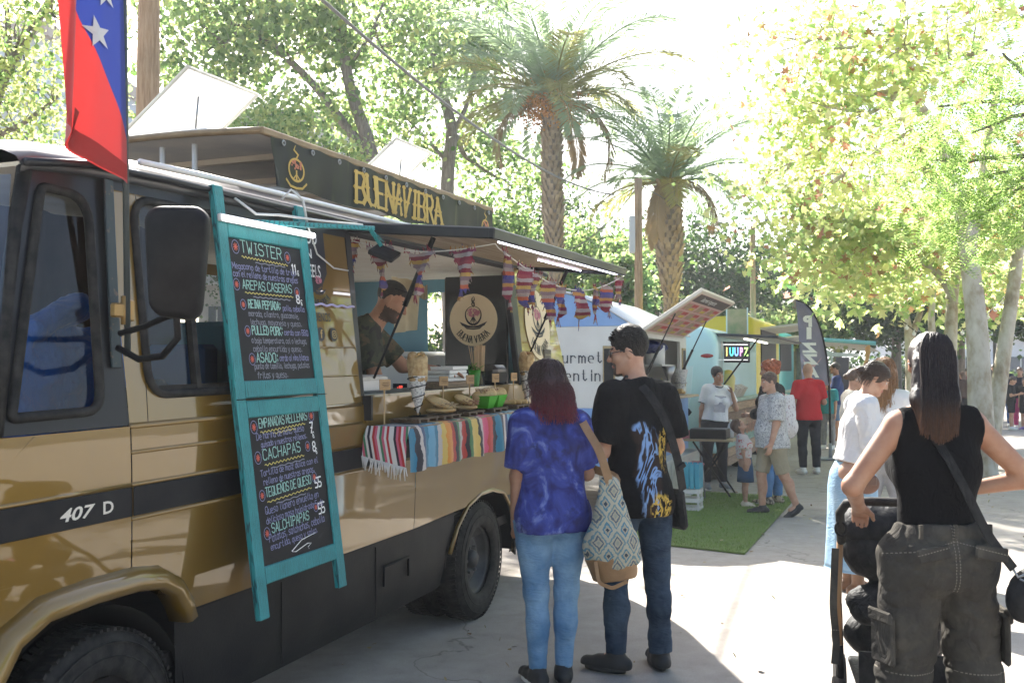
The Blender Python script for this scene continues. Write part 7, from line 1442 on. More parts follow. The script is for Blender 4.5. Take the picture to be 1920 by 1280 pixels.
def shirt(o, B, mat, hem=.88, sleeve=.75, gr=.014, loose=.0, name='shirt', res=.008, neck=1.495, vneck=.35, fold=.006, seed=1, sl_gr=.012, flare=0, cuff=None):
    S = Solid(res); k = B.s; B.torso(S, gr, hem < 1.0, .05, 1)
    if loose: S.cone(B.T((0, .0, 1.22)), B.T((0, -.005, hem-.06)), (.15+loose*.4)*k*B.g, (.165+loose+flare)*k*B.g, .05, (B.Rt[:, 1], .74), grow=gr*.4)
    if 0 < sleeve <= 1:
        for sd in (1, -1): B.arm(S, sd, gr+sl_gr, sleeve, .03)
    up = B.Rt[:, 2]; S.plane(B.T((0, 0, hem)), -up); S.plane(B.T((0, 0, neck)), nrmz(B.Rt@np.array((0, vneck, 1.))))
    if sleeve == 0:
        for sd in (1, -1): S.plane(B.T((sd*.158, 0, 1.4)), nrmz(B.Rt@np.array((sd, 0, .15))), (B.T((sd*.3, 0, 1.42)), np.array((.16, .3, .2))))
    if fold: S.folds(fold, (11, 11, 5), seed)
    m = solid_obj(name, S, mat, o)
    if sleeve == 0 or sleeve > 1: pass
    if sleeve > 1:
        for sd in (1, -1):
            S = Solid(res); B.arm(S, sd, gr+sl_gr, sleeve, .03); S.folds(fold*1.3, (14, 14, 14), seed+sd); solid_obj('sleeve', S, mat, m)
    return m
def trousers(o, B, mat, top=1.02, lo=.97, gr0=.012, gr1=.014, name='trousers', res=.008, fold=.006, seed=2, bell=0):
    S = Solid(res); k = B.s; q, g = B.s, B.g
    S.ell(B.T((0, -.008, .935)), np.array((.162*(1.05 if B.fem else 1)*g, .112*g, .12))*q, .04, B.Rt, gr0); S.ell(B.T((0, 0, 1.03)), np.array((.142*g, .104*g, .1))*q, .04, B.Rt, gr0*.7)
    for x in (-1, 1): S.ell(B.T((x*.072*g, -.062*g, .885)), np.array((.085*g, .075*g, .095))*q, .04, B.Rt, gr0)
    for sd in (1, -1): B.leg(S, sd, gr0, gr1, lo, .03, bell)
    S.plane(B.T((0, 0, top)), B.Rt[:, 2])
    if fold: S.folds(fold, (9, 9, 12), seed)
    return solid_obj(name, S, mat, o)
def hair_cap(o, B, mat, gr=.012, low=-.07, res=.006, front=(.075, .055), fold=.004, extra=None, name='hair', top=.0, sc=(40, 40, 14)):
    S = Solid(res); S.ell(B.h((0, -.016, .034+top)), np.array((.073+gr, .092+gr, .083+gr+top))*B.hs, .02, B.Rh)
    if extra: extra(S)
    S.plane(B.h((0, front[0], front[1])), B.Rh@nrmz((0, .86, -.5))); S.plane(B.h((0, 0, low)), B.Rh@nrmz((0, .25, -1)), None if not extra else (B.h((0, .03, low)), np.array((.075, .075, .05))*B.hs))
    if fold: S.folds(fold, sc, 4)
    return solid_obj(name, S, mat, o)
def strands(o, B, mat, n, zend, wave, seed, rad0=.0024, back=(70, 180), out=.0, parent=None, taper=.9, zr=.12, drop=None, bulge=1.0):
    """hair falling over the head ellipsoid and down; azimuth 0 = face"""
    R = random.Random(seed); b = MB()
    for i in range(n):
        sg = R.choice((-1, 1)); az0 = R.uniform(0, 180); az1 = back[0]+(back[1]-back[0])*R.random() if az0 < back[0] else az0
        z0 = R.uniform(.02, zr); ze = zend+R.uniform(-.05, .03); ph = R.uniform(0, 6.28); fr = R.uniform(.8, 1.2); lay = R.uniform(.006, .022); P = []; rb = None
        for j in range(15):
            t = j/14; z = z0+(ze-z0)*t; e = min(1, t*2.2); az = rad(az0+(az1-az0)*e)*sg
            zz = (z-.034)/(.085+lay)
            if z > -.005: q = math.sqrt(max(.02, 1-zz*zz)); rx, ry = (.073+lay)*q, (.092+lay)*q; rb = (rx, ry, z)
            else: f = 1+(out*(-z))*2; rx, ry = (.073+lay)*f*bulge*.97, (.092+lay)*f*.93*bulge
            w = wave*math.sin(ph+z*42*fr)*min(1, max(0, -z+.06)*9); P.append(B.h((math.sin(az)*(rx+w), -.014+math.cos(az)*(ry+w)-.0, z))+B.Rh@np.array((wave*.7*math.cos(ph*2+z*36), 0, 0))*min(1, max(0, -z)*8)*B.hs)
        b.tube(P, np.linspace(rad0, rad0*.45, 15), 3, False)
    h = b.build('hair_strands', mat, parent or o); h['kind'] = 'stuff'; return h
def strap(o, pts, w, t, mat, name='strap', up=(0, -1, 0)):
    """flat band through points"""
    P = np.array(pts, float); n = 26; tt = np.linspace(0, len(P)-1, n); Q = np.stack([np.interp(tt, range(len(P)), P[:, k]) for k in range(3)], 1)
    for _ in range(3): Q[1:-1] = (Q[:-2]+2*Q[1:-1]+Q[2:])/4
    T = np.gradient(Q, axis=0); rows = []; up = np.array(up, float)
    for q, d in zip(Q, T):
        d = d/np.linalg.norm(d); s = np.cross(d, up); s /= np.linalg.norm(s)+1e-9; nn = np.cross(s, d); rows.append([q-s*w/2-nn*t/2, q+s*w/2-nn*t/2, q+s*w/2+nn*t/2, q-s*w/2+nn*t/2])
    b = MB(); b.loft(rows, True, False); return b.build(name, mat, o)
LS = (.50, .30, .205); MS = (.42, .235, .15); TS = (.36, .19, .11)
jean = lambda n, a, b_: M('denim_'+n, a, .85, var=b_, vs=5, bump=.25, bs=400, vlo=.38, vhi=.7)
wht = M('sole_white', (.7, .69, .66), .6); blk = M('sole_black', (.015, .015, .016), .6); shb = M('shoe_black', (.014, .014, .015), .6, bump=.3, bs=180)
face = lambda x, y: math.degrees(math.atan2(-x, y))
# 1 ---- woman of the couple, seen from behind
B = Body(1.63, 1.10, True, 2, 0, 4, (38, 4, 0), arm_r=((.22, .02, -1), (-.25, .75, .1)), arm_l=((-.14, -.02, -1), (-.02, .12, -1)), leg_r=((-.02, .02, -1), (-.05, -.05, -1), -8), leg_l=((.03, .0, -1), (.01, -.05, -1), 14))
W1 = person('woman in a blue tie-dye top and light jeans, wine red wavy hair', (.20, 5.14, 0), face(-.2, 1), B, MS, .0065, 'w1', hairc=(.03, .01, .01), hands=((40, None), (32, None)), bare_legs=False)
@reg('tiedye')
def tiedye(x):
    v = x.coord(); a = x.noise(v, 5.5, 4, .55, 1.5); n2 = x.noise(v, 22, 5, .6); vo = x.add('TexVoronoi'); vo.inputs['Scale'].default_value = 11; vo.feature = 'DISTANCE_TO_EDGE'; x.link(v, vo.inputs['Vector'])
    c = x.ramp(a, [(.3, (.008, .010, .075)), (.45, (.018, .025, .17)), (.58, (.04, .06, .30)), (.70, (.20, .25, .52)), (.8, (.42, .46, .66))]); c = x.mix(x.math('MULTIPLY', x.ramp(n2, [(.5, (0, 0, 0)), (.62, (1, 1, 1))]), x.ramp(x.noise(v, 4, 2), [(.5, (0, 0, 0)), (.6, (.75,)*3)])), c, (.015, .015, .07))
    x.base(c); x.b.inputs['Roughness'].default_value = .8; x.bump(x.noise(v, 300, 2), .15, .003)
shirt(W1, B, tiedye(), .83, .86, .016, .02, 'top', .0075, seed=3, fold=.010, sl_gr=.02)
trousers(W1, B, jean('light', (.10, .21, .36), (.28, .43, .58)), .90, .985, .008, .010, 'jeans', .0075, fold=.006)
shoes(W1, B, shb, wht)
hw = hairm('hair_wine', (.022, .008, .007), (.34, .035, .075), 1.31, 1.56)
def ex(S):
    for a in range(70, 291, 22): ca, sa = math.cos(rad(a)), math.sin(rad(a)); S.cone(B.h((sa*.078, -.014+ca*.09, -.01)), B.h((sa*.098, -.02+ca*.105, -.165)), .028*B.hs, .022*B.hs, .03)
hair_cap(W1, B, hw, .016, -.2, .006, fold=.008, extra=ex, sc=(70, 70, 10)); strands(W1, B, hw, 700, -.195, .018, 3, .0026, (78, 180), .7, bulge=1.16)
b = MB(); q = B.wl+B.dl*.10*B.s; b.box(q+(0.0, .015, 0), (.012, .075, .15), None, .004); ph = b.build('phone', M('phone_black', (.012, .012, .013), .2, coat=.5)); ph.matrix_world = W1.matrix_basis @ ph.matrix_basis; tag(ph, 'black phone in the left hand of the woman in blue', 'phone')
# her bag
BG = empty('drawstring_bag', 'patterned cream and blue bag with tan leather base on the woman\'s shoulder', 'bag', (W1.location[0], W1.location[1], 0), face(-.2, 1))
@reg('bag_ikat')
def ikat(x):
    v = x.coord(); s = x.sep(v); u = x.math('ABSOLUTE', x.math('SUBTRACT', x.math('FRACT', x.math('MULTIPLY', s[0], 11)), .5)); w = x.math('ABSOLUTE', x.math('SUBTRACT', x.math('FRACT', x.math('MULTIPLY', s[2], 8)), .5)); d = x.math('ADD', x.math('ADD', u, w), x.math('MULTIPLY', x.math('SUBTRACT', x.noise(v, 60, 3), .5), .25))
    c = ramp_seq(x, d, [(.05, .07, .09), (.4, .36, .26), (.10, .22, .28), (.46, .42, .31), (.46, .42, .31), (.16, .25, .27), (.45, .4, .28), (.12, .14, .16), (.4, .36, .26), (.3, .3, .24)]); x.base(c); x.b.inputs['Roughness'].default_value = .9; x.bump(x.noise(v, 260, 2), .3, .004)
S = Solid(.008); c0 = np.array((.265, -.17, .0)); S.cone(c0+(0, 0, 1.02), c0+(.0, 0, .72), .05, .135, .03, ((0, 1, 0), .7)); S.cone(c0+(0, 0, .72), c0+(.02, 0, .66), .135, .125, .03, ((0, 1, 0), .7)); S.plane(c0+(0, 0, .615), (.15, 0, -1)); S.folds(.008, (16, 16, 5), 5); solid_obj('bag_body', S, ikat(), BG)
tan = M('tan_leather', (.34, .19, .085), .55, var=(.26, .14, .06), vs=12, bump=.2, bs=120)
S = Solid(.008); S.cone(c0+(.0, 0, .69), c0+(.02, 0, .60), .137, .12, .03, ((0, 1, 0), .72)); S.plane(c0+(0, 0, .685), (-.2, 0, 1)); S.plane(c0+(0, 0, .555), (.1, 0, -1)); solid_obj('bag_base', S, tan, BG)
strap(BG, [B.T((.15, .06, 1.40)), B.T((.155, -.03, 1.478)), B.T((.165, -.12, 1.40)), c0+(-.06, -.02, 1.2), c0+(0, -.03, 1.0)], .042, .006, tan); strap(BG, [B.T((.12, .06, 1.40)), B.T((.16, .14, 1.2)), c0+(.08, .13, 1.05), c0+(.03, .04, .98)], .042, .006, tan, up=(0, 1, 0))
S = Solid(.008); S.ell(c0+(0, 0, 1.03), (.05, .035, .05), .02); S.folds(.012, (50, 50, 12), 2); solid_obj('bag_gather', S, tan, BG)
strap(BG, [c0+(-.1, -.08, .66), c0+(-.09, -.1, .56), c0+(-.02, -.1, .53), c0+(.06, -.09, .56)], .018, .005, tan, 'bag_cord')
# 2 ---- man of the couple
B = Body(1.80, .97, False, 2, 0, 6, (50, 8, 0), arm_r=((.30, -.12, -1), (-.15, .95, .1)), arm_l=((-.2, .1, -1), (.1, .8, .1)), leg_r=((.05, -.03, -1), (.02, -.04, -1), -22), leg_l=((-.08, .10, -1), (-.02, -.03, -1), 30))
W2 = person('bearded man with sunglasses in a black printed shirt and dark jeans', (.68, 5.36, 0), face(-.5, .87), B, LS, .0065, 'm2', hairc=(.02, .015, .012), beard='goatee', hands=((30, None), (30, None)), bare_legs=False)
@reg('tee_black_print')
def bprint(x):
    v = x.coord(); s = x.sep(v); wob = x.math('MULTIPLY', x.math('SUBTRACT', x.noise(v, 7, 4, .6), .5), .9)
    def blob(cx, cz, rx, rz):      # soft oval printed on the back
        a = x.math('DIVIDE', x.math('SUBTRACT', s[0], cx), rx); b_ = x.math('DIVIDE', x.math('SUBTRACT', s[2], cz), rz); d = x.math('ADD', x.math('SQRT', x.math('ADD', x.math('MULTIPLY', a, a), x.math('MULTIPLY', b_, b_))), wob)
        return x.math('MULTIPLY', x.ramp(d, [(.75, (1, 1, 1)), (1.0, (0, 0, 0))]), x.math('LESS_THAN', s[1], -.02))
    line = lambda sc, w, ds: x.ramp(x.math('ABSOLUTE', x.math('SUBTRACT', x.noise(x.coord((1, 1, .45)), sc, 3, .55, ds), .5)), [(w*.4, (1, 1, 1)), (w, (0, 0, 0))])
    c = x.ramp(x.noise(v, 14, 4), [(.3, (.004, .004, .005)), (.7, (.008, .008, .009))]); body = x.math('MAXIMUM', blob(-.03, 1.05, .09, .27), blob(-.07, 1.27, .06, .07))
    c = x.mix(x.math('MULTIPLY', body, .8), c, (.035, .022, .018)); c = x.mix(x.math('MULTIPLY', x.math('MULTIPLY', line(7, .035, 1.2), body), .95), c, (.22, .36, .62))
    fl = x.math('MAXIMUM', blob(.085, 1.2, .045, .15), blob(.03, .88, .08, .09)); c = x.mix(x.math('MULTIPLY', line(15, .06, 2.2), fl), c, (.6, .40, .08)); x.base(c); x.b.inputs['Roughness'].default_value = .9; x.b.inputs['Specular IOR Level'].default_value = .12
    w1 = x.noise(x.coord((1, 1, .6)), 14, 3, .5, 1.8); x.bump(x.math('ABSOLUTE', x.math('SUBTRACT', w1, .5)), .6, .025)
shirt(W2, B, bprint(), .80, .82, .016, .018, 'shirt', .0075, seed=8, fold=.010, sl_gr=.022)
trousers(W2, B, jean('dark', (.014, .027, .05), (.065, .10, .145)), .85, .99, .010, .024, 'jeans', .0075, fold=.010, seed=6)
shoes(W2, B, shb, blk)
hb = M('hair_black', (.009, .007, .006), .55, spec=.2, bump=.8, bs=160, var=(.03, .025, .02), vs=40)
hair_cap(W2, B, hb, .009, -.035, .005, (.088, .06), .003, top=.012, sc=(80, 80, 60)); R = random.Random(4); b = MB()
for i in range(420):
    a = R.uniform(0, 6.28); q = math.sqrt(R.random()); x_, y_ = .068*q*math.cos(a), -.012+.088*q*math.sin(a); z_ = .034+.098*math.sqrt(max(0, 1-q*q*.9)); p = B.h((x_, y_, z_)); d = B.Rh@np.array((x_*.5, .008+y_*.2, .016)); b.tube([p, p+d*.6, p+d*.95], [.003, .002, .0008], 3, False)
f = b.build('hair_strands', hb, W2); f['kind'] = 'stuff'
def sunglasses(o, B, lab=None, par=None):
    b = MB(); 
    for x in (-1, 1):
        b.ball(B.h((x*.033, .092, .0)), np.array((.024, .006, .018))*B.hs, 12, 6, B.Rh); b.tube([B.h((x*.057, .084, .006)), B.h((x*.078, .03, .008)), B.h((x*.08, -.015, .002)), B.h((x*.078, -.03, -.012))], .0032, 5)
    b.tube([B.h((-.012, .1, .004)), B.h((.012, .1, .004))], .003, 5); return b.build('sunglasses', M('lens_black', (.01, .01, .012), .08, coat=1), o)
sunglasses(W2, B)
SB = empty('sling_bag', 'black sling bag with a wide strap across the man\'s back', 'bag', tuple(W2.location), face(-.5, .87)); bkn = M('nylon_black', (.012, .012, .013), .6, var=(.028, .028, .028), vs=20, bump=.3, bs=300)
strap(SB, [B.T((-.05, .09, 1.40)), B.T((-.06, .0, 1.53)), B.T((-.03, -.12, 1.44)), B.T((.06, -.165, 1.27)), B.T((.13, -.165, 1.07)), B.T((.20, -.12, .92))], .05, .006, bkn); b = MB(); b.box(B.T((.205, -.07, .82)), (.055, .13, .22), rotm(0, -8, 0), .02); b.build('bag_body', bkn, SB); b = MB(); b.box(B.T((.14, -.172, 1.05)), (.055, .02, .03), rotm(0, -30, 0), .004); b.build('buckle', black_pl(), SB)
# 3 ---- vendor in the van (built in world frame, floor of the van at z .58)
vp = VM @ Vector((-.68, -.74, .47))
B = Body(1.76, 1.03, False, 28, 0, 0, (-6, 30, 0), arm_r=((.12, .22, -1), (.02, .22, -1)), arm_l=((-.10, .72, -.75), (-.30, .95, -.12)))
W3 = person('vendor with a goatee in a camouflage shirt leaning out of the hatch', tuple(vp), face(.93, .05), B, MS, .0075, 'v3', hairc=(.02, .015, .012), beard='full', hands=((30, None), (15, (0, 0, -1))), tattoo=(B.er, B.wr))
camo = M('camo', (.03, .035, .018), .85, var=(.012, .012, .01), vs=13, vlo=.47, vhi=.5)
@reg('camo_print')
def camop(x): v = x.coord(); x.base(x.mix(x.ramp(x.noise(v, 17, 2, .5, .6), [(.52, (0, 0, 0)), (.54, (1, 1, 1))]), ramp_seq(x, x.noise(v, 11, 2, .5, .5), [(.018, .018, .014)]*9+[(.05, .055, .03)]*2+[(.10, .075, .04)]*9), (.03, .035, .02))); x.b.inputs['Roughness'].default_value = .85
shirt(W3, B, camop(), .88, .8, .016, .02, 'shirt', .009, sl_gr=.02); trousers(W3, B, M('trouser_black', (.013, .013, .014), .8), 1.0, .98, .014, .02); shoes(W3, B, shb, blk)
hair_cap(W3, B, hb, .003, -.03, .006, (.085, .055), .003)
b = MB(); b.lathe([(.034, 0), (.038, .012), (.034, .024)], tuple(B.wl-B.dl*.03), frame(B.dl)@rotm(-90, 0, 0), 14); b.build('bracelet', M('bead_brown', (.06, .03, .02), .5), W3)
b = MB(); b.tube([B.h((sg*.07*math.cos(t), -.01+.105*math.sin(t), .075+.02*math.sin(t))) for sg in (1,) for t in np.linspace(0, math.pi, 14)], .004, 5); b.build('glasses_on_head', black_pl(), W3)
# 4 ---- woman with the stroller
B = Body(1.72, 1.06, True, 3, 0, 0, (-14, 4, 0), arm_r=((.72, -.1, -.72), (-.85, .35, -.2)), arm_l=((-.60, .02, -.8), (.38, .72, -.38)), leg_r=((.10, .0, -1), (.02, -.03, -1), -10), leg_l=((-.10, .03, -1), (-.02, -.02, -1), 10))
W4 = person('woman in a black sleeveless top pushing the stroller, hand on her hip', (1.585, 3.72, 0), face(-.06, 1), B, MS, .0065, 'w4', hairc=(.02, .01, .008), hands=((35, (-.3, .3, -1)), (38, (0, .2, -1))), bare_legs=False)
shirt(W4, B, M('top_black', (.004, .004, .005), .9), 1.03, 0, .010, 0, 'top', .0075, neck=1.475, fold=.004, seed=12)
@reg('cargo_grey')
def cargom(x):
    v = x.coord(); s = x.sep(v); c = x.ramp(x.noise(v, 5, 6, .62), [(.33, (.03, .027, .024)), (.55, (.055, .05, .042)), (.75, (.10, .088, .07))]); near = lambda q, p, w: x.math('LESS_THAN', x.math('ABSOLUTE', x.math('SUBTRACT', q, p)), w)
    back = x.math('LESS_THAN', s[1], -.02); st = x.math('GREATER_THAN', x.math('FRACT', x.math('MULTIPLY', s[2], 90)), .4); sx = x.math('GREATER_THAN', x.math('FRACT', x.math('MULTIPLY', s[0], 90)), .4)
    m = x.math('MULTIPLY', x.math('MULTIPLY', near(x.math('ABSOLUTE', s[0]), .007, .0016), st), x.math('MULTIPLY', back, x.math('GREATER_THAN', s[2], .80))); y = x.math('MULTIPLY', x.math('MULTIPLY', near(x.math('ADD', s[2], x.math('MULTIPLY', x.math('ABSOLUTE', s[0]), .25)), .985, .0018), sx), back)
    k = x.math('MULTIPLY', near(s[2], .50, .0022), sx); c = x.mix(x.math('MULTIPLY', x.math('MAXIMUM', x.math('MAXIMUM', m, y), k), .8), c, (.2, .18, .15)); x.base(c); x.b.inputs['Roughness'].default_value = .9; x.b.inputs['Specular IOR Level'].default_value = .12
    w1 = x.noise(x.coord((1, 1, .7)), 13, 3, .5, 1.6); h = x.math('ADD', x.math('ABSOLUTE', x.math('SUBTRACT', w1, .5)), x.math('MULTIPLY', near(s[0], 0, .003), -.12)); x.bump(h, .55, .03)
carg = cargom()
tr = trousers(W4, B, carg, 1.055, .98, .020, .055, 'cargo_trousers', .0075, fold=.016, seed=15)
def patch(par, c, sz, R, nm): b = MB(); b.box(c, sz, R, .008); b.build(nm, carg, par)
for x, tl in ((-.105, -10), (.11, 8)): patch(tr, B.T((x, -.178, .955)), (.12, .012, .05), rotm(-8, tl, 0), 'pocket_flap')
for sd in (-1, 1):
    kn = B.kr if sd > 0 else B.kl; hp = B.hr if sd > 0 else B.hl; c = hp*.3+kn*.7+np.array((sd*.104, -.03, 0)); patch(tr, c, (.02, .13, .18), rotm(0, 0, sd*-12), 'cargo_pocket'); patch(tr, c+(sd*.012, 0, .085), (.014, .135, .045), rotm(0, 0, sd*-12), 'pocket_flap')
for x in (-.13, 0, .13): b = MB(); b.box(B.T((x, -.135, 1.03)), (.012, .012, .05)); b.build('belt_loop', carg, tr)
shoes(W4, B, shb, blk)
hs = hairm('hair_brown_long', (.012, .006, .005), (.30, .13, .055), 1.25, 1.50)
def ex4(S):
    for x in (-.05, -.02, .015, .045): S.cone(B.h((x, -.085, .0)), B.h((x*1.1-.01, -.122, -.14)), .034*B.hs, .033*B.hs, .03); S.cone(B.h((x*1.1-.01, -.122, -.14)), B.h((x*1.05-.015, -.115, -.25)), .033*B.hs, .014*B.hs, .03)
hair_cap(W4, B, hs, .009, -.06, .006, fold=.004, extra=ex4, sc=(90, 90, 8))
R = random.Random(9); b = MB()
for i in range(620):
    x0, ph = R.uniform(-1, 1), R.uniform(0, 6.28); ln = R.uniform(.235, .315)*(1-.12*abs(x0)); P = []; dpt = R.uniform(-.012, .012); z00 = R.uniform(.02, .115)
    for j in range(13):
        t = j/12; z = z00-t*(ln+z00); ww = .062*math.sqrt(max(.1, 1-((z-.02)/.105)**2)) if z > .02 else .062 if z > -.1 else .062+(.004 if z > -.3 else -.012*(-.3-z)/.1); yb = -.014-.098*math.sqrt(max(.05, 1-((z-.03)/.105)**2)) if z > .03 else -.113-.05*min(1, (.03-z)/.2)*1.0
        P.append(B.h((x0*ww+.002*math.sin(ph+z*30)-.012*t*t, yb*1.04-dpt-.012*(1-x0*x0), z)))
    b.tube(P, np.linspace(.0025, .0010, 13), 3, False)
f = b.build('hair_strands', hs, W4); f['kind'] = 'stuff'
sunglasses(W4, B)
CB = empty('crossbody_bag', 'small round black bag hanging at the woman\'s right hip', 'bag', tuple(W4.location), face(-.06, 1))
strap(CB, [B.T((-.10, .1, 1.38)), B.T((-.11, .0, 1.47)), B.T((-.06, -.125, 1.38)), B.T((.02, -.165, 1.2)), B.T((.10, -.17, 1.02)), B.T((.19, -.175, .90))], .032, .005, bkn)
S = Solid(.008); c0 = B.T((.255, -.15, .80)); S.ell(c0, (.085, .06, .10), .02, rotm(0, 25, 10)); S.folds(.006, (18, 18, 18), 3); solid_obj('bag_body', S, bkn, CB); b = MB(); b.tube([c0+np.array((-.06, -.05, .07)), c0+np.array((-.02, -.065, .05)), c0+np.array((.04, -.062, -.02))], .004, 5); b.build('zip', steel(), CB); b = MB(); b.tube([B.T((.19, -.17, .90)), B.T((.205, -.175, .87)), c0+np.array((-.03, -.03, .08))], .005, 6); b.build('clip', steel(), CB)
strap(CB, [c0+(.02, 0, -.09), c0+(.05, 0, -.2), c0+(.03, -.01, -.35), c0+(.07, 0, -.6)], .02, .004, bkn, 'loose_strap')
# stroller
SR = empty('stroller', 'black pushchair with a bronze frame in front of the woman', 'stroller', (1.66, 4.28, 0), face(.24, 1)); brz = M('frame_bronze', (.30, .17, .08), .4, .5)
b = MB(); b.tube([(-.24, .0, .86), (-.255, -.12, 1.0), (-.235, -.20, 1.05), (-.15, -.235, 1.065), (.15, -.235, 1.065), (.235, -.20, 1.05), (.255, -.12, 1.0), (.24, 0, .86)], .019, 10); b.build('handlebar', rubber(), SR)
for s in (-1, 1):
    b = MB(); b.tube([(s*.245, .0, .88), (s*.25, .06, .6), (s*.255, -.02, .42)], .014, 8); b.build('side_tube', brz, SR); b = MB(); b.tube([(s*.25, .06, .58), (s*.245, .06, .35), (s*.235, .06, .12)], .016, 8); b.build('rear_leg', black_pl(), SR); b = MB(); b.tube([(s*.25, .1, .6), (s*.24, .4, .35), (s*.2, .62, .14)], .016, 8); b.build('front_leg', black_pl(), SR)
    for y, x, r in ((.05, .25, .13), (.65, .2, .1)): b = MB(); b.lathe([(0, -.02), (r*.75, -.02), (r, -.025), (r, .025), (r*.75, .02), (0, .02)], (s*x, y, r), rotm(0, 90, 0), 24); b.build('wheel', rubber(), SR)
    b = MB(); b.tube([(s*.25+.022*math.cos(q), -.10, .93+.03*math.sin(q)) for q in np.linspace(0, 2*np.pi, 14, False)], .006, 6, closed=True); b.build('hook', black_pl(), SR)
S = Solid(.014); S.cone((-.12, .12, .80), (.12, .12, .80), .11, .11, .05); S.cone((-.13, .06, .58), (.13, .06, .58), .09, .09, .05); S.cone((-.12, .2, .42), (.12, .2, .42), .10, .10, .05); S.folds(.018, (9, 9, 9), 3); solid_obj('seat_shell', S, bkn, SR)
S = Solid(.014); S.cone((-.12, .16, .88), (.12, .16, .88), .13, .13, .05, cut=None); S.plane((0, 0, .84), (0, .3, -1)); S.folds(.01, (8, 8, 8), 5); solid_obj('hood', S, bkn, SR)
b = MB(); b.box((0, .2, .24), (.36, .5, .03), None, .01); b.box((0, -.06, .32), (.36, .02, .18)); b.build('basket', bkn, SR); S = Solid(.012); S.ell((.05, .05, .33), (.12, .1, .07), .03); S.folds(.02, (14, 14, 14), 1); solid_obj('blanket', S, M('blanket_pink', (.5, .22, .26), .9), SR)
strap(SR, [(-.27, -.06, .84), (-.285, -.1, .6), (-.27, -.08, .45), (-.28, -.1, .36)], .03, .004, carg, 'loose_strap')
# 5 ---- woman in white looking at her phone
B = Body(1.66, 1.05, True, 8, 0, 0, (-8, 30, 0), arm_r=((.14, .12, -1), (-.3, .95, -.05)), arm_l=((-.14, .15, -1), (.25, .95, -.1)), leg_r=((.03, .04, -1), (0, -.05, -1), -4), leg_l=((-.03, -.04, -1), (0, -.02, -1), 4))
W5 = person('woman in a white blouse and long denim skirt looking down at her phone', (2.46, 7.18, 0), face(1, -.12), B, LS, .0075, 'w5', hairc=(.05, .028, .016), hands=((40, (0, 0, 1)), (40, (0, 0, 1))))
wb = M('blouse_white', (.78, .77, .76), .85, trans=(.8, .78, .75), tw=.2, bump=.2, bs=120)
shirt(W5, B, wb, .99, 1.92, .018, .02, 'blouse', .009, neck=1.49, vneck=.7, fold=.009, seed=5, sl_gr=.028)
k = B.s; b = MB(); rows = []
for t in np.linspace(0, 1, 22):
    z = 1.0+(.20-1.0)*t; w = np.interp(t, [0, .1, .22, .6, 1], [.135, .17, .182, .20, .235])*B.g; dd_ = np.interp(t, [0, .1, .22, .6, 1], [.125, .165, .18, .185, .2]); rows.append([(w*k*math.cos(a)*(1+.03*t*math.sin(a*5+t*2)), dd_*k*math.sin(a)*(1+.05*t*math.sin(a*7+1))-.012, z*k) for a in np.linspace(0, 2*np.pi, 48, False)])
b.loft(rows, True, True); sk_ = b.build('denim_skirt', jean('sky', (.22, .36, .50), (.36, .5, .62)), W5); b = MB(); b.tube([rows[-1][j] for j in range(48)], .005, 5, closed=True); b.build('hem', jean('sky', (), ()), sk_)
shoes(W5, B, M('boot_brown_l', (.22, .10, .045), .5, var=(.16, .07, .03), vs=9), M('heel_brown', (.12, .06, .03), .6), boot=.1)
hbr = hairm('hair_chestnut', (.035, .018, .010), (.12, .07, .035), 1.2, 1.6)
def ex5(S): S.ell(B.h((0, -.125, -.005)), np.array((.038, .036, .036))*B.hs, .02); S.cone(B.h((0, -.1, .0)), B.h((0, -.12, -.0)), .03*B.hs, .03*B.hs, .02)
hair_cap(W5, B, hbr, .013, -.05, .006, (.085, .05), fold=.005, extra=ex5, sc=(90, 12, 90)); strands(W5, B, hbr, 260, -.045, .003, 6, .0022, (95, 180))
b = MB(); q = (B.wr+B.wl)/2+B.dr*.09; b.box(q+(0, .02, .03), (.075, .01, .15), rotm(-50, 0, 0), .004); ph = b.build('phone', M('phone_black', ())); ph.matrix_world = W5.matrix_basis @ ph.matrix_basis; tag(ph, 'phone held by the woman in the white blouse', 'phone')
HB = empty('brown_bag', 'small brown leather bag at the white bloused woman\'s hip', 'bag', tuple(W5.location), face(1, -.12)); brl = M('leather_brown', (.14, .055, .028), .45, var=(.1, .04, .02), vs=10)
strap(HB, [B.T((-.07, -.05, 1.47)), B.T((-.04, .09, 1.40)), B.T((.06, .14, 1.2)), B.T((.16, .1, 1.0)), B.T((.20, .04, .92))], .022, .005, brl, up=(0, 1, 0)); S = Solid(.009); S.ell(B.T((.235, .05, .86)), (.035, .085, .075), .02); solid_obj('bag_body', S, brl, HB); b = MB(); b.box(B.T((.268, .05, .88)), (.012, .11, .06), None, .005); b.build('bag_flap', brl, HB)
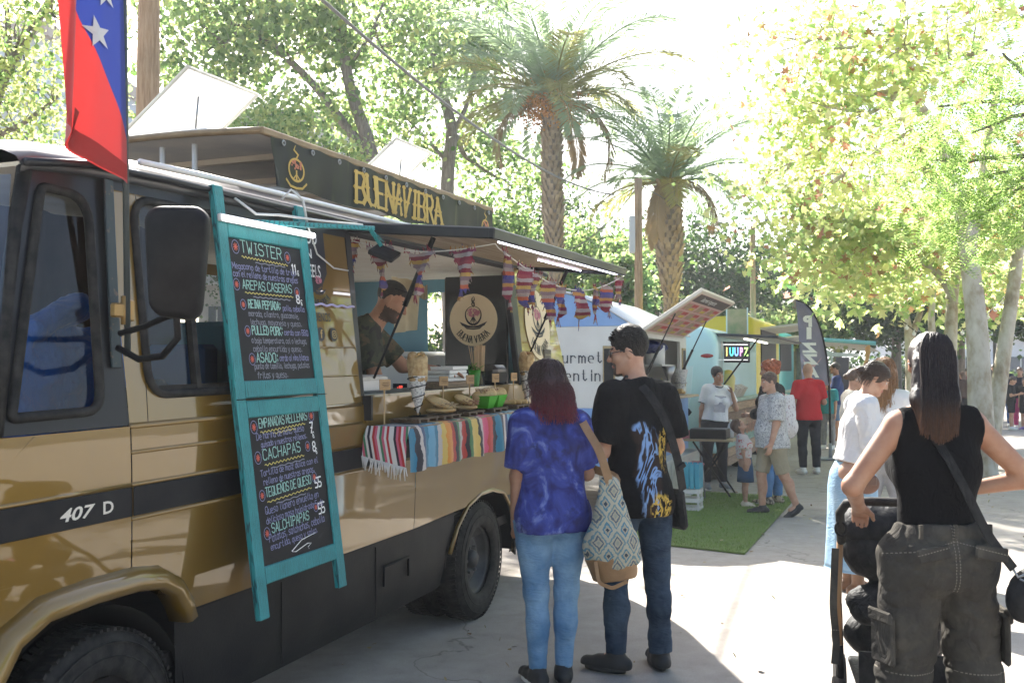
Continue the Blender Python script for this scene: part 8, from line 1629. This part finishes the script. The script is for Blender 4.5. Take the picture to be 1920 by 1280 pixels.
# 6 ---- fair haired woman behind her
B = Body(1.68, 1.05, True, 2, 0, 0, (-20, 8, 0), arm_r=((.2, .1, -1), (-.2, .8, -.2)), arm_l=((-.2, .1, -1), (.2, .8, -.2)))
W6 = person('woman with long wavy fair hair behind the white bloused woman', (3.02, 8.1, 0), face(.35, 1), B, LS, .009, 'w6', hairc=(.16, .08, .03), eyes=False)
shirt(W6, B, wb, .95, .8, .02, .03, 'top', .01, seed=7); trousers(W6, B, M('trouser_grey', (.2, .2, .21), .85, var=(.28, .28, .29), vs=5), 1.03, .97, .01, .02, res=.01); shoes(W6, B, wht, wht)
hfa = hairm('hair_fair', (.16, .075, .03), (.42, .25, .10), 1.15, 1.6)
def ex6(S):
    for a in range(80, 281, 25): ca, sa = math.cos(rad(a)), math.sin(rad(a)); S.cone(B.h((sa*.075, -.014+ca*.088, -.01)), B.h((sa*.09, -.03+ca*.1, -.3)), .03*B.hs, .018*B.hs, .03)
hair_cap(W6, B, hfa, .014, -.3, .008, extra=ex6, fold=.009, sc=(60, 60, 12)); strands(W6, B, hfa, 420, -.34, .012, 8, .003, (80, 180), .3, bulge=1.1)
# generic figures
def fig(label, px, py, H, fx, fy, skc, top, bottom, shoe, hairc, res=.011, fem=False, g=1, hair='short', sleeve=.75, hem=.88, lo=.97, loose=.02, group=None, kid=1, head=(0, 0, 0), beard=None, eyes=True, wide=.02, loc=None, **kw):
    B = Body(H, g, fem, kw.pop('lean', 0), kw.pop('side', 0), kw.pop('twist', 0), head, kid=kid, **kw); q = onground(px, py) if loc is None else np.array(loc)
    o = person(label, (q[0], q[1], 0), face(fx, fy), B, skc, res, 'f%d' % int(skc[0]*1000), hairc=hairc, beard=beard, eyes=eyes, group=group)
    shirt(o, B, top, hem, sleeve, .016, loose, 'shirt', res, seed=px % 17, sl_gr=.02)
    if bottom is not None: trousers(o, B, bottom, 1.02, lo, .012, wide, 'shorts' if lo < .75 else 'trousers', res, seed=px % 13)
    shoes(o, B, shoe, wht if shoe is not shb else blk, max(.009, res)); hm = M('hair_f%d' % int(hairc[0]*1000), hairc, .5, var=tuple(min(1, q*2+.01) for q in hairc), vs=40, bump=.7, bs=140)
    if hair == 'short': hair_cap(o, B, hm, .010, -.045, max(.006, res*.7), (.082, .055), .006, sc=(50, 50, 40))
    elif hair == 'tied':
        hair_cap(o, B, hm, .010, -.05, max(.006, res*.7), (.082, .052), .003, extra=lambda S: S.ell(B.h((0, -.12, -.0)), np.array((.035,)*3)*B.hs, .02))
    elif hair == 'long': hair_cap(o, B, hm, .013, -.25, max(.006, res*.7), fold=.006, extra=lambda S: [S.cone(B.h((x, -.07, .0)), B.h((x*1.1, -.1, -.27)), .035*B.hs, .02*B.hs, .03) for x in (-.05, 0, .05)], sc=(60, 60, 10))
    elif hair == 'curly': hair_cap(o, B, hm, .03, -.06, .007, (.075, .06), .024, sc=(32, 32, 32), extra=lambda S: S.ell(B.h((0, -.08, .09)), np.array((.07, .065, .06))*B.hs, .03))
    return o, B
@reg('leaf_print')
def leafp(x): v = x.coord(); n = x.noise(v, 26, 4, .6, 2.2); x.base(x.ramp(n, [(.40, (.18, .18, .19)), (.47, (.58, .57, .55)), (.53, (.58, .57, .55)), (.60, (.22, .22, .23))])); x.b.inputs['Roughness'].default_value = .85
# 7 boy
o, B = fig('boy in a leaf print shirt and khaki shorts walking left', 1448, 966, 1.57, -.95, -.1, LS, leafp(), M('khaki', (.36, .31, .22), .85, var=(.3, .26, .18), vs=5), shb, (.05, .025, .014), .009, g=1.22, hem=.84, sleeve=.85, lo=.47, loose=.05, wide=.035, head=(8, 6, 0), arm_r=((.14, .05, -1), (.05, .2, -1)), arm_l=((-.14, .12, -1), (-.05, .3, -1)), leg_r=((.05, .22, -1), (.02, -.04, -1), -4), leg_l=((-.04, -.26, -1), (-.02, -.42, -1), 4, 28))
b = MB(); b.tube([B.T((.075*math.cos(a), -.005+.07*math.sin(a), 1.497-.02*math.sin(a))) for a in np.linspace(0, 2*np.pi, 16, False)], .012, 6, closed=True); b.build('collar', leafp(), o)
# 8 girl looking up
o, B = fig('small girl in a denim pinafore tilting her head far back', 1398, 950, 1.0, .95, -.15, LS, M('tee_rose', (.7, .62, .58), .85, var=(.6, .15, .13), vs=30, vlo=.56, vhi=.6), None, M('shoe_cream', (.6, .52, .4), .7), (.06, .03, .016), .008, fem=True, kid=.78, hair='long', hem=1.0, head=(0, -48, 0), lean=-6, loose=.01)
b = MB(); b.loft([[(w*B.s*math.cos(a), w*.8*B.s*math.sin(a), z*B.s) for a in np.linspace(0, 2*np.pi, 24, False)] for w, z in ((.15, 1.12), (.155, 1.0), (.185, .85), (.21, .62), (.215, .52))], True, True); b.build('pinafore', jean('navy', (.03, .07, .14), (.06, .12, .2)), o)
# 9 red haired woman with drawstring bag
o, B = fig('woman with curly red hair and black top behind the boy', 1448, 946, 1.68, -.62, .6, LS, M('top_sheer', (.014, .014, .014), .7), jean('mid', (.07, .17, .36), (.12, .25, .46)), M('shoe_leopard', (.4, .33, .24), .7, var=(.08, .06, .04), vs=30, vlo=.5, vhi=.56), (.24, .055, .015), .01, fem=True, g=1.05, hair='curly', sleeve=1.6, hem=.84, loose=.04, head=(25, 4, 0), arm_r=((.12, .12, -1), (-.2, .8, -.1)), arm_l=((-.12, .12, -1), (.2, .8, -.1)))
b = MB(); b.tube([B.h((.083*math.sin(a), -.012+.10*math.cos(a), .075)) for a in np.linspace(-2, 2, 16)], .005, 5); [b.ball(B.h((x*.034, .075, .088)), np.array((.024, .01, .017))*B.hs, 10, 6, B.Rh) for x in (-1, 1)]; b.build('raised_sunglasses', M('lens_rose', (.35, .25, .28), .15), o)
DB = empty('backpack', 'pale speckled drawstring bag on the red haired woman\'s back', 'bag', tuple(o.location), face(-.62, .6)); S = Solid(.012); S.cone(B.T((.04, -.21, 1.28)), B.T((.05, -.23, .98)), .09, .15, .05, (B.Rt[:, 1], .5)); S.folds(.02, (12, 12, 5), 2); solid_obj('bag_body', S, M('bag_speckle', (.66, .62, .6), .85, var=(.4, .3, .3), vs=40, vlo=.55, vhi=.62), DB); strap(DB, [B.T((.1, .02, 1.46)), B.T((.11, -.12, 1.36)), B.T((.06, -.18, 1.26))], .012, .006, M('cord_pink', (.6, .25, .28), .8))
# 10 counter girl
o, B = fig('dark haired girl in a white ringer shirt beside the plank counter', 1341, 917, 1.64, .15, -1, LS, M('tee_white', (.76, .75, .75), .85), M('trouser_navy', (.016, .017, .024), .8), M('shoe_grey', (.2, .21, .23), .7), (.012, .008, .007), .0095, fem=True, hair='tied', hem=.98, sleeve=.72, head=(6, 10, 14), side=-5, arm_l=((-.35, .30, -.85), (.35, .30, .9)), arm_r=((.28, -.1, -1), (-.1, -.55, -.8)))
for c, sd in ((.70, 1), (.70, -1)):
    a, e = (B.sr, B.er) if sd > 0 else (B.sl, B.el); q = a+(e-a)*c; d = nrmz(e-a); F_ = frame(d); b = MB(); b.tube([q+F_[:, 0]*.078*B.s*math.cos(t)*.9+F_[:, 2]*.078*B.s*math.sin(t)*.9 for t in np.linspace(0, 2*np.pi, 20, False)], .008, 6, closed=True); b.build('sleeve_trim', blk, o)
b = MB(); b.tube([B.T((.072*math.cos(t), .005+.072*math.sin(t), 1.488-.028*math.sin(t))) for t in np.linspace(0, 2*np.pi, 20, False)], .008, 6, closed=True); b.build('neck_trim', blk, o)
b = MB(); rows = [[B.T((x, .158-.35*x*x-.10*abs(z-1.23), z)) for x in np.linspace(-.085, .085, 7)] for z in np.linspace(1.11, 1.34, 6)]; b.loft(rows, False, True, False); b.build('shirt_print', M('print_grey', (.30, .29, .33), .85, var=(.52, .5, .53), vs=9), o)
# 11 man in red
red = M('polo_red', (.50, .02, .028), .8, bump=.2, bs=260)
o, B = fig('bald man in a red polo shirt walking away', 1517, 888, 1.69, -.12, 1, LS, red, jean('black', (.014, .016, .022), (.03, .034, .042)), M('shoe_white', (.7, .69, .67), .7), (.1, .06, .04), .0105, g=1.1, hair='none', hem=.86, sleeve=.8, head=(-12, 4, 0), arm_r=((.3, .0, -1), (-.1, .8, .1)), arm_l=((-.3, .0, -1), (.1, .8, .0)), leg_r=((.07, .05, -1), (.02, -.03, -1), -10), leg_l=((-.05, -.06, -1), (-.02, -.10, -1), 6))
b = MB(); b.tube([B.T((.07*math.cos(t), -.012+.068*math.sin(t), 1.50-.02*math.sin(t))) for t in np.linspace(0, 2*np.pi, 18, False)], .013, 6, closed=True); b.build('collar', red, o)
# 12 more distant people
navy = M('tee_navy', (.03, .05, .15), .8); wh2 = M('tee_white', ()); grey = M('trouser_grey', (), ); shw = M('shoe_white', (), ); kb = M('kit_black', (.013, .013, .015), .75)
fig('man in a blue shirt and shorts standing past the feather flag', 1569, 836, 1.74, -.85, .3, MS, navy, jean('short', (.1, .16, .26), (.14, .22, .33)), shw, (.02, .015, .012), .014, g=1.1, lo=.45, arm_r=((.2, .2, -1), (-.1, .95, .1)), arm_l=((-.2, .2, -1), (.1, .95, .1)), wide=.04)
fig('child in teal partly hidden beside the feather flag pole', 1553, 842, 1.42, -.6, -.6, LS, M('tee_teal', (.03, .25, .28), .8), grey, shw, (.06, .035, .02), .014, kid=.86)
fig('woman with a brown hair bun hidden behind the white blouse', 0, 0, 1.60, .9, -.1, LS, M('tee_cream', (.6, .55, .46), .85), jean('pale', (.3, .42, .52), (.4, .5, .6)), M('shoe_blue', (.12, .2, .42), .7), (.06, .032, .018), .012, fem=True, hair='tied', loc=(3.72, 10.9, 0), leg_l=((-.04, -.12, -1), (-.02, -.2, -1), 0), head=(0, 12, 0))
gc = 'people strolling in the far right'
fig('boy in a black football kit at the far right', 1897, 806, 1.42, .75, -.5, LS, kb, kb, shw, (.03, .018, .012), .014, kid=.9, lo=.42, wide=.05, head=(0, 20, 0), group=gc, arm_r=((.15, .1, -1), (-.1, .9, .2)), arm_l=((-.15, .1, -1), (.1, .9, .2)))
fig('man in a dark navy jacket behind the football boy', 1884, 800, 1.76, .5, .7, MS, M('jacket_navy', (.015, .018, .05), .8), jean('royal', (.03, .1, .3), (.06, .15, .4)), shw, (.1, .06, .04), .016, sleeve=1.9, group=gc)
fig('woman with long brown hair right of the football boy', 1914, 804, 1.66, -.6, -.7, LS, M('top_dark', (.02, .02, .03), .8), M('leggings_pink', (.45, .04, .16), .8), shw, (.08, .045, .025), .016, fem=True, hair='long', group=gc)
fig('second child in black at the right edge', 1924, 806, 1.38, -.7, -.5, LS, kb, kb, M('shoe_violet', (.2, .12, .35), .7), (.03, .018, .012), .016, kid=.9, lo=.42, wide=.05, group=gc)
fig('dark haired woman in black between the plane trunks', 1857, 790, 1.62, .1, 1, MS, kb, kb, shb, (.012, .008, .007), .018, fem=True, hair='long', sleeve=1.8, group=gc)
fig('person with long light brown hair left of the thick plane trunk', 1806, 796, 1.55, -.2, 1, LS, M('coat_brown', (.1, .06, .045), .85), kb, shb, (.11, .06, .035), .018, fem=True, hair='long', sleeve=1.8, group=gc)
fig('far person in dark red behind the thick plane trunk', 1815, 786, 1.66, .2, -1, LS, M('top_wine', (.2, .015, .03), .8), kb, shb, (.03, .018, .012), .02, group=gc)
fig('far person in a pale blue shirt beside the lamp post', 1864, 780, 1.78, -.3, -1, MS, M('shirt_pale', (.45, .5, .55), .8), grey, shb, (.02, .012, .01), .02, group=gc)
# ---------------- the smoky air of the fair ----------------
b = MB(); b.box((0, 170, 7.5), (520, 480, 17)); hz = b.build('haze', [])
x = NT('haze_air'); x.n.remove(x.b); pv = x.add('VolumePrincipled'); pv.inputs['Color'].default_value = (.92, .95, 1, 1); pv.inputs['Density'].default_value = .0011; pv.inputs['Anisotropy'].default_value = .35
x.link(pv.outputs[0], x.n['Material Output'].inputs['Volume']); hz.data.materials.append(x.m); tag(hz, 'thin smoky haze hanging between the trees', 'haze', kind='stuff')
